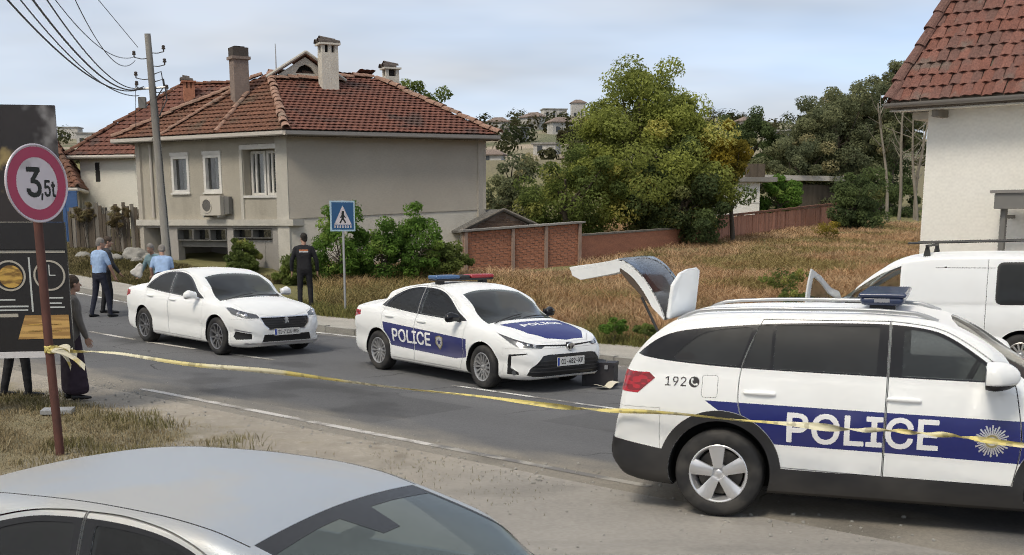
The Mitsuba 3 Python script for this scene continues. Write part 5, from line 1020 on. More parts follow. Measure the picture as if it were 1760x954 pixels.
# ------------------------------------------------------------------ the tan two storey house
def tan_house():
    k = thing('tan_house', 'tan two storey house with brown tiled hip roof, three chimneys and a blank side wall', 'house')
    p0, p1, p2 = (-6.83, 38.0), (-0.86, 40.6), (-12.6, 41.8); p3 = (-6.4, 47.2)
    F, S = Frame(p2, p0), Frame(p0, p1)        # facade (s from the left end), blank side
    L = F.L; f = lambda t: L - t               # t measured from the near corner
    zt = 5.06
    B1, B2 = Frame(p1, p3), Frame(p3, p2)
    # blank wall: upper render proud of the lower
    put(k, 'side_wall', S.wall(P2([(0, 2.55), (6.51, 2.86), (6.51, zt), (0, zt)]), -0.3, 0.035), 'stucco_taupe')
    put(k, 'lower_side_wall', S.wall(P2([(0.0, 0.3), (6.51, 0.3), (6.51, 2.86), (0, 2.55)]), -0.3, 0.0), 'stucco_pale', label='paler lower part of the blank side wall')
    for fr in (B1, B2): put(k, 'back_wall', fr.wall(sbox(0, 0.3, fr.L, zt), -0.3, 0.0), 'stucco_taupe')
    # facade with window openings and the recessed loggia by the corner
    wins = [(f(5.16), f(4.34)), (f(3.66), f(2.86))]
    lo = (f(1.88), f(0.48)); zb = 2.53
    holes = unary_union([sbox(a + 0.02, 3.41, b - 0.02, 4.54) for a, b in wins] + [sbox(lo[0], 3.27, lo[1], 4.82)])
    put(k, 'facade', F.wall(sbox(0, zb, f(0.48), zt).difference(holes), -0.28, 0.0), 'stucco_tan')
    put(k, 'corner_pier', F.box(f(0.47), L + 0.02, 0.5, zt - 0.002, -0.40, 0.05, 0.01), 'stucco_pale')
    for i, (a, b) in enumerate(wins): wall_window(F, k, a, b, 3.38, 4.56, 0.12, 0.10)
    for a, b in wins: put(k, 'roller_box', F.box(a - 0.02, b + 0.02, 4.56, 4.66, -0.05, 0.06, 0.01), 'frame_white')
    # loggia
    put(k, 'loggia', cat([F.box(lo[0] - 0.05, lo[1] + 0.1, 2.6, zt, -1.0, -0.9), F.box(lo[0] - 0.1, lo[0] - 0.002, 2.6, zt, -0.9, -0.285), F.box(lo[1] + 0.002, lo[1] + 0.1, 2.6, zt, -0.9, -0.405), F.box(lo[0], lo[1], zt - 0.1, zt - 0.01, -0.9, -0.285), F.box(lo[0], lo[1], 2.55, 2.65, -0.9, -0.285)]), 'stucco_tan')
    Wl = [(lo[0] + 0.03, lo[0] + 0.66), (lo[0] + 0.72, lo[1] - 0.03)]
    F2 = Frame(F.a - F.n * 0.32, F.a - F.n * 0.32 + F.e * F.L)
    for a, b in Wl: wall_window(F2, k, a, b, 3.27, 4.62, 0.05, 0.08, 2, True, False)
    put(k, 'loggia_wall', F.wall(sbox(lo[0] + 0.002, 2.66, lo[1] - 0.002, 4.94).difference(unary_union([sbox(a, 3.27, b, 4.62) for a, b in Wl])), -0.56, -0.40), 'stucco_tan')
    put(k, 'parapet_rail', F.box(lo[0] - 0.02, lo[1] + 0.02, 3.19, 3.265, -0.1, 0.05, 0.01), 'frame_white')
    put(k, 'pilaster', F.box(lo[0] - 0.14, lo[0] - 0.02, zb, 4.75, -0.02, 0.05, 0.008), 'stucco_pale')
    for h in (4.75,): put(k, 'lintel', F.box(lo[0] - 0.1, lo[1] + 0.05, 4.66, 4.80, -0.1, 0.06, 0.01), 'frame_white')
    put(k, 'down_pipe', tube([F.pt(f(6.1), z, 0.06) for z in (2.6, 3.4, 4.2, 4.95)], 0.045, 8), 'gutter_pale', 40)
    # floor slab, basement with open bays
    put(k, 'floor_slab', F.box(-0.02, L + 0.25, 2.34, 2.53, -0.35, 0.12, 0.012), 'stucco_pale')
    bays = [(f(6.75), f(5.85)), (f(5.05), f(2.75)), (f(2.45), f(0.75))]
    base = sbox(0, 0.2, f(0.48), 2.34)
    for a, b in bays: base = base.difference(sbox(a, 0.9 if a < 5 else 0.9, b, 2.26))
    put(k, 'basement_wall', F.wall(base, -0.28, 0.0), 'garage_grey')
    put(k, 'basement_back', F.box(0, L, 0.2, 2.3, -2.4, -2.3), 'garage_grey')
    put(k, 'basement_floor', F.box(0, L, 0.5, 0.95, -2.3, -0.3), 'concrete_grey')
    # strip windows high in the middle bay, the up and over door and a grey panel in the right one
    a, b = bays[1]; n = 3
    for i in range(n):
        wall_window(F, k, a + (b - a) * i / n + 0.01, a + (b - a) * (i + 1) / n - 0.01, 1.86, 2.24, 0.24, 0.022, 1, False, False, 'plastic_grey')
    put(k, 'bay_panel', F.box(a, b, 1.66, 1.855, -0.26, -0.14), 'plastic_grey')
    a, b = bays[2]
    for i in range(2): wall_window(F, k, a + (b - a) * i / 2 + 0.01, a + (b - a) * (i + 1) / 2 - 0.01, 1.95, 2.24, 0.24, 0.022, 1, False, False, 'plastic_grey')
    put(k, 'garage_door', F.box(a, b, 0.9, 1.90, -0.14, -0.09, 0.01), 'garage_grey', label='pale grey garage panel in the basement')
    for i in range(1, 4): put(k, 'garage_door_rib', F.box(a + (b - a) * i / 4 - 0.012, a + (b - a) * i / 4 + 0.012, 0.92, 1.88, -0.092, -0.075), 'garage_grey')
    # air conditioner
    ac = numbered(k + '__air_conditioner'); a0, a1 = f(3.52), f(2.62)
    put(ac, 'casing', F.box(a0, a1, 2.66, 3.27, 0.06, 0.36, 0.02), 'ac_white')
    g = trimesh.creation.annulus(0.19, 0.235, 0.03, 28); A = np.eye(4); A[:3, 0] = (1, 0, 0); A[:3, 1] = (0, 0, 1); A[:3, 2] = (0, 1, 0); A[:3, 3] = (a0 + 0.30, 0.366, 2.965); g.apply_transform(A); put(ac, 'fan_ring', F.put(g), 'ac_white')
    d = cyl(0.19, 0.012, (a0 + 0.30, 0.362, 2.965), (0, 1, 0), 28); put(ac, 'fan_recess', F.put(d), 'ac_grille')
    for j in range(-4, 5): 
        w_ = math.sqrt(max(0.19 ** 2 - (j * 0.042) ** 2, 0)); put(ac, 'grille_bar', F.box(a0 + 0.30 + j * 0.042 - 0.006, a0 + 0.30 + j * 0.042 + 0.006, 2.965 - w_, 2.965 + w_, 0.366, 0.376), 'plastic_grey')
    put(ac, 'side_panel', F.box(a1 + 0.005, a1 + 0.22, 2.70, 3.24, 0.05, 0.20, 0.01), 'plastic_grey')
    put(ac, 'bracket', cat([F.box(a0 + 0.1, a0 + 0.14, 2.60, 2.655, 0.0, 0.36)]), 'galvanised'); put(ac, 'bracket', F.box(a1 - 0.14, a1 - 0.1, 2.60, 2.655, 0.0, 0.36), 'galvanised')
    # roof
    e0, e1, e2, e3 = V3(-6.75, 37.42, 5.12), V3(-0.42, 40.18, 5.16), V3(-13.28, 41.75, 5.14), V3(-6.3, 48.0, 5.16)
    r1, r2 = V3(-8.05, 42.0, 7.24), V3(-4.70, 43.5, 7.24)
    faces = [[e0, e1, r2, r1], [e2, e0, r1], [e1, e3, r2], [e3, e2, r1, r2]]
    rf = put(k, 'roof', roof_slab(faces, 0.14), 'soffit_wood')
    for nm, pl, ev, sd in (('side', faces[0], (e0, e1), 1), ('front', faces[1], (e2, e0), 2)):
        ms = list(tile_field(pl, ev, 0.245, 0.19, 0.05, 0.004, sd, ripple=0.009))
        put(k, 'roof__roof_tile', cat(ms), 'tile_red' if nm == 'side' else 'tile_brown', kind='stuff')
    for pl, ev, sd in ((faces[2], (e1, e3), 5), (faces[3], (e3, e2), 6)):
        put(k, 'roof__roof_tile', cat(list(tile_field(pl, ev, 0.27, 0.225, 0.05, 0.005, sd))), 'tile_red', kind='stuff')
    for a, b, sd, n in ((e0, r1, 1, 0), (r1, r2, 2, 0), (e1, r2, 3, 0), (e2, r1, 4, 0)):
        up = V3(0, 0, 0.07)
        for m in ridge_tiles(a + up, b + up, 0.13, 0.36, sd): put(k, 'roof__ridge_tile', m, 'tile_pale')
    # mortar patches and rows of loose ridge tiles running up the front slope
    for t0, t1 in ((0.30, 0.84), (0.62, 0.93)):
        a = e2 + (e0 - e2) * t0 + V3(0, 0.05, 0.07); b = r1 + V3(0.2 * t0 - 0.3, -0.1, 0.05)
        for m in ridge_tiles(a, a + (b - a) * (0.93 if t0 < 0.5 else 0.72), 0.08, 0.34, int(t0 * 50)): put(k, 'roof__ridge_tile', m, 'tile_pale')
    # gutters and fascia
    for a, b in ((e0, e1), (e2, e0)):
        d = (b - a) / np.linalg.norm(b - a); n = np.array([d[1], -d[0], 0])
        prof = [(0.0, 0.0), (0.0, -0.11), (0.03, -0.14), (0.10, -0.14), (0.13, -0.11), (0.13, -0.01), (0.12, -0.01), (0.12, -0.105), (0.095, -0.13), (0.035, -0.13), (0.01, -0.105), (0.01, 0.0)]
        m = extr(Polygon(prof), float(np.linalg.norm(b - a))); A = np.eye(4); A[:3, 0] = n; A[:3, 1] = (0, 0, 1); A[:3, 2] = d; A[:3, 3] = a + n * 0.005 + V3(0, 0, 0.01)
        m.apply_transform(A); put(k, 'gutter', m, 'gutter_grey' if a is e0 else 'gutter_pale', 30)
        put(k, 'eave_board', roof_slab([[a - n * 0.02 + V3(0, 0, -0.145), b - n * 0.02 + V3(0, 0, -0.145), b - n * 0.62 + V3(0, 0, -0.06), a - n * 0.62 + V3(0, 0, -0.06)]], 0.02), 'soffit_wood')
    # gable vent on the ridge
    G = Frame((-7.95, 41.55), (-5.75, 42.51)); gz = 7.12; w = G.L
    vent = P2([(0.15, gz), (w - 0.15, gz), (w / 2, 7.80)]); hole = P2([(w / 2 - 0.34, gz + 0.16), (w / 2 + 0.34, gz + 0.16), (w / 2 + 0.2, gz + 0.36), (w / 2, gz + 0.45), (w / 2 - 0.2, gz + 0.36)])
    vt = put(k, 'roof__gable_vent', G.wall(vent.difference(hole), -0.12, 0.0), 'stucco_pale')
    put(k, 'roof__gable_dark', G.wall(vent.buffer(-0.08), -0.4, -0.35), 'room_dark')
    put(k, 'roof__gable_sill', cat(ridge_tiles(G.pt(0.0, gz - 0.03, 0.06), G.pt(w, gz - 0.03, 0.06), 0.12, 0.3, 9)), 'tile_pale', kind='stuff')
    l, r_, t = G.pt(-0.15, gz - 0.03, 0.12), G.pt(w + 0.15, gz - 0.03, 0.12), G.pt(w / 2, 7.95, 0.12); back = V3(-G.n[0], -G.n[1], 0) * 2.2
    put(k, 'roof__gable_roof', roof_slab([[l, t, t + back, l + back], [t, r_, r_ + back, t + back]], 0.08), 'tile_brown')
    for a, b in ((l, t), (r_, t)): 
        put(k, 'roof__verge', tube([a + V3(0, 0, 0.01), b + V3(0, 0, 0.01)], 0.05, 6), 'stucco_pale', 40)
    chimney(k, (-8.83, 41.0), 0.50, 0.44, 6.2, 7.58, 'brick_greyish', 0.55, 'brick')
    chimney(k, (-6.05, 41.75), 0.56, 0.50, 6.4, 7.88, 'stucco_pale', 0.42, 'tile')
    chimney(k, (-4.37, 45.6), 0.50, 0.45, 5.8, 7.58, 'stucco_pale', 0.42, 'arch')
    put(k, 'aerial', tube([(-8.0, 43.0, 6.9), (-8.0, 43.0, 8.35)], [0.03, 0.015], 6), 'galvanised', 40)
    return k
bumped('brick_greyish', proc(lambda p, n, uv: mix((0.26, 0.20, 0.17), (0.17, 0.135, 0.115), dr.maximum(smoothstep(0.40, 0.5, dr.abs(p.z * 13 - dr.floor(p.z * 13) - 0.5)), fbm(p.x * 7, p.y * 7, p.z * 7, 3)))), 0.95, proc(lambda p, n, uv: fbm(p.x * 30, p.y * 30, p.z * 30, 3)), 0.006)
tan_house()
# ------------------------------------------------------------------ houses to the left
def hip_house(name, label, corners, zb, ze, apexes, wall_mat, tile_mat, over=0.4, expo=0.3):
    k = thing(name, label, 'house'); n = len(corners); C = [np.array(c, float) for c in corners]; ctr = sum(C) / n
    for i in range(n):
        fr = Frame(C[i], C[(i + 1) % n]); put(k, 'wall', fr.wall(sbox(0.0, zb, fr.L, ze), -0.25, 0.0), wall_mat)
    E = [V3(*(c + (c - ctr) / np.linalg.norm(c - ctr) * over * 1.4), ze - 0.05) for c in C]
    r1, r2 = [np.asarray(a, float) for a in apexes]
    faces = [[E[0], E[1], r2, r1], [E[1], E[2], r2], [E[2], E[3], r1, r2], [E[3], E[0], r1]]
    put(k, 'roof', roof_slab(faces, 0.14), 'soffit_wood')
    for i, fc in enumerate(faces): put(k, 'roof__roof_tile', cat(list(tile_field(fc, (fc[0], fc[1]), expo, 0.25, 0.05, 0.005, i))), tile_mat, kind='stuff')
    for a, b in ((E[0], r1), (E[1], r2), (E[2], r2), (E[3], r1), (r1, r2)):
        put(k, 'roof__ridge_tile', cat(ridge_tiles(a + V3(0, 0, 0.06), b + V3(0, 0, 0.06), 0.12, 0.36, 7)), 'tile_brown', kind='stuff')
    for i in range(2):
        a, b = E[i], E[(i + 1) % n]; put(k, 'gutter', tube([a + V3(0, 0, -0.05), b + V3(0, 0, -0.05)], 0.07, 8), 'gutter_pale', 40)
    return k
k = hip_house('cream_house', 'cream house with a red tiled roof just left of the tan house', [(-17.45, 50.4), (-9.5, 48.2), (-7.8, 55.6), (-15.6, 58.0)], 1.6, 5.1, ((-13.9, 53.2, 8.05), (-11.2, 52.4, 8.05)), 'stucco_cream', 'tile_red')
fr = Frame((-17.45, 50.4), (-9.5, 48.2)); put(k, 'slot_window', cat([fr.box(0.70, 0.90, 4.05, 4.80, 0.002, 0.012)]), 'room_dark')
chimney(k, (-13.35, 52.2), 0.45, 0.45, 6.6, 7.85, 'brick_red', 0.3, 'tile')
k = hip_house('russet_house', 'low house under a steep russet tiled roof at the far left', [(-22.5, 47.6), (-16.55, 46.8), (-18.0, 52.0), (-23.5, 53.0)], 1.4, 3.75, ((-20.8, 50.2, 5.85), (-18.35, 49.8, 5.8)), 'stucco_pale', 'tile_brown', 0.3)
# blue sheet metal gate and the old fence with its junk
G = Frame((-17.6, 45.4), (-15.72, 44.9)); k = thing('blue_gate', 'blue sheet metal gate at the foot of the russet roofed house', 'gate')
for i in range(8): put(k, 'sheet', G.box(i * G.L / 8 + 0.004, (i + 1) * G.L / 8 - 0.004, 1.5, 3.5, -0.02 + 0.012 * (i % 2), 0.02 + 0.012 * (i % 2)), 'blue_sheet')
put(k, 'top_rail', G.box(0, G.L, 3.5, 3.56, -0.03, 0.04), 'blue_sheet')
rs = np.random.RandomState(5)
G = Frame((-15.5, 43.2), (-12.55, 42.0)); k = thing('board_fence', 'weathered dark board fence between the blue gate and the tan house', 'fence')
for i in range(19):
    s0 = i * G.L / 19; hh = 2.98 + rs.uniform(-0.25, 0.15)
    put(k, 'board', G.box(s0 + 0.006, s0 + G.L / 19 - 0.006 - 0.02 * rs.rand(), 1.45, hh, -0.012 + 0.02 * rs.rand(), 0.012 + 0.02 * rs.rand()), ('wood_dark', 'wood_grey', 'wood_dark')[i % 3])
for z in (1.9, 2.6): put(k, 'rail', G.box(0, G.L, z, z + 0.07, -0.07, -0.015), 'wood_dark')
for s0 in (0.0, 1.45, G.L - 0.06): put(k, 'post', G.box(s0, s0 + 0.12, 1.4, 2.95, -0.18, -0.07), 'wood_grey')
for i, (x, y, r) in enumerate([(-13.5, 40.6, 0.32), (-13.0, 40.3, 0.24), (-12.45, 40.7, 0.36), (-14.3, 41.0, 0.22), (-12.2, 40.0, 0.18), (-11.9, 40.6, 0.25)]):
    m = trimesh.creation.icosphere(3, r); d = meshkit.fbm(m.vertices * 4.5 / r * 0.35 + i * 7, 3, i) - 0.5; m.vertices *= (1 + 0.7 * d)[:, None] * np.array([1.2, 1, 0.9]); m.apply_translation((x, y, tz(x, y) + 0.25 * r))
    single('boulder', m, 'kerb_stone', 'pale boulder heaped before the weathered board fence', 'rock', 35, group='boulders before the board fence')
# ------------------------------------------------------------------ shed, brick wall and plank fence behind the field
def shed():
    k = thing('brick_shed', 'low brick shed with a grey gabled roof beside the tan house', 'shed')
    G = Frame((-1.45, 39.75), (0.75, 40.4)); back = V3(-G.n[0], -G.n[1], 0)
    put(k, 'gable_wall', G.wall(P2([(0, 0.6), (G.L, 0.6), (G.L, 2.28), (G.L * 0.52, 2.78), (0, 2.22)]), -0.15, -0.02), 'mortar')
    pg = P2([(0, 0.6), (G.L, 0.6), (G.L, 2.28), (G.L * 0.52, 2.78), (0, 2.22)])
    for m in brick_face(G, k, 0, G.L, 1.9, 2.78, 0.24, 0.075, 'brick_brown', 0.014, 0.004, poly=pg): put(k, 'gable_wall__brick', m, 'brick_brown')
    a, b, c = G.pt(-0.25, 2.18, 0.15), G.pt(G.L * 0.52, 2.86, 0.15), G.pt(G.L + 0.3, 2.26, 0.15); bk = back * 3.2 + V3(-0.75, 0, 0)
    put(k, 'roof', roof_slab([[a, b, b + bk, a + bk], [b, c, c + bk, b + bk]], 0.07), 'roof_felt')
    for p, q in ((a, b), (b, c)): put(k, 'verge_board', tube([p, q], 0.045, 6), 'wood_grey', 40)
    S2 = Frame((-1.45 + bk[0], 39.75 + bk[1]), (-1.45, 39.75)); put(k, 'side_wall', S2.wall(sbox(0, 0.6, S2.L, 2.2), -0.15, 0), 'stucco_pale')
pbr('roof_felt', proc(lambda p, n, uv: mix((0.13, 0.125, 0.115), (0.075, 0.072, 0.066), fbm(p.x * 4, p.y * 4, p.z * 4, 4))), 0.9)
shed()
def brick_wall():
    k = thing('brick_wall', 'red brick garden wall with pale posts behind the police saloon', 'wall')
    W = Frame((-1.49, 37.8), (2.23, 40.2)); n = 16
    top = lambda s: 2.20 + 0.27 * s / W.L
    put(k, 'core', W.wall(P2([(0, 0.4), (W.L, 0.4), (W.L, top(W.L) - 0.05), (0, top(0) - 0.05)]), -0.12, 0.0), 'mortar')
    ms = []
    for r in range(19):
        for c in range(-1, 16):
            s0 = (c + 0.5 * (r % 2)) * 0.29; s1 = min(s0 + 0.29, W.L); s0 = max(s0, 0)
            if s1 - s0 < 0.08: continue
            z0 = 0.72 + r * 0.083 + 0.27 * (s0 + s1) / 2 / W.L
            if z0 + 0.08 < top(s0) - 0.05: ms.append(W.box(s0 + 0.006, s1 - 0.006, z0 + 0.005, z0 + 0.078, -0.01, 0.014 + 0.012 * rs.rand()))
    for m in ms[-300:]: put(k, 'core__brick', m, 'brick_red')
    if len(ms) > 300: put(k, 'core__lower_bricks', cat(ms[:-300]), 'brick_red', kind='stuff')
    for s0 in (0.0, 1.72, 2.98, W.L - 0.12): put(k, 'post', W.box(s0, s0 + 0.10, 0.4, top(s0) - 0.06, 0.03, 0.10, 0.008), 'post_pale')
    a, b = W.pt(-0.1, top(0) - 0.03, 0), W.pt(W.L + 0.1, top(W.L) - 0.03, 0)
    nn = V3(W.n[0], W.n[1], 0) * 0.14
    put(k, 'coping', roof_slab([[a + nn + V3(0, 0, 0.045), b + nn + V3(0, 0, 0.045), b - nn + V3(0, 0, 0.045), a - nn + V3(0, 0, 0.045)]], 0.06), 'concrete_grey')
    # the return of the wall running back along the field
    k2 = thing('low_brick_wall', 'lower brown brick wall running right from the red garden wall', 'wall')
    W2 = Frame((2.25, 40.5), (8.0, 47.8)); put(k2, 'core', W2.wall(P2([(0, 0.6), (W2.L, 1.4), (W2.L, 2.3), (0, 2.0)]), -0.12, 0.0), 'brick_red')
    put(k2, 'coping', W2.wall(P2([(0, 2.0), (W2.L, 2.3), (W2.L, 2.36), (0, 2.06)]), -0.15, 0.03), 'wood_grey')
pbr('post_pale', proc(lambda p, n, uv: mix((0.34, 0.25, 0.20), (0.24, 0.17, 0.135), fbm(p.x * 8, p.y * 8, p.z * 3, 3))), 0.9)
brick_wall()
def plank_fence():
    k = thing('plank_fence', 'reddish upright plank fence climbing towards the dark trees', 'fence')
    W = Frame((8.01, 48.0), (14.87, 56.9)); n = 44
    for i in range(n):
        s0 = i * W.L / n; t = s0 / W.L
        put(k, 'plank', W.box(s0 + 0.006, s0 + W.L / n - 0.008, 1.45 + 0.75 * t, 2.62 + 0.62 * t + rs.uniform(-0.035, 0.02), 0.0 + 0.02 * rs.rand(), 0.035 + 0.03 * rs.rand()), 'wood_red')
    put(k, 'capping', W.wall(P2([(0, 2.63), (W.L, 3.25), (W.L, 3.33), (0, 2.71)]), -0.05, 0.10), 'tile_brown')
    for z in (1.9, 2.4): put(k, 'rail', W.wall(P2([(0, z), (W.L, z + 0.62), (W.L, z + 0.70), (0, z + 0.08)]), -0.05, -0.005), 'wood_red')
plank_fence()
def white_hut():
    k = thing('white_hut', 'small white flat roofed hut peeking out behind the big tree', 'hut')
    W = Frame((9.6, 60.0), (12.05, 60.4)); put(k, 'wall', W.wall(sbox(0, 1.8, W.L, 4.35), -0.2, 0), 'stucco_white')
    W2 = Frame((12.05, 60.4), (12.6, 63.5)); put(k, 'side_wall', W2.wall(sbox(0, 1.8, W2.L, 4.35), -0.2, 0), 'stucco_white')
    put(k, 'roof_slab', cbox(3.2, 3.8, 0.22, 0.03, (10.95, 61.8, 4.48), rz=0.16), 'concrete_grey')
    put(k, 'parapet', cbox(0.8, 0.6, 0.62, 0.02, (11.75, 60.3, 4.90), rz=0.16), 'wood_dark')
    put(k, 'wall_panel', W.box(0.9, W.L - 0.02, 3.35, 3.38, 0.0, 0.012), 'concrete_grey')
    k = thing('garden_shed', 'dark shed with a long pale roof edge right of the white hut', 'shed')
    W = Frame((12.8, 64.3), (17.3, 66.5)); put(k, 'wall', W.wall(sbox(2.6, 2.2, W.L, 4.4), -0.2, 0), 'wood_dark')
    put(k, 'roof', cbox(5.6, 3.0, 0.26, 0.03, (14.6, 66.5, 4.72), rz=0.44), 'gutter_pale')
white_hut()
# ------------------------------------------------------------------ the white house on the right
def white_house():
    k = thing('white_house', 'white house with a tall weathered red tile roof cut by the right edge', 'house')
    A = np.array([6.75, 22.5]); e0 = V3(*A, 4.52); e1 = V3(*(A + DU * 9.5), 4.52)
    wc = A + DU * 0.50 + DN * 0.50
    W = Frame(wc, wc + DU * 8.6); 
    put(k, 'wall', W.wall(sbox(0, -0.1, W.L, 4.5), -0.3, 0.0), 'stucco_white')
    W2 = Frame(wc + DN * 9, wc); put(k, 'end_wall', W2.wall(sbox(0, -0.1, W2.L - 0.302, 4.5), -0.3, 0.0), 'stucco_white')
    nn = V3(*DN, 0); run, rise = 3.1, 5.3
    r0 = e0 + V3(*DU, 0) * 1.45 + nn * run + V3(0, 0, rise); r1 = e1 + nn * run + V3(0, 0, rise)
    face = [e0, e1, r1, r0]; e3 = e0 + nn * 9.8
    put(k, 'roof', roof_slab([face, [e3, e0, r0, e3 + V3(*DU, 0) * 1.45 + V3(0, 0, rise) - nn * 3.1]], 0.12), 'soffit_wood')
    ms = list(tile_field(face, (e0, e1), 0.25, 0.185, 0.045, 0.010, 3, 0.0, 0.016))
    vis = lambda m: m.centroid[0] / m.centroid[1] < 0.435 and (m.centroid[2] - 2.43) / m.centroid[1] < 0.185; near = [m for m in ms if vis(m)]; rest = [m for m in ms if not vis(m)]
    for i, m in enumerate(near[:300]): put(k, 'roof__roof_tile', m, 'roof_tile_%d' % (rs.randint(4)))
    put(k, 'roof__far_tiles', cat(near[300:] + rest), 'roof_tile_0', kind='stuff')
    hf = [e3, e0, r0]; put(k, 'roof__hip_tiles', cat(list(tile_field(hf, (e3, e0), 0.25, 0.185, 0.045, 0.010, 4))), 'roof_tile_2', kind='stuff')
    for m in ridge_tiles(e0 + V3(0, 0, 0.08), r0 + V3(0, 0, 0.08), 0.12, 0.36, 8): put(k, 'roof__ridge_tile', m, 'roof_tile_2')
    put(k, 'soffit', roof_slab([[e0 + V3(0, 0, -0.13), e1 + V3(0, 0, -0.13), e1 + nn * 0.52 + V3(0, 0, -0.1), e0 + nn * 0.52 + V3(0, 0, -0.1)]], 0.025), 'stucco_pale')
    d = V3(*DU, 0); n_ = V3(-DN[0], -DN[1], 0)
    ang = np.linspace(np.pi, 2 * np.pi, 10); prof = [(0.075 + 0.075 * math.cos(a), -0.02 + 0.075 * math.sin(a)) for a in ang]; prof += [(0.075 + 0.066 * math.cos(a), -0.02 + 0.066 * math.sin(a)) for a in ang[::-1]]
    m = extr(Polygon(prof), 9.5); M = np.eye(4); M[:3, 0] = n_; M[:3, 1] = (0, 0, 1); M[:3, 2] = d; M[:3, 3] = e0 - d * 0.06 + n_ * 0.01; m.apply_transform(M); put(k, 'gutter', m, 'gutter_grey', 40)
    for i in range(3): put(k, 'rafter_end', W.box(0.25 + i * 2.6, 0.37 + i * 2.6, 4.25, 4.37, 0.0, 0.42, 0.01), 'wood_grey')
    for q in (W2,): put(k, 'end_fascia', q.box(0.0, q.L, 4.25, 4.38, 0.0, 0.3, 0.01), 'stucco_pale')
    # lamp housing on its bracket
    lp = numbered(k + '__wall_lamp'); s0 = 1.60
    put(lp, 'housing', W.box(s0 - 0.05, s0 + 1.4, 2.66, 2.92, 0.30, 0.62, 0.03), 'plastic_grey'); put(lp, 'lid', W.box(s0 - 0.12, s0 + 1.4, 2.92, 2.97, 0.26, 0.66, 0.015), 'gutter_grey')
    put(lp, 'stem', W.box(s0 + 0.02, s0 + 0.11, 1.2, 2.66, 0.40, 0.49, 0.01), 'plastic_grey'); put(lp, 'arm', W.box(s0 + 0.03, s0 + 0.09, 2.5, 2.56, 0.0, 0.40), 'plastic_grey')
white_house()
# ------------------------------------------------------------------ trees and bushes
scene['leaf'] = {'type': 'principledthin', 'base_color': {'type': 'mesh_attribute', 'name': 'vertex_color'}, 'roughness': 0.7, 'diff_trans': 1.0, 'eta': 1.3}
bumped('bark', proc(lambda p, n, uv: mix((0.13, 0.105, 0.08), (0.075, 0.06, 0.048), fbm(p.x * 9, p.y * 9, p.z * 2, 4))), 0.95, proc(lambda p, n, uv: fbm(p.x * 25, p.y * 25, p.z * 6, 3)), 0.02)
pbr('bark_pale', proc(lambda p, n, uv: mix((0.30, 0.27, 0.22), (0.18, 0.155, 0.125), fbm(p.x * 9, p.y * 9, p.z * 2, 4))), 0.95)
def leaves(P, N, size, pal, rs, aspect=0.5, bend=0.0):
    """One folded leaf (two triangles) per point, facing roughly along N."""
    n = len(P); N = N / (np.linalg.norm(N, axis=1, keepdims=True) + 1e-9)
    r = rs.normal(size=(n, 3)); a = np.cross(N, r); a /= np.linalg.norm(a, axis=1, keepdims=True) + 1e-9; b = np.cross(N, a)
    s = size * rs.uniform(0.6, 1.35, (n, 1)); w = s * aspect
    V = np.stack([P - a * s * 0.5, P + b * w * 0.5 + N * s * 0.08, P + a * s * 0.5, P - b * w * 0.5 + N * s * 0.08], 1).reshape(-1, 3)
    i = np.arange(n)[:, None] * 4; F = np.concatenate([i + [0, 1, 2], i + [0, 2, 3]])
    return trimesh.Trimesh(V, F, process=False)
def crown_points(rs, clumps, per, radii, jit=0.5):
    P, N, K = [], [], []
    for i, (c, r) in enumerate(zip(clumps, radii)):
        d = rs.normal(size=(per, 3)); d /= np.linalg.norm(d, axis=1, keepdims=True); rr = rs.uniform(0.35, 1.0, (per, 1)) ** 0.6
        P.append(c + d * rr * r * np.array([1, 1, 0.75])); N.append(d * 0.7 + rs.normal(size=(per, 3)) * jit + [0, 0, 0.35]); K.append(np.full(per, i))
    return np.concatenate(P), np.concatenate(N), np.concatenate(K)
def crown_clumps(rs, n, c, R, seed, flat=1.0, rough=0.35, taper=0.0):
    out = []
    while len(out) < n:
        d = rs.normal(size=3); d /= np.linalg.norm(d); t = rs.uniform(0.25, 1.0) ** 0.5
        m = 1 + rough * 2 * (meshkit.fbm((d * 2.1 + seed)[None], 3, seed)[0] - 0.5)
        p = d * t * m
        if p[2] < -0.75 * flat: continue
        p = p * np.array([1 - taper * p[2], 1 - taper * p[2], 1]); out.append(np.asarray(c) + p * np.asarray(R))
    return np.array(out)
def leaf_colors(rs, K, nk, pal, P=None, warm=None):
    pal = np.array(pal); t = rs.rand(nk); base = pal[0] * (1 - t[:, None]) + pal[1] * t[:, None]; hot = rs.rand(nk) < 0.07; base[hot] = pal[2]
    col = base[K] * rs.uniform(0.7, 1.3, (len(K), 1))
    return np.repeat(np.clip(col, 0.005, 0.6), 4, 0)
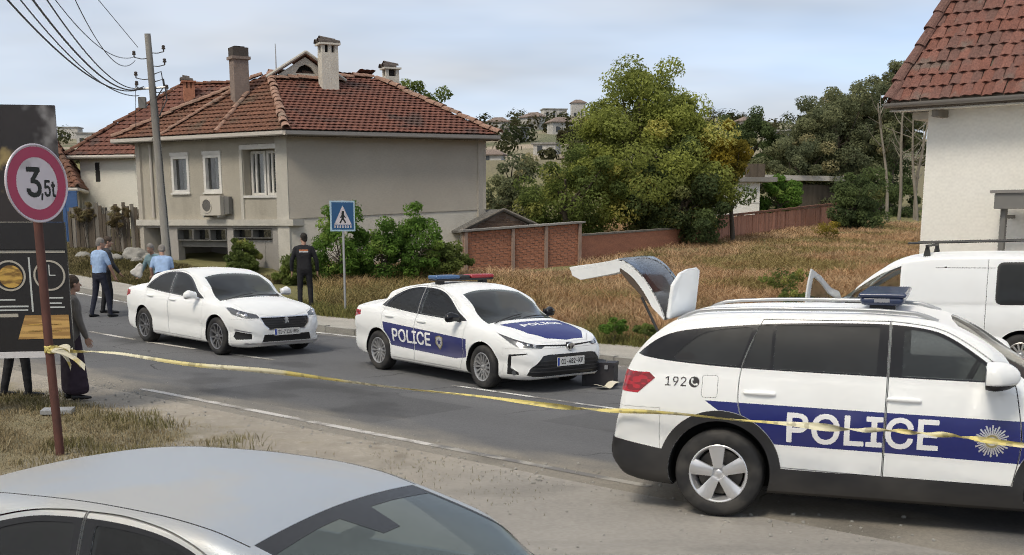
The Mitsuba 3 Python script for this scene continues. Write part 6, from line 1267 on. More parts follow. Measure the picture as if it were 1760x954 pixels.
def tree(name, label, base, c, R, n, per, leaf, pal, seed, trunk=0.16, group=None, rough=0.35, cat_='tree', clump=0.2, bark='bark', trunks=1, limbs=14, aspect=0.5, taper=0.0):
    rs = np.random.RandomState(seed); k = thing(name, label, cat_, group)
    cl = crown_clumps(rs, n, c, R, seed, rough=rough, taper=taper); rad = np.mean(R) * clump * rs.uniform(0.7, 1.35, n)
    P, N, K = crown_points(rs, cl, per, rad); put(k, 'crown', leaves(P, N, leaf, pal, rs, aspect), 'leaf', False, color=leaf_colors(rs, K, n, pal))
    base = np.asarray(base, float); top = np.asarray(c, float) + [0, 0, 0.3 * R[2]]
    for t_ in range(trunks):
        b = base + (rs.normal(0, 0.25, 3) * [1, 1, 0] if trunks > 1 else 0); tt = top + (rs.normal(0, 0.25, 3) * np.asarray(R) * [1, 1, 0.3] if trunks > 1 else 0)
        pts = [b + (tt - b) * s + rs.normal(0, 0.10, 3) * [1, 1, 0] * s for s in np.linspace(0, 1, 8)]; pts[0] = b - [0, 0, 0.15]
        put(k, 'trunk', tube(pts, np.linspace(trunk, trunk * 0.3, 8), 8), bark, 60)
    lm = []
    for j in rs.choice(n, min(limbs, n), replace=False):
        s = rs.uniform(0.25, 0.85); a = base + (top - base) * s; e = cl[j]; mid = (a + e) / 2 + [0, 0, 0.12 * R[2]] + rs.normal(0, 0.12, 3)
        pts = [(1 - q) ** 2 * a + 2 * q * (1 - q) * mid + q * q * e for q in np.linspace(0, 1, 7)]; lm.append(tube(pts, np.linspace(trunk * 0.38, trunk * 0.06, 7), 5))
    if lm: put(k, 'limbs', cat(lm), bark, 60, kind='stuff')
    return k
G_OLIVE = [(0.366, 0.401, 0.104), (0.21, 0.245, 0.076), (0.593, 0.541, 0.156)]
G_MID = [(0.233, 0.287, 0.082), (0.123, 0.162, 0.055), (0.342, 0.354, 0.109)]
G_DARK = [(0.16, 0.207, 0.081), (0.084, 0.115, 0.054), (0.244, 0.261, 0.108)]
G_GREY = [(0.273, 0.285, 0.152), (0.152, 0.176, 0.103), (0.4, 0.364, 0.2)]
G_YELL = [(0.322, 0.25, 0.04), (0.193, 0.169, 0.039), (0.419, 0.322, 0.064)]
G_FRESH = [(0.174, 0.294, 0.06), (0.099, 0.182, 0.042), (0.27, 0.374, 0.094)]
def B(x, y): return (x, y, tz(x, y))
tree('broad_tree', 'largest broad olive green tree in the middle behind the garden wall', B(5.0, 47.5), (5.15, 47.5, 4.75), (3.2, 2.8, 3.2), 190, 400, 0.135, G_OLIVE, 11, 0.26, clump=0.19, limbs=24, taper=0.38, rough=0.42)
tree('dark_tree', 'dark conifer like tree in front of the lower right of the broad tree', B(6.6, 46.0), (6.3, 46.0, 3.2), (2.3, 1.8, 1.8), 80, 260, 0.14, G_DARK, 12, 0.16, clump=0.22)
tree('feathery_tree', 'loose feathery tree left of the broad tree above the garden wall', B(2.0, 45.5), (1.9, 45.5, 3.4), (2.0, 1.7, 1.9), 60, 200, 0.13, G_MID, 13, 0.14, clump=0.22, rough=0.5)
tree('yellowing_tree', 'small tree with yellowing leaves right of the broad tree', B(8.4, 46.8), (8.0, 46.8, 4.9), (1.05, 0.9, 1.35), 42, 170, 0.15, G_YELL, 14, 0.10, clump=0.30)
tree('roadside_oak', 'grey green tree behind the right corner of the tan house', B(-0.3, 49), (0.1, 49.5, 3.6), (1.3, 1.3, 1.7), 46, 140, 0.16, G_GREY, 15, 0.12, clump=0.26)
tree('chimney_tree', 'green tree top showing behind the rightmost chimney of the tan house', B(-4.8, 62), (-4.4, 62.0, 7.4), (1.35, 1.3, 1.9), 60, 180, 0.19, G_MID, 16, 0.18, clump=0.25)
for i, (x, y, cz, rx, rz, pal, sd, lab) in enumerate([(17.6, 68, 6.6, 3.1, 3.3, G_GREY, 21, 'tall grey green tree left of the bare trunks on the right'), (13.6, 72, 6.4, 2.0, 2.3, G_DARK, 22, 'dark tree above the white hut'),
        (21.3, 70, 8.6, 2.2, 2.6, G_GREY, 23, 'tallest tree beside the roof of the white house'), (20.4, 72, 5.8, 3.0, 2.7, G_DARK, 24, 'dusky tree behind the bare pale trunks'), (15.5, 67.5, 5.0, 2.3, 2.3, G_GREY, 25, 'mid sized dusky tree over the garden shed'), (19.2, 70.5, 7.4, 2.4, 2.4, G_GREY, 26, 'feathery dusky tree between the two tallest on the right')]):
    tree('dusky_tree', lab, B(x, y), (x, y, cz), (rx, 2.4, rz), 120, 200, 0.16, pal, sd, 0.17, 'trees at the top of the dry field', rough=0.55, clump=0.17)
tree('dark_bush', 'dense dark green bush at the right end of the plank fence', B(14.8, 53.5), (14.9, 53.5, 3.3), (1.1, 1.0, 1.7), 44, 190, 0.14, G_DARK, 31, 0.1, cat_='bush', clump=0.28)
tree('ivy_mound', 'bright green overgrown mound between the white hut and the garden shed', B(13.2, 61.5), (13.3, 61.8, 3.5), (1.25, 0.8, 1.3), 44, 200, 0.14, G_FRESH, 32, 0.08, cat_='bush', clump=0.26)
tree('dark_bush', 'low dark bushes under the bare trunks by the white house', B(19.0, 64), (19.2, 64.5, 3.6), (2.2, 1.0, 1.5), 60, 160, 0.15, G_DARK, 33, 0.08, cat_='bush', clump=0.24)
# bare pale trunks
for i, (x, y, h, lean) in enumerate([(18.3, 60.5, 5.5, -0.12), (18.95, 60.8, 6.2, 0.0), (19.7, 60.4, 5.0, -0.1), (20.0, 61.5, 5.2, 0.06)]):
    r = np.random.RandomState(70 + i); b = V3(*B(x, y)); pts = [b + V3(lean * h * (s ** 1.3) + 0.08 * math.sin(5 * s + i), 0, h * s) for s in np.linspace(0, 1, 10)]
    k = thing('slender_trunk', ('pale slender bare trunk leaning left, first from the left', 'straight pale bare trunk, second from the left', 'pale bare trunk leaning left, third from the left', 'pale bare trunk beside the white house wall')[i], 'tree', 'bare trunks beside the white house')
    put(k, 'trunk', tube(pts, np.linspace(0.09, 0.03, 10), 7), 'bark_pale', 60)
    br = []
    for j in range(9):
        s = r.uniform(0.35, 0.95); a = b + V3(lean * h * s ** 1.3, 0, h * s); d = V3(r.normal(), r.normal(), 0.9); br.append(tube([a, a + d * 0.45 + V3(0, 0, 0.05), a + d * 0.8 + V3(0, 0, 0.3)], [0.025, 0.015, 0.006], 5))
    put(k, 'limbs', cat(br), 'bark_pale', 60, kind='stuff')
# the bushes in front of the tan house
for i, (x, y, cz, rx, rz, sd, pal, lab) in enumerate([(-4.9, 35.2, 1.75, 0.85, 1.15, 41, G_FRESH, 'fresh green bush right behind the man in black'), (-3.75, 35.4, 1.55, 1.0, 0.95, 42, G_FRESH, 'green bush behind the crossing sign post'), (-2.75, 35.6, 1.7, 0.8, 1.15, 43, G_FRESH, 'tallest green bush right of the crossing sign'),
        (-1.95, 35.9, 1.25, 0.75, 0.7, 44, G_MID, 'low bush at the left end of the red garden wall'), (-6.1, 35.4, 1.05, 0.7, 0.5, 45, G_MID, 'low bush before the corner of the tan house'), (-8.3, 37.9, 1.35, 0.45, 0.6, 46, G_MID, 'weedy shrub in the basement bay of the tan house')]):
    k = tree('bush', lab, B(x, y), (x, y, cz), (rx, 0.75, rz), 46, 150, 0.105, pal, sd, 0.04, 'bushes before the tan house', rough=0.5, cat_='bush', clump=0.26, limbs=20, aspect=0.45)
for i, (x, y, cz, r) in enumerate([(-14.8, 42.75, 2.75, 0.5), (-13.4, 42.1, 2.6, 0.45)]):
    tree('creeper', ('dry creeper over the left half of the board fence', 'dry creeper over the right half of the board fence')[i], B(x, y), (x, y, cz), (r, 0.2, 0.4), 18, 70, 0.09, [(0.24, 0.19, 0.10), (0.16, 0.13, 0.07), (0.30, 0.26, 0.14)], 90 + i, 0.03, cat_='creeper', clump=0.3, limbs=10)
# hillside houses and tree clumps
stucco('hazed_white', (0.50, 0.48, 0.445), (0.42, 0.405, 0.38), 0.1); pbr('hazed_roof', (0.20, 0.155, 0.13), 0.9); pbr('far_window', (0.05, 0.055, 0.06), 0.3)  # low contrast wall and roof colours carry the haze of distance
rs = np.random.RandomState(17)
hs = [(-0.9, 200, 4.5, 3, 0), (0.6, 180, 5, 3, 0), (1.6, 215, 5, 3, 1), (0.1, 250, 6, 4, 1), (2.2, 270, 6, 4, 0), (2.8, 190, 4.5, 3, 0), (1.9, 430, 10, 4, 1), (3.0, 435, 6, 7, 0), (1.0, 320, 7, 5, 0), (-0.6, 300, 6, 4, 0), (11.2, 180, 5, 3, 0), (12.0, 240, 6, 4, 1), (10.6, 300, 6, 4, 0), (-15.6, 430, 7, 6, 0), (-16.4, 435, 12, 6, 1), (-17.6, 420, 6, 5, 0), (-18.6, 330, 7, 4, 1), (-17.2, 300, 6, 4, 0), (-19.4, 420, 8, 5, 1), (-16.0, 250, 5, 3, 0)]
for i, (az, r, w, h, fl) in enumerate(hs):
    x, y = r * math.sin(math.radians(az)), r * math.cos(math.radians(az)); z = float(hill_h(np.array([x]), np.array([y]))[0])
    where = 'seen between the board and the utility pole' if az < -10 else ('seen between the tan house and the broad tree' if az < 6 else 'behind the dusky trees on the right'); k = thing('hill_house', 'small pale %s hillside house %s' % ('flat roofed' if fl else 'hip roofed', where), 'house', '%s hillside houses %s' % ('flat roofed' if fl else 'hip roofed', where))
    w, h = w * 0.8, h * 0.8; yaw = rs.uniform(-0.6, 0.6); R_ = trimesh.transformations.rotation_matrix(yaw, [0, 0, 1])
    def pl(m): m.apply_transform(R_); m.apply_translation((x, y, z - 0.8)); return m
    put(k, 'wall', pl(bx(w, w * 0.7, h, (0, 0, h / 2))), 'hazed_white')
    if fl: put(k, 'roof', pl(cbox(w + 0.6, w * 0.7 + 0.6, 0.3, 0.05, (0, 0, h + 0.15))), 'concrete_grey')
    else:
        a = [V3(-w / 2 - .4, -w * .35 - .4, h), V3(w / 2 + .4, -w * .35 - .4, h), V3(w / 2 + .4, w * .35 + .4, h), V3(-w / 2 - .4, w * .35 + .4, h)]; r1, r2 = V3(-w * .2, 0, h + w * .22), V3(w * .2, 0, h + w * .22)
        put(k, 'roof', pl(roof_slab([[a[0], a[1], r2, r1], [a[1], a[2], r2], [a[2], a[3], r1, r2], [a[3], a[0], r1]], 0.2)), 'hazed_roof')
    for j in range(int(w // 2.4)):
        for lv in range(max(1, int(h // 3))): put(k, 'window', pl(bx(0.9, 0.1, 1.1, (-w / 2 + 1.2 + j * 2.3, -w * 0.35 - 0.03, 1.6 + lv * 2.8))), 'far_window')
def far_clumps():
    rs = np.random.RandomState(23); P, N, C = [], [], []
    for i in range(620):
        az = math.radians(rs.uniform(-26, 26)); r = rs.uniform(105, 520) ; x, y = r * math.sin(az), r * math.cos(az)
        if meshkit.fbm(np.array([[x * 0.012, y * 0.012, 3.0]]), 3, 8)[0] < 0.45: continue
        z = float(hill_h(np.array([x]), np.array([y]))[0]); s = rs.uniform(1.0, 2.2) * (1 + r / 700); m = 130
        d = rs.normal(size=(m, 3)); d /= np.linalg.norm(d, axis=1, keepdims=True)
        P.append(V3(x, y, z + s * 0.7) + d * s * rs.uniform(0.5, 1.0, (m, 1)) * [1.1, 1.1, 0.9]); N.append(d + [0, 0, 0.3])
        C.append(np.tile(np.array([0.062, 0.068, 0.036]) * rs.uniform(0.6, 1.4) + [0.02 * rs.rand(), 0.01 * rs.rand(), 0], (m, 1)) * rs.uniform(0.75, 1.25, (m, 1)))
    P, N, C = map(np.concatenate, (P, N, C)); m = leaves(P, N, 0.75, None, rs, 0.8)
    single('far_trees', m, 'leaf', 'scattered dark trees and scrub over the distant hillside', 'trees', False, kind='stuff', color=np.repeat(C, 4, 0))
far_clumps()
# ------------------------------------------------------------------ grass and weeds
scene['grass_blade'] = {'type': 'twosided', 'bsdf': {'type': 'principled', 'base_color': {'type': 'mesh_attribute', 'name': 'vertex_color'}, 'roughness': 0.85, 'specular': 0.2}}
def blades(x, y, h, w, col, rs, lean=0.35, dz=0.0):
    n = len(x); z = terrain(x, y) + dz; a = rs.uniform(0, 2 * np.pi, n); dx, dy = np.cos(a), np.sin(a); l = rs.normal(0, lean, n) * h; l2 = rs.normal(0, lean, n) * h
    b = np.stack([x, y, z], 1); s = np.stack([dx, dy, 0 * dx], 1) * w[:, None]
    t1 = b + np.stack([l * 0.35, l2 * 0.35, h * 0.55], 1); t2 = b + np.stack([l, l2, h * 0.98], 1)
    V = np.stack([b - s, b + s, t1 - s * 0.7, t1 + s * 0.7, t2], 1).reshape(-1, 3); i = np.arange(n)[:, None] * 5
    F = np.concatenate([i + [0, 1, 3], i + [0, 3, 2], i + [2, 3, 4]]); return trimesh.Trimesh(V, F, process=False), np.repeat(np.clip(col, 0.01, 0.7), 5, 0)
def grass_area(name, label, n, box, keep, hfun, cols, seed, w=0.012, catn='grass', lean=0.35, vary=0.3):
    rs = np.random.RandomState(seed); u, nn = rs.uniform(box[0], box[1], n), rs.uniform(box[2], box[3], n); x, y = xy(u, nn); ok = keep(x, y, u, nn, rs); x, y, u, nn = x[ok], y[ok], u[ok], nn[ok]
    f = meshkit.fbm(np.stack([x * 0.55, y * 0.55, 0 * x], 1), 3, seed); f2 = meshkit.fbm(np.stack([x * 1.7, y * 1.7, 0 * x], 1), 3, seed + 1)
    h = hfun(f, f2, u, nn) * rs.uniform(0.5, 1.25, len(x)); c = cols(f, f2, u, nn, rs); c = c * rs.uniform(1 - vary, 1 + vary, (len(x), 1))
    m, cc = blades(x, y, h, w * rs.uniform(0.6, 1.4, len(x)) * (0.8 + 0.010 * np.hypot(x, y)), c, rs, lean)
    return single(name, m, 'grass_blade', label, catn, False, kind='stuff', color=cc)
DRY, TAN, GRN, OLV = np.array([0.44, 0.275, 0.15]), np.array([0.48, 0.335, 0.20]), np.array([0.125, 0.14, 0.042]), np.array([0.21, 0.18, 0.065])
mixc = lambda a, b, t: a * (1 - t)[:, None] + b * t[:, None]
def in_field(x, y, u, nn, rs):
    px = x / y
    ok = (nn > 18.05) & (y < 62) & (px > -0.16) & (px < 0.36)
    ok &= ~((nn > 26.2) & (px < 0.055) & (px > -0.05) & (y > 37.6))          # behind the garden wall
    ok &= ~((nn > 20.6) & (u > -13.3))                                       # the white house
    ok &= rs.rand(len(x)) < np.clip(27.0 / y, 0.3, 1.2)
    return ok
def fcol(f, f2, u, nn, rs):
    g = np.clip((-17.5 - u + 5 * (f2 - 0.5)) / 4.0, 0, 1) * np.clip((25.5 - nn + 6 * (f - 0.5)) / 5.0, 0, 1) * 0.75
    c = mixc(np.tile(DRY, (len(f), 1)), np.tile(TAN, (len(f), 1)), np.clip((f - 0.35) * 2.2 + rs.normal(0, 0.2, len(f)), 0, 1)); c = c * (0.62 + 0.5 * np.clip((f2 - 0.25) * 2, 0, 1))[:, None]; c = mixc(c, np.tile(OLV, (len(f), 1)), 0.8 * np.clip((meshkit.fbm(np.stack([u * 0.5, nn * 0.8, 0 * u], 1), 3, 31) - 0.56) * 9, 0, 1)); return mixc(c, np.where((rs.rand(len(f)) < 0.6)[:, None], OLV, GRN), np.clip(g, 0, 1))
grass_area('dry_grass', 'tall dry brown grass filling the field beyond the pavement', 420000, (-36, -6, 18.05, 55), in_field, lambda f, f2, u, nn: ((0.11 + 0.44 * f2 * np.clip((nn - 17.9) / 1.5, 0.25, 1)) * np.clip(1.35 - nn / 45, 0.45, 1)), fcol, 51, 0.010, 'grass', 0.75, 0.16)
grass_area('kerb_weeds', 'green weeds growing along the back edge of the pavement', 26000, (-26, -9, 17.75, 18.9), lambda x, y, u, nn, rs: meshkit.fbm(np.stack([u * 0.7, nn, 0 * u], 1), 3, 61) > 0.5, lambda f, f2, u, nn: 0.10 + 0.3 * f2, lambda f, f2, u, nn, rs: mixc(np.tile(GRN, (len(f), 1)), np.tile(OLV, (len(f), 1)), rs.rand(len(f))), 52, 0.010, 'weeds')
grass_area('left_bank_grass', 'rough olive grass bank before the board fence at the left', 90000, (-46, -29, 17.8, 22.5), lambda x, y, u, nn, rs: (nn < 21.5), lambda f, f2, u, nn: 0.05 + 0.18 * f2, lambda f, f2, u, nn, rs: mixc(np.tile(np.array([0.105, 0.092, 0.036]), (len(f), 1)), np.tile(np.array([0.20, 0.165, 0.085]), (len(f), 1)), np.clip((f - 0.4) * 3, 0, 1)), 53, 0.014)
def verge_keep(x, y, u, nn, rs): return (rs.rand(len(x)) < np.clip((-10.0 - u + 2.2 * (meshkit.fbm(np.stack([u, nn, 0 * u], 1), 3, 5) - 0.5)) / 2.5, 0, 1)) & (nn < 8.0 - 0.8 * rs.rand(len(x))) & (x / y > -0.5)
grass_area('verge_grass', 'tufts of dry and green grass round the foot of the weight limit sign', 60000, (-16.5, -9.0, 2.0, 8.0), verge_keep, lambda f, f2, u, nn: 0.02 + 0.24 * np.clip(f2 - 0.30, 0, 1) + 0.25 * np.clip(-12.6 - u, 0, 1.4) * np.clip(6.2 - nn, 0, 1), lambda f, f2, u, nn, rs: mixc(mixc(np.tile(np.array([0.27, 0.215, 0.125]), (len(f), 1)), np.tile(np.array([0.15, 0.135, 0.055]), (len(f), 1)), np.clip((f2 - 0.48) * 4, 0, 1)), np.tile(np.array([0.32, 0.27, 0.17]), (len(f), 1)), (rs.rand(len(f)) < 0.18).astype(float)), 54, 0.005)
grass_area('shoulder_grass', 'sparse dry grass on the dirt shoulder', 3500, (-10.5, -4, 5.5, 8.6), lambda x, y, u, nn, rs: (meshkit.fbm(np.stack([u * 1.2, nn * 1.2, 0 * u], 1), 3, 77) > 0.52) & (rs.rand(len(x)) < np.clip((-5.5 - u) / 4, 0.02, 1)), lambda f, f2, u, nn: 0.01 + 0.035 * f2, lambda f, f2, u, nn, rs: mixc(np.tile(np.array([0.20, 0.165, 0.09]), (len(f), 1)), np.tile(np.array([0.11, 0.105, 0.045]), (len(f), 1)), rs.rand(len(f))), 55, 0.0035)
# small plants standing out of the field
for i, (px, py_, Y, r, pal) in enumerate([(6.2, 27.6, 0, 0.42, G_MID), (5.9, 25.6, 0, 0.30, G_MID), (1.9, 22.7, 0, 0.22, G_FRESH), (2.45, 22.2, 0, 0.16, G_MID), (12.2, 47.0, 0, 0.5, G_YELL)]):
    tree('field_weed', ('broad green weed in the dry field left of the van door', 'small green weed just above the van door', 'green weed at the kerb beside the police saloon', 'small weed at the kerb near the open tailgate', 'yellowish shrub against the plank fence')[i], B(px, py_), (px, py_, tz(px, py_) + 0.45 + 0.2 * (i == 0)), (r * 1.3, r, r * 0.6), 20, 70, 0.07, pal, 80 + i, 0.012, cat_='weed', clump=0.34, limbs=8, aspect=0.4)
def litter():
    rs = np.random.RandomState(9); ms = []
    for i in range(1000):
        u, nn = (rs.uniform(-11, -1), rs.uniform(2.5, 9.0)) if i < 450 else (rs.uniform(-17, -4), 8.75 + rs.normal(0, 0.28)); x, y = xy(u, nn); s = abs(rs.normal(0.005, 0.006)) + 0.003
        m = trimesh.creation.icosphere(0, s); m.vertices *= rs.uniform(0.6, 1.3, (1, 3)); m.apply_translation((x, y, tz(x, y) + s * 0.2 + 0.012 * (nn > 8.84))); ms.append(m)
    single('gravel', cat(ms), 'kerb_stone', 'loose pebbles scattered on the dirt shoulder', 'gravel', False, kind='stuff')
litter()
# ------------------------------------------------------------------ signs, pole, wires, board, tape, case
def plate_pose(x, y, z, nx, ny):      # local x to the right as read, y up, z out of the face
    l = math.hypot(nx, ny); nx, ny = nx / l, ny / l; A = np.eye(4); A[:3, 0] = (-ny, nx, 0); A[:3, 1] = (0, 0, 1); A[:3, 2] = (nx, ny, 0); A[:3, 3] = (x, y, z); return A
def PP(m, A): m = m.copy(); m.apply_transform(A); return m
pbr('sign_white', proc(lambda p, n, uv: mix((0.66, 0.60, 0.62), (0.50, 0.45, 0.45), smoothstep(0.5, 0.8, fbm(p.x * 6, p.y * 6, p.z * 6, 4)))), 0.4)
pbr('sign_red', proc(lambda p, n, uv: mix((0.46, 0.045, 0.115), (0.36, 0.06, 0.11), fbm(p.x * 5, p.y * 5, p.z * 5, 4))), 0.4)
pbr('sign_rim', (0.62, 0.56, 0.60), 0.35, 0.3); pbr('sign_blue', (0.025, 0.10, 0.23), 0.4); pbr('sign_pale_blue', (0.42, 0.58, 0.68), 0.4); pbr('sign_black', (0.012, 0.016, 0.014), 0.5)
def weight_sign():
    k = thing('weight_limit_sign', 'round red ringed weight limit sign on a rusty brown post', 'traffic sign')
    x, y = -4.80, 12.5; A = plate_pose(x + 0.05, y - 0.055, 2.815, 0.88, -0.475); R = 0.375
    disc = lathe([(0, -0.012), (R - 0.008, -0.012), (R, -0.02), (R + 0.004, 0.0), (R - 0.004, 0.006), (R - 0.012, 0.0), (0, 0.0)], 64); put(k, 'plate', PP(disc, A), 'sign_white', 30)
    ring = trimesh.creation.annulus(R * 0.68, R * 0.955, 0.003, 64); ring.apply_translation((0, 0, 0.0025)); put(k, 'ring', PP(ring, A), 'sign_red')
    rim = trimesh.creation.torus(R, 0.011, 64, 8); put(k, 'rim', PP(rim, A), 'sign_rim', 40)
    t = meshkit.text_mesh('3', 0.29, 0.003, True); t.apply_scale([0.86, 0.95, 1]); t.apply_translation((-0.155, -0.125, 0.0015)); put(k, 'lettering', PP(t, A), 'sign_black')
    t = meshkit.text_mesh(',5t', 0.155, 0.003, True); t.apply_scale([0.72, 1, 1]); t.apply_translation((0.028, -0.122, 0.0015)); put(k, 'lettering', PP(t, A), 'sign_black')
    put(k, 'post', tube([(x + 0.06, y, -0.3), (x + 0.02, y, 1.2), (x, y, 3.0)], 0.045, 14), 'rust_brown', 50)
    for z in (2.6, 3.0): put(k, 'clamp', cat([cyl(0.052, 0.04, (x + 0.008, y, z), n=16)]), 'galvanised')
weight_sign()
def crossing_sign():
    k = thing('crossing_sign', 'square blue pedestrian crossing sign on a thin pale post', 'traffic sign'); x, y = -3.98, 29.1; A = plate_pose(x, y - 0.04, 2.585, 0.50, -0.866)
    put(k, 'plate', PP(cbox(0.62, 0.70, 0.02, 0.006), A), 'sign_pale_blue'); put(k, 'field', PP(bx(0.55, 0.63, 0.004, (0, 0, 0.0115)), A), 'sign_blue')
    tri = Polygon([(-0.22, -0.20), (0.22, -0.20), (0, 0.24)]); man = [Point(0.005, 0.085).buffer(0.032), LineString([(0.0, 0.05), (-0.005, -0.06)]).buffer(0.032), LineString([(-0.005, -0.05), (-0.065, -0.15)]).buffer(0.019), LineString([(0, -0.05), (0.06, -0.145)]).buffer(0.019), LineString([(0, 0.03), (0.06, -0.03)]).buffer(0.015), LineString([(0, 0.03), (-0.055, -0.03)]).buffer(0.015)]
    m = extr(tri, 0.003); m.apply_translation((0, 0, 0.0125)); put(k, 'triangle', PP(m, A), 'sign_white')
    m = extr(unary_union(man), 0.003); m.apply_translation((0, 0, 0.0145)); put(k, 'walking_figure', PP(m, A), 'sign_black')
    for i in range(7):
        m = bx(0.035, 0.06, 0.003, (-0.2 + i * 0.066, -0.245, 0.0145)); put(k, 'crossing_bar', PP(m, A), 'sign_white')
    put(k, 'post', tube([(x, y, tz(x, y) - 0.3), (x, y, 2.95)], 0.028, 10), 'galvanised', 50)
crossing_sign()
def utility_pole():
    k = thing('utility_pole', 'tall leaning concrete utility pole with insulators before the tan house', 'utility pole')
    a, b = V3(-10.1, 36.1, 0.6), V3(-10.18, 35.6, 7.6); pts = [a + (b - a) * s for s in np.linspace(0, 1, 9)]; put(k, 'pole', tube(pts, np.linspace(0.135, 0.085, 9), 14), 'pole_concrete', 50)
    def at(z): return a + (b - a) * ((z - a[2]) / (b[2] - a[2]))
    tips = []
    for z, sgn in ((7.1, 1), (6.75, 1), (6.95, -1), (6.4, -1), (6.15, -1), (6.05, 1)):
        p = at(z); q = p + V3(sgn * 0.42, -0.05, 0.12); br = numbered(k + '__bracket')
        put(br, 'arm', tube([p, p + V3(sgn * 0.22, -0.02, -0.02), q - V3(0, 0, 0.10)], 0.014, 6), 'wire_dark', 40)
        ins = lathe([(0, -0.10), (0.02, -0.10), (0.02, -0.04), (0.05, -0.035), (0.055, 0.0), (0.032, 0.015), (0.048, 0.03), (0.045, 0.06), (0.02, 0.075), (0, 0.075)], 12); ins.apply_translation(q); put(br, 'insulator', ins, 'insulator', 30); tips.append(q)
    put(k, 'crossarm', tube([at(6.1) + V3(-0.5, 0, 0.02), at(6.1) + V3(0.4, 0, 0.08)], 0.03, 8), 'galvanised', 40)
    for j, (dx, z0, z1) in enumerate([(0.13, 5.4, 6.3), (0.11, 5.9, 6.5)]):
        put(k, 'cable_loop', tube([at(z1), at(z1) + V3(dx * 2.6, 0, 0.1), at((z0 + z1) / 2) + V3(dx * 3, 0, 0), at(z0) + V3(dx, 0, 0)], 0.018, 6), 'wire_dark', 60)
    put(k, 'down_cable', tube([at(z) + V3(0.11 + 0.01 * math.sin(z * 5), -0.05, 0) for z in np.linspace(1.2, 6.2, 16)], 0.014, 6), 'wire_dark', 60)
    put(k, 'junction_box', cbox(0.2, 0.14, 0.3, 0.02, at(6.0) + V3(-0.28, -0.1, -0.25)), 'plastic_grey')
    return at, tips
pole_at, tips = utility_pole()
def wire(a, b, sag, r, label, group=None):
    a, b = np.asarray(a, float), np.asarray(b, float); t = np.linspace(0, 1, 40)[:, None]; p = a + (b - a) * t - V3(0, 0, 1) * 4 * sag * t * (1 - t)
    single('overhead_wire', tube(p, r, 6), 'wire_dark', label, 'wire', 60, group=group)
tA = pole_at(6.1)
for i, (a, q, sag, r, lab) in enumerate([((-10.45, 35.7, 6.15), (-4.95, 9, 5.85), 0.86, 0.014, 'lowest cable of the thick bundle running from the utility pole to the upper left'), ((-10.45, 35.7, 6.17), (-4.61, 9, 6.05), 0.90, 0.016, 'thickest cable of the bundle running to the upper left'), ((-10.40, 35.7, 6.20), (-4.45, 9, 6.20), 0.92, 0.012, 'uppermost cable of the bundle running to the upper left'), ((-10.55, 35.7, 5.95), (-5.4, 9, 7.11), 1.02, 0.012, 'outermost cable hanging below the thick bundle'),
        ((-10.6, 35.7, 6.9), (-4.37, 9, 8.33), 1.67, 0.009, 'thin wire looping from the second insulator to the upper left'), ((-10.6, 35.7, 7.0), (-5.23, 9, 8.0), 1.33, 0.009, 'thin wire left of the second insulator wire'), ((-10.5, 35.7, 7.25), (-5.93, 9, 7.63), -0.02, 0.009, 'highest thin wire meeting the top of the utility pole')]):
    wire(a, q, sag, r, lab)
for i, (a, q, sag, lab) in enumerate([((-10.6, 35.6, 6.3), (-15.2, 50.3, 4.95), 0.3, 'service wire dropping to the cream house'), ((-9.8, 35.6, 6.0), (-11.9, 41.2, 5.05), 0.25, 'service wire dropping to the eaves of the tan house')]): wire(a, q, sag, 0.009, lab)
# advertising board: two printed panels in a steel frame on legs
def board_print(p, n, uv): 
    s, z = (p.x - BX) * BE[0] + (p.y - BY) * BE[1], p.z
    dark = mix((0.016, 0.013, 0.013), (0.030, 0.022, 0.020), fbm(s * 3, z * 3, 1.0, 4))
    smoke = smoothstep(0.48, 0.80, fbm(s * 4.2 + 2.0, z * 3.4, 4.0, 4)) * smoothstep(2.9, 3.3, z)
    up = mix(dark, (0.30, 0.29, 0.29), 0.7 * smoke)
    warm = smoothstep(0.50, 0.75, fbm(s * 5.0, z * 5.0, 9.0, 4)) * smoothstep(-0.40, -0.62, s) * smoothstep(2.4, 2.9, z) * smoothstep(3.45, 3.2, z)
    up = mix(up, (0.42, 0.31, 0.12), 0.8 * warm)
    return up
BX, BY = -5.45, 15.0; BE = np.array([0.985, 0.174]); BE = BE / np.linalg.norm(BE)
pbr('board_upper', proc(board_print), 0.35); pbr('board_black', (0.014, 0.012, 0.012), 0.3)
pbr('board_gold', proc(lambda p, n, uv: mix((0.55, 0.34, 0.075), (0.20, 0.11, 0.025), smoothstep(0.35, 0.65, fbm(p.x * 9, p.y * 9, p.z * 22, 4)))), 0.4)
pbr('board_ochre', proc(lambda p, n, uv: mix((0.58, 0.36, 0.12), (0.34, 0.19, 0.06), smoothstep(0.4, 0.6, fbm(p.x * 2, p.y * 2, p.z * 26, 3)))), 0.4)
pbr('board_ring', (0.40, 0.37, 0.31), 0.4); pbr('board_line', (0.50, 0.52, 0.50), 0.4); pbr('board_white', (0.62, 0.60, 0.60), 0.45)
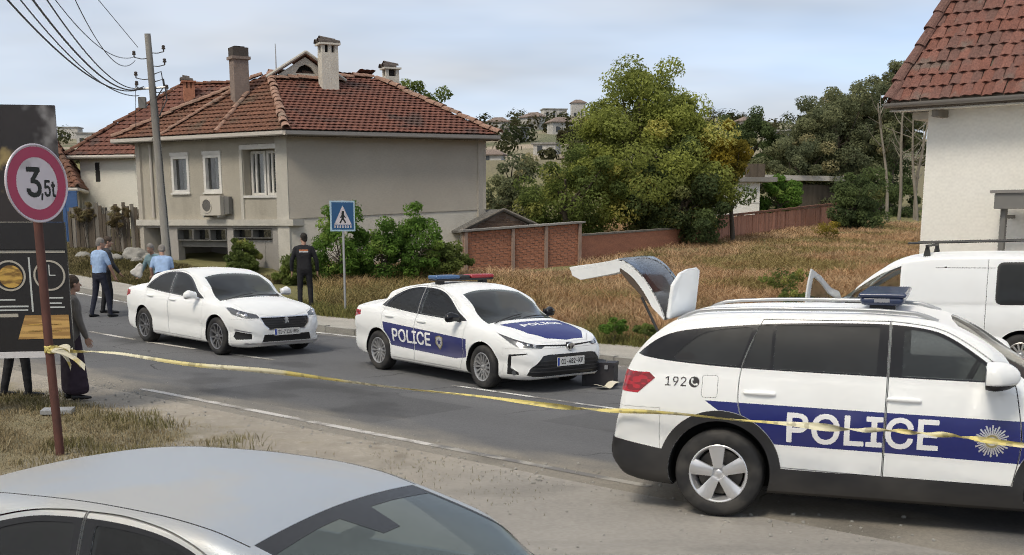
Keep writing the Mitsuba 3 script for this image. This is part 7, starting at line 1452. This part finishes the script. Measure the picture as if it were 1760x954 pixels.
def ad_board():
    k = thing('advertising_board', 'black and gold advertising board with clock dials cut by the left edge', 'billboard')
    W = Frame((BX - 2.1 * BE[0], BY - 2.1 * BE[1]), (BX, BY)); L = W.L
    put(k, 'upper_panel', W.box(0, L, 2.44, 3.80, -0.06, 0.0), 'board_upper')
    put(k, 'spacer', W.box(0, L + 0.02, 2.12, 2.436, -0.06, 0.03), 'board_black')
    put(k, 'lower_panel', W.box(0, L + 0.02, 0.88, 2.118, -0.06, 0.0), 'board_black')
    put(k, 'top_line', W.box(0, L + 0.0, 2.07, 2.10, 0.0, 0.008), 'board_ring')
    def disc(s, h, r, t=0.006, n=40):
        m = extr(Point(s, h).buffer(r, n), t); A = np.array([[1, 0, 0, 0], [0, 0, 1, 0.001], [0, 1, 0, 0], [0, 0, 0, 1.0]]); m.apply_transform(A); m.invert(); return W.put(m)
    def ringm(s, h, r, w):
        m = extr(Point(s, h).buffer(r, 40).difference(Point(s, h).buffer(r - w, 40)), 0.012); A = np.array([[1, 0, 0, 0], [0, 0, 1, 0.001], [0, 1, 0, 0], [0, 0, 0, 1.0]]); m.apply_transform(A); m.invert(); return W.put(m)
    for s, gold in ((L - 0.66, True), (L - 0.20, False), (L - 1.35, True)):
        d = numbered(k + '__dial')
        put(d, 'ring', ringm(s, 1.80, 0.185, 0.022), 'board_ring')
        if gold: put(d, 'face', disc(s + 0.01, 1.79, 0.135), 'board_gold')
        else:
            put(d, 'hand', W.box(s - 0.006, s + 0.006, 1.80, 1.93, 0.0, 0.006), 'board_line'); put(d, 'hand', W.box(s, s + 0.07, 1.795, 1.807, 0.0, 0.006), 'board_line')
    put(k, 'divider', W.box(L - 0.435, L - 0.415, 1.36, 2.02, 0.0, 0.007), 'board_line')
    for (a, b, h) in ((L - 0.95, L - 0.62, 1.50), (L - 0.95, L - 0.47, 1.42), (L - 0.95, L - 0.48, 1.375), (L - 0.33, L - 0.06, 1.52), (L - 0.33, L - 0.08, 1.455), (L - 0.33, L - 0.05, 1.405)):
        put(k, 'text_line', W.box(a, b, h, h + 0.018, 0.0, 0.005), 'board_line')
    put(k, 'gold_panel', W.wall(P2([(L - 0.62, 1.03), (L - 0.01, 1.03), (L - 0.01, 1.32), (L - 0.52, 1.32)]), 0.001, 0.008), 'board_ochre')
    for z in (1.12, 1.20): put(k, 'gold_panel_line', W.box(L - 0.50, L - 0.10, z, z + 0.012, 0.009, 0.012), 'board_gold')
    put(k, 'pale_band', W.box(0, L - 0.60, 1.30, 1.34, 0.0, 0.006), 'board_ring')
    put(k, 'white_strip', W.box(0, L - 0.28, 0.80, 0.875, -0.06, 0.015), 'board_white')
    for s in (0.15, L - 1.2): put(k, 'leg', W.box(s, s + 0.07, 0.02, 3.75, -0.15, -0.07), 'galvanised')
    put(k, 'foot', W.box(L - 0.42, L - 0.05, 0.10, 0.15, -0.2, 0.1), 'galvanised')
ad_board()
# barrier tape: a long twisted ribbon tied to the sign post
pbr('tape_yellow', proc(lambda p, n, uv: mix(mix((0.62, 0.52, 0.17), (0.64, 0.60, 0.42), smoothstep(0.42, 0.60, noise(p.x * 2.6, p.y * 2.6, p.z * 4))), (0.22, 0.20, 0.12), 0.6 * smoothstep(0.6, 0.72, noise(p.x * 23, p.y * 23, p.z * 23)))), 0.45)
def tape():
    kn = np.array([[-4.75, 12.44, 1.17], [-4.42, 12.36, 1.14], [-4.08, 12.3, 1.135], [-3.07, 12.0, 1.045], [-1.76, 11.4, 0.985], [-0.42, 10.8, 0.905], [0.84, 10.2, 0.87], [1.52, 9.77, 0.878], [2.14, 9.42, 0.885], [2.66, 9.22, 0.868], [3.13, 9.02, 0.865], [3.7, 8.72, 0.845], [5.0, 8.1, 0.83], [7.5, 6.6, 0.9]])
    t = np.linspace(0, len(kn) - 1, 700); c = PchipInterpolator(np.arange(len(kn)), kn)(t); d = np.gradient(c, axis=0); d /= np.linalg.norm(d, axis=1, keepdims=True)
    s = np.concatenate([[0], np.cumsum(np.linalg.norm(np.diff(c, axis=0), axis=1))])
    side = np.cross(d, [0, 0, 1.0]); side /= np.linalg.norm(side, axis=1, keepdims=True); up = np.cross(side, d)
    ang = np.cumsum(0.018 + 0.06 * np.clip(meshkit.noise(np.stack([s * 0.7, 0 * s, 0 * s], 1), 3) - 0.62, 0, 1) * 5); w = 0.019 + 0.016 * np.clip(meshkit.noise(np.stack([s * 1.9, 5 + 0 * s, 0 * s], 1), 5) - 0.2, 0, 1)
    ax = np.cos(ang)[:, None] * up + np.sin(ang)[:, None] * side; c = c + up * (0.008 * np.sin(s * 3.1))[:, None]
    nb = np.cross(ax, d); cols = [c - ax * w[:, None] * q + nb * 0.006 * math.cos(q * 3) for q in (-1, -0.5, 0, 0.5, 1)]; V = np.stack(cols, 1); m = len(t)
    i, j = np.meshgrid(np.arange(m - 1), np.arange(4), indexing='ij'); q = i * 5 + j; F = np.stack([q, q + 5, q + 6, q + 1], -1).reshape(-1, 4)
    k = thing('barrier_tape', 'yellow police barrier tape stretched from the sign post across the road', 'tape')
    put(k, 'ribbon', trimesh.Trimesh(V.reshape(-1, 3), np.vstack([F[:, [0, 1, 2]], F[:, [0, 2, 3]]]), process=False), 'tape_yellow', True)
    rs = np.random.RandomState(4); kk = []
    for j in range(5):
        a = rs.uniform(0, 6.28); pts = [V3(-4.76, 12.5, 1.15) + V3(0.058 * math.cos(a + 1.3 * q), 0.058 * math.sin(a + 1.3 * q), 0.03 * math.sin(q * 2 + j)) for q in np.linspace(0, 5, 24)]; kk.append(tube(pts, [0.011] * 24, 6))
    put(k, 'wrap', cat(kk), 'tape_yellow', 60, kind='stuff')
    bow = []
    for j in range(7):
        e = V3(-4.72, 12.43, 1.12) + V3(rs.uniform(0.10, 0.38), rs.uniform(-0.08, 0.05), rs.uniform(-0.16, 0.05)); mid = V3(-4.66, 12.42, 1.16) + V3(rs.uniform(0.05, 0.2), -0.04, rs.uniform(-0.04, 0.08)); pts = [(1 - q) ** 2 * V3(-4.73, 12.43, 1.14) + 2 * q * (1 - q) * mid + q * q * e for q in np.linspace(0, 1, 9)]
        p = np.array(pts); wv = np.linspace(0.012, 0.03, 9)[:, None] * np.array([0.1, 0.2, 1.0]) * rs.uniform(0.7, 1.2); V = np.concatenate([p - wv, p + wv]); F = []
        for q in range(8): F += [[q, q + 1, 10 + q], [q, 10 + q, 9 + q]]
        bow.append(trimesh.Trimesh(V, F, process=False))
    put(k, 'loose_end', cat(bow), 'tape_pale', True, kind='stuff')
pbr('tape_pale', proc(lambda p, n, uv: mix((0.62, 0.58, 0.45), (0.50, 0.40, 0.12), smoothstep(0.5, 0.62, noise(p.x * 9, p.y * 9, p.z * 9)))), 0.5)
tape()
pbr('case_black', (0.022, 0.020, 0.024), 0.5); pbr('paper', (0.62, 0.58, 0.47), 0.8)
def case():
    k = thing('equipment_case', 'black equipment case standing on the asphalt behind the police SUV', 'case'); A = trimesh.transformations.translation_matrix((1.32, 17.95, tz(1.32, 17.95) + 0.012)) @ trimesh.transformations.rotation_matrix(-0.30, [0, 0, 1]); Q = lambda m: PP(m, A)
    put(k, 'body', Q(cbox(0.46, 0.30, 0.30, 0.02, (0, 0, 0.15))), 'case_black'); put(k, 'lid', Q(cbox(0.48, 0.32, 0.055, 0.018, (0, 0, 0.33))), 'case_black')
    put(k, 'corner_post', Q(cbox(0.05, 0.04, 0.325, 0.012, (-0.222, -0.138, 0.165))), 'trim_dark')
    for s in (-0.12, 0.12): put(k, 'latch', Q(cbox(0.05, 0.015, 0.06, 0.004, (s, -0.166, 0.295))), 'satin_metal')
    put(k, 'handle', Q(tube([(-0.09, 0, 0.355), (-0.08, 0, 0.385), (0.08, 0, 0.385), (0.09, 0, 0.355)], 0.012, 8)), 'plastic_grey', 40)
    rs_ = np.random.RandomState(2); x, y = np.meshgrid(np.linspace(-0.17, 0.17, 9), np.linspace(-0.10, 0.10, 6), indexing='ij'); z = 0.02 + 0.05 * np.abs(np.sin(x * 9)) + 0.03 * (x > 0.05)
    V = np.stack([x, y, z], -1).reshape(-1, 3); i, j = np.meshgrid(np.arange(8), np.arange(5), indexing='ij'); q = i * 6 + j; F = np.stack([q, q + 6, q + 7, q + 1], -1).reshape(-1, 4); m = trimesh.Trimesh(V, np.vstack([F[:, [0, 1, 2]], F[:, [0, 2, 3]]]), process=False)
    m.apply_transform(trimesh.transformations.rotation_matrix(0.5, [0, 0, 1])); m.apply_translation((1.38, 17.58, tz(1.38, 17.58) + 0.012)); single('paper_sheet', m, 'paper', 'crumpled pale paper lying before the equipment case', 'paper', True)
case()
# ------------------------------------------------------------------ people
for key, c in dict(skin=(0.36, 0.21, 0.15), hair_dark=(0.022, 0.018, 0.015), hair_grey=(0.22, 0.20, 0.18), hair_brown=(0.06, 0.042, 0.03), shirt_blue=(0.30, 0.42, 0.62), cloth_navy=(0.014, 0.016, 0.030), cloth_black=(0.011, 0.011, 0.014), cloth_dark=(0.035, 0.036, 0.042), jacket_grey=(0.125, 0.115, 0.105), skirt_plum=(0.030, 0.018, 0.030), shoe_black=(0.012, 0.012, 0.012), stripe_orange=(0.42, 0.15, 0.07), stripe_silver=(0.45, 0.45, 0.46), bag_white=(0.62, 0.60, 0.56), eye_white=(0.6, 0.6, 0.58), badge_teal=(0.03, 0.22, 0.28), teal_cloth=(0.16, 0.25, 0.28)).items():
    def fn(p, n, uv, c=c): return mi.Color3f(*c) * (0.78 + 0.44 * fbm(p.x * 16, p.y * 16, p.z * 16, 3))
    bumped(key, proc(fn), 0.85 if key not in ('skin', 'shoe_black') else 0.55, proc(lambda p, n, uv: fbm(p.x * 9, p.y * 9, p.z * 14, 3)), 0.02 if key not in ('skin', 'eye_white') else 0.0005)
def cap(a, b, ra, rb, n=14):
    return m3.Manifold.batch_hull([m3.Manifold.sphere(ra, n).translate(tuple(a)), m3.Manifold.sphere(rb, n).translate(tuple(b))])
def ell(c, r, n=16): return m3.Manifold.sphere(1.0, n).scale(tuple(r)).translate(tuple(c))
def soft(ms, ln=0.022, it=10):
    m = m3.Manifold.batch_boolean(ms, m3.OpType.Add); t = TM(m.refine_to_length(ln)); t = trimesh.Trimesh(t.vertices, t.faces, process=True); t.merge_vertices()
    trimesh.smoothing.filter_taubin(t, 0.5, -0.53, it); return t
def hand(w, d, side):
    """Relaxed hand: wrist at w, pointing along d; five fingers of their own lengths, a little curled."""
    d = d / np.linalg.norm(d); s = np.cross(d, [0, 0, 1.0]) if abs(d[2]) < 0.9 else np.cross(d, [1.0, 0, 0]); s /= np.linalg.norm(s); n = np.cross(s, d) * side
    out = [m3.Manifold.batch_hull([m3.Manifold.sphere(0.016, 10).translate(tuple(w + d * a + s * b)) for a, b in ((0.01, -0.02), (0.01, 0.02), (0.085, -0.034), (0.085, 0.034))])]
    for i, ln in enumerate((0.068, 0.078, 0.074, 0.058)):
        b = w + d * 0.085 + s * (-0.033 + 0.022 * i); k1 = b + d * ln * 0.5 + n * 0.008; k2 = b + d * ln * 0.85 + n * 0.030; out += [cap(b, k1, 0.0095, 0.009, 8), cap(k1, k2, 0.009, 0.0075, 8)]
    b = w + d * 0.025 - s * 0.03; k1 = b + d * 0.035 - s * 0.025 + n * 0.012; out += [cap(b, k1, 0.012, 0.010, 8), cap(k1, k1 + d * 0.03 + n * 0.008, 0.010, 0.008, 8)]
    return out
def person(name, label, pos, yaw, top, bottom, hair='hair_dark', H=1.78, lean=0.0, arms=((0.10, -0.02), (0.10, -0.02)), feet=((0.10, 0.05), (-0.10, -0.05)), sleeves='short', belt=True, skirt=False, back=None, head_turn=0.0, head_drop=0.0, group=None, coat=0.0, squat=0.0, female=False, shade=None):
    """Faces local +y. arms: for right (+x) and left: (swing forward, spread) or explicit (elbow, wrist) points; feet: (x, y) of right and left."""
    k = thing(name, label, 'person', group); s = H / 1.78; pos = V3(*pos); Rz = trimesh.transformations.rotation_matrix(yaw, [0, 0, 1]); A = trimesh.transformations.translation_matrix(pos) @ Rz @ np.diag([s, s, s, 1.0])
    put_ = lambda part, m, mat, sm=True, parent=None: put(parent or k, part, PP(m if not isinstance(m, m3.Manifold) else TM(m), A), mat, sm)
    hip = 0.95 - squat; pel = V3(0, -0.12 * math.sin(lean), hip); Rl = trimesh.transformations.rotation_matrix(-lean, [1, 0, 0])[:3, :3]
    up = lambda v: pel + Rl @ V3(*v)
    sw = 0.165 if female else 0.185
    # legs
    legs, shoes = [], []
    for i, sg in enumerate((1, -1)):
        fx, fy = feet[i]; hj = pel + V3(sg * 0.09, 0, -0.04); an = V3(fx, fy - 0.03, 0.10); kn = (hj + an) / 2 + V3(0.01 * sg, 0.045 + 0.25 * squat, 0.01)
        legs += [cap(hj, kn, 0.092, 0.066), cap(kn, an, 0.066, 0.052), cap(an, an - V3(0, 0, 0.035), 0.055, 0.056)]
        sh = m3.Manifold.batch_hull([ell((fx, fy - 0.07, 0.045), (0.038, 0.04, 0.043), 12), ell((fx + 0.012 * sg, fy + 0.10, 0.030), (0.044, 0.05, 0.028), 12), ell((fx + 0.01 * sg, fy + 0.15, 0.024), (0.034, 0.035, 0.021), 12)]).trim_by_plane((0, 0, 1), 0.002)
        shoes.append(sh)
    legs += [m3.Manifold.batch_hull([ell(up((0.075, 0, 0.03)), (0.105, 0.115, 0.10)), ell(up((-0.075, 0, 0.03)), (0.105, 0.115, 0.10)), ell(pel + V3(0.08, 0.0, -0.06), (0.095, 0.11, 0.09)), ell(pel + V3(-0.08, 0.0, -0.06), (0.095, 0.11, 0.09))])]
    if skirt: legs = [m3.Manifold.batch_hull([ell(pel + V3(sg * 0.07, 0, 0.02), (0.11, 0.12, 0.09)) for sg in (1, -1)] + [ell((sg * 0.13, y, 0.14), (0.06, 0.06, 0.06), 12) for sg in (1, -1) for y in (-0.09, 0.11)])] + [cap((fx, fy - 0.03, 0.25), (fx, fy - 0.03, 0.08), 0.05, 0.045) for fx, fy in feet]
    put_('trousers' if not skirt else 'skirt', soft(legs), bottom)
    for m in shoes: put_('shoe', m, 'shoe_black', 40)
    # torso and sleeves
    tor = [m3.Manifold.batch_hull([ell(up((0.07, 0, 0.02 - coat)), (0.10 + coat * 0.15, 0.115 + coat * 0.1, 0.06)), ell(up((-0.07, 0, 0.02 - coat)), (0.10 + coat * 0.15, 0.115 + coat * 0.1, 0.06)), ell(up((0.08, 0.005, 0.22)), (0.09, 0.115, 0.10)), ell(up((-0.08, 0.005, 0.22)), (0.09, 0.115, 0.10))]),
           m3.Manifold.batch_hull([ell(up((0.08, 0.005, 0.20)), (0.09, 0.112, 0.10)), ell(up((-0.08, 0.005, 0.20)), (0.09, 0.112, 0.10)), ell(up((0.10, 0.0, 0.38)), (0.10, 0.118, 0.11)), ell(up((-0.10, 0.0, 0.38)), (0.10, 0.118, 0.11)), ell(up((0.13, -0.01, 0.47)), (0.06, 0.075, 0.06)), ell(up((-0.13, -0.01, 0.47)), (0.06, 0.075, 0.06))]),
           m3.Manifold.batch_hull([ell(up((sw, -0.01, 0.465)), (0.058, 0.062, 0.058)), ell(up((-sw, -0.01, 0.465)), (0.058, 0.062, 0.058)), ell(up((0, -0.005, 0.535)), (0.065, 0.065, 0.03))])]
    skin, joins = [], []
    for i, sg in enumerate((1, -1)):
        sj = up((sg * sw, -0.01, 0.465)); spec = arms[i]
        if np.ndim(spec[0]) == 0:
            sw_, spr = spec; el = sj + V3(sg * (0.055 + spr), 0.06 * 0 + 0.30 * math.sin(sw_), -0.29 * math.cos(sw_)); wr = el + V3(sg * spr * 0.3 - sg * 0.01, 0.25 * math.sin(sw_ + 0.25), -0.25 * math.cos(sw_ + 0.25))
        else: el, wr = up(spec[0]), up(spec[1])
        if sleeves == 'short':
            m_ = sj + (el - sj) * 0.80; tor += [cap(sj, m_, 0.062, 0.058)]; skin += [cap(sj + (el - sj) * 0.6, el, 0.046, 0.042), cap(el, wr, 0.042, 0.028)]
        else:
            tor += [cap(sj, el, 0.064, 0.054), cap(el, wr, 0.054, 0.042)]; skin += [cap(wr - (wr - el) * 0.1, wr, 0.03, 0.027)]
        skin += hand(wr, (wr - el), sg); joins += [cap(sj, el, 0.032, 0.028), cap(el, wr, 0.028, 0.024)]
    core = [cap(pel, up((0, 0, 0.30)), 0.05, 0.055), cap(up((0, 0, 0.30)), up((0, 0, 0.55)), 0.055, 0.045), cap(up((sw, -0.01, 0.465)), up((-sw, -0.01, 0.465)), 0.032, 0.032)] + joins
    put_('shirt' if sleeves == 'short' else 'jacket', soft(tor), top)
    # head, neck
    nk = up((0, 0.0, 0.53)); hd = nk + V3(0, 0.035 + 0.10 * math.sin(lean * 0.6 + head_drop), 0.165 - 0.06 * math.sin(head_drop)); Rh = trimesh.transformations.rotation_matrix(head_turn, [0, 0, 1])[:3, :3] @ trimesh.transformations.rotation_matrix(-head_drop - 0.3 * lean, [1, 0, 0])[:3, :3]
    h = lambda v: hd + Rh @ V3(*v)
    headm = [ell(h((0, -0.015, 0.03)), (0.076, 0.096, 0.092), 20), m3.Manifold.batch_hull([ell(h((0, 0.035, -0.02)), (0.060, 0.055, 0.06)), ell(h((0, 0.062, -0.085)), (0.028, 0.024, 0.022)), ell(h((0.045, 0.0, -0.06)), (0.02, 0.03, 0.03)), ell(h((-0.045, 0.0, -0.06)), (0.02, 0.03, 0.03))]), cap(nk - V3(0, 0.01, 0.04), h((0, -0.02, -0.05)), 0.058, 0.052),
             cap(h((0, 0.090, 0.012)), h((0, 0.108, -0.022)), 0.010, 0.015, 10), ell(h((0, 0.085, -0.058)), (0.022, 0.012, 0.007), 10), ell(h((0.076, -0.01, -0.005)), (0.012, 0.022, 0.032), 10), ell(h((-0.076, -0.01, -0.005)), (0.012, 0.022, 0.032), 10)]
    bd = put_('body', soft(headm + skin + core, 0.012, 6), 'skin')
    for sg in (1, -1): put_('eye', ell(h((sg * 0.031, 0.083, 0.008)), (0.012, 0.008, 0.007), 10), 'eye_white', True, bd)
    hr = m3.Manifold.batch_hull([ell(h((0, -0.022, 0.045)), (0.083, 0.100, 0.092), 20), ell(h((0, -0.06, -0.03)), (0.062, 0.05, 0.05), 14)]) - ell(h((0, 0.085, -0.035)), (0.11, 0.085, 0.095), 16) - ell(h((0.0, 0.02, -0.11)), (0.2, 0.085, 0.075), 14)
    t = TM(hr.refine_to_length(0.012)); t.vertices += (meshkit.fbm(t.vertices * 60, 2, 3) - 0.5)[:, None] * 0.012 * np.array(t.vertex_normals); put_('hair', t, hair, True)
    col = m3.Manifold.batch_hull([ell(nk + V3(0.03, 0.0, 0.0), (0.05, 0.06, 0.022), 12), ell(nk + V3(-0.03, 0, 0.0), (0.05, 0.06, 0.022), 12)]); put_('collar', col, top, 40)
    if belt and not skirt: put_('belt', soft([m3.Manifold.batch_hull([ell(up((0.078, 0, 0.03)), (0.108, 0.121, 0.022)), ell(up((-0.078, 0, 0.03)), (0.108, 0.121, 0.022))])], 0.03, 2), 'cloth_black')
    if back:       # printed band across the shoulders, wrapped on the jacket
        m = M3(trimesh.Trimesh(*[np.array(q) for q in (soft(tor).vertices, soft(tor).faces)])); big = TM(m); big.vertices += np.array(big.vertex_normals) * 0.005; bm = M3(big)
        for z0, z1, mat in back: 
            sl = bm ^ M3(bx(0.21, 0.5, z1 - z0, tuple(up((0, -0.25, (z0 + z1) / 2))))); put_('back_band', sl, mat, 40)
    return k, A, up
person('person', 'officer in light blue short sleeved shirt and dark trousers, standing at the left', (-9.44, 28.05, tz(-9.44, 28.05) + 0.012), -0.55, 'shirt_blue', 'cloth_navy', 'hair_grey', 1.80, 0.10, arms=((0.22, 0.02), (0.08, 0.02)), feet=((0.17, 0.12), (-0.12, -0.16)), head_turn=-0.5, head_drop=0.15)
x, y = -9.55, 28.8
person('person', 'person in a dark jacket standing just behind the officer in light blue', (x, y, tz(x, y) + 0.012), -0.9, 'cloth_dark', 'cloth_black', 'hair_brown', 1.80, 0.12, sleeves='long', arms=(((0.22, 0.08, 0.20), (0.20, 0.26, 0.02)), (0.1, 0.02)), head_turn=-0.3, head_drop=0.2)
x, y = -8.15, 28.6
person('person', 'officer in a light blue shirt bending forward behind the plain white saloon', (x, y, tz(x, y) + 0.012), 0.25, 'shirt_blue', 'cloth_navy', 'hair_grey', 1.76, 0.62, arms=(((0.22, 0.12, 0.24), (0.2, 0.34, 0.10)), ((-0.26, 0.08, 0.24), (-0.22, 0.30, 0.08))), feet=((0.15, 0.0), (-0.15, -0.05)), head_drop=0.35)
x, y = -8.55, 29.5
k, A, up = person('person', 'person in dark clothes holding a white bag beyond the bending officer', (x, y, tz(x, y) + 0.012), 2.7, 'teal_cloth', 'cloth_dark', 'hair_grey', 1.66, 0.3, sleeves='long', arms=(((0.30, 0.12, 0.22), (0.36, 0.26, 0.08)), ((-0.24, 0.12, 0.22), (-0.12, 0.30, 0.10))), head_drop=0.2)
bag = TM(m3.Manifold.batch_hull([ell((0.0, 0, 0.16), (0.05, 0.025, 0.02), 12), ell((0.09, 0, -0.12), (0.05, 0.05, 0.05), 12), ell((-0.10, 0, -0.12), (0.05, 0.05, 0.05), 12)]).refine_to_length(0.03)); bag.vertices += (meshkit.fbm(bag.vertices * 14, 3, 2) - 0.5)[:, None] * 0.04
bag.apply_transform(trimesh.transformations.rotation_matrix(0.5, [0, 1, 0])); bag.apply_translation((x - 0.30, y - 0.45, tz(x, y) + 1.02)); single('carrier_bag', bag, 'bag_white', 'white bag held by the person beyond the bending officer', 'bag', True)
x, y = -5.03, 29.72
person('person', 'man in black jacket with orange back band standing on the pavement', (x, y, tz(x, y) + 0.13), 0.12, 'cloth_black', 'cloth_black', 'hair_dark', 1.83, 0.03, sleeves='long', arms=((0.05, 0.05), (0.02, 0.05)), feet=((0.13, 0.04), (-0.12, -0.06)), head_turn=0.55, back=((0.405, 0.435, 'stripe_orange'), (0.37, 0.40, 'stripe_silver')), belt=False, coat=0.06)
x, y = -5.89, 16.2
person('person', 'person in grey jacket and dark plum skirt half hidden by the advertising board', (x, y, tz(x, y) + 0.01), -0.9, 'jacket_grey', 'skirt_plum', 'hair_brown', 1.66, 0.12, sleeves='long', arms=((0.10, 0.0), (0.05, 0.0)), feet=((0.09, 0.02), (-0.09, -0.02)), skirt=True, coat=0.12, female=True)
x, y = -6.75, 16.4
person('person', 'person in black trousers standing behind the advertising board, only the legs showing', (x, y, tz(x, y) + 0.01), -0.8, 'cloth_dark', 'cloth_black', 'hair_dark', 1.78, 0.05, sleeves='long', feet=((0.16, 0.12), (-0.12, -0.1)))
# ------------------------------------------------------------------ the vehicles stand where the photograph has them
def on_ground(x, y, yaw, xr, xf, dz=0.012):
    c, s = math.cos(math.radians(yaw)), math.sin(math.radians(yaw)); r, f = tz(x + c * xr, y + s * xr), tz(x + c * xf, y + s * xf)
    a = math.degrees(math.atan2(f - r, xf - xr)); return car_pose(x, y, r - (f - r) / (xf - xr) * xr + dz, yaw, -a)
police_suv(on_ground(1.142, 11.094, -20.0, 0.95, 3.74, 0.004))
police_saloon(on_ground(-2.118, 20.889, -50.3, 0.97, 3.67))
white_saloon(on_ground(-7.197, 24.998, -47.7, 1.05, 3.867))
silver_car(car_pose(-3.29, 6.46, -0.175, -25.4))
white_van(on_ground(8.85, 18.9, 155.0, 0.80, 3.55, 0.0))
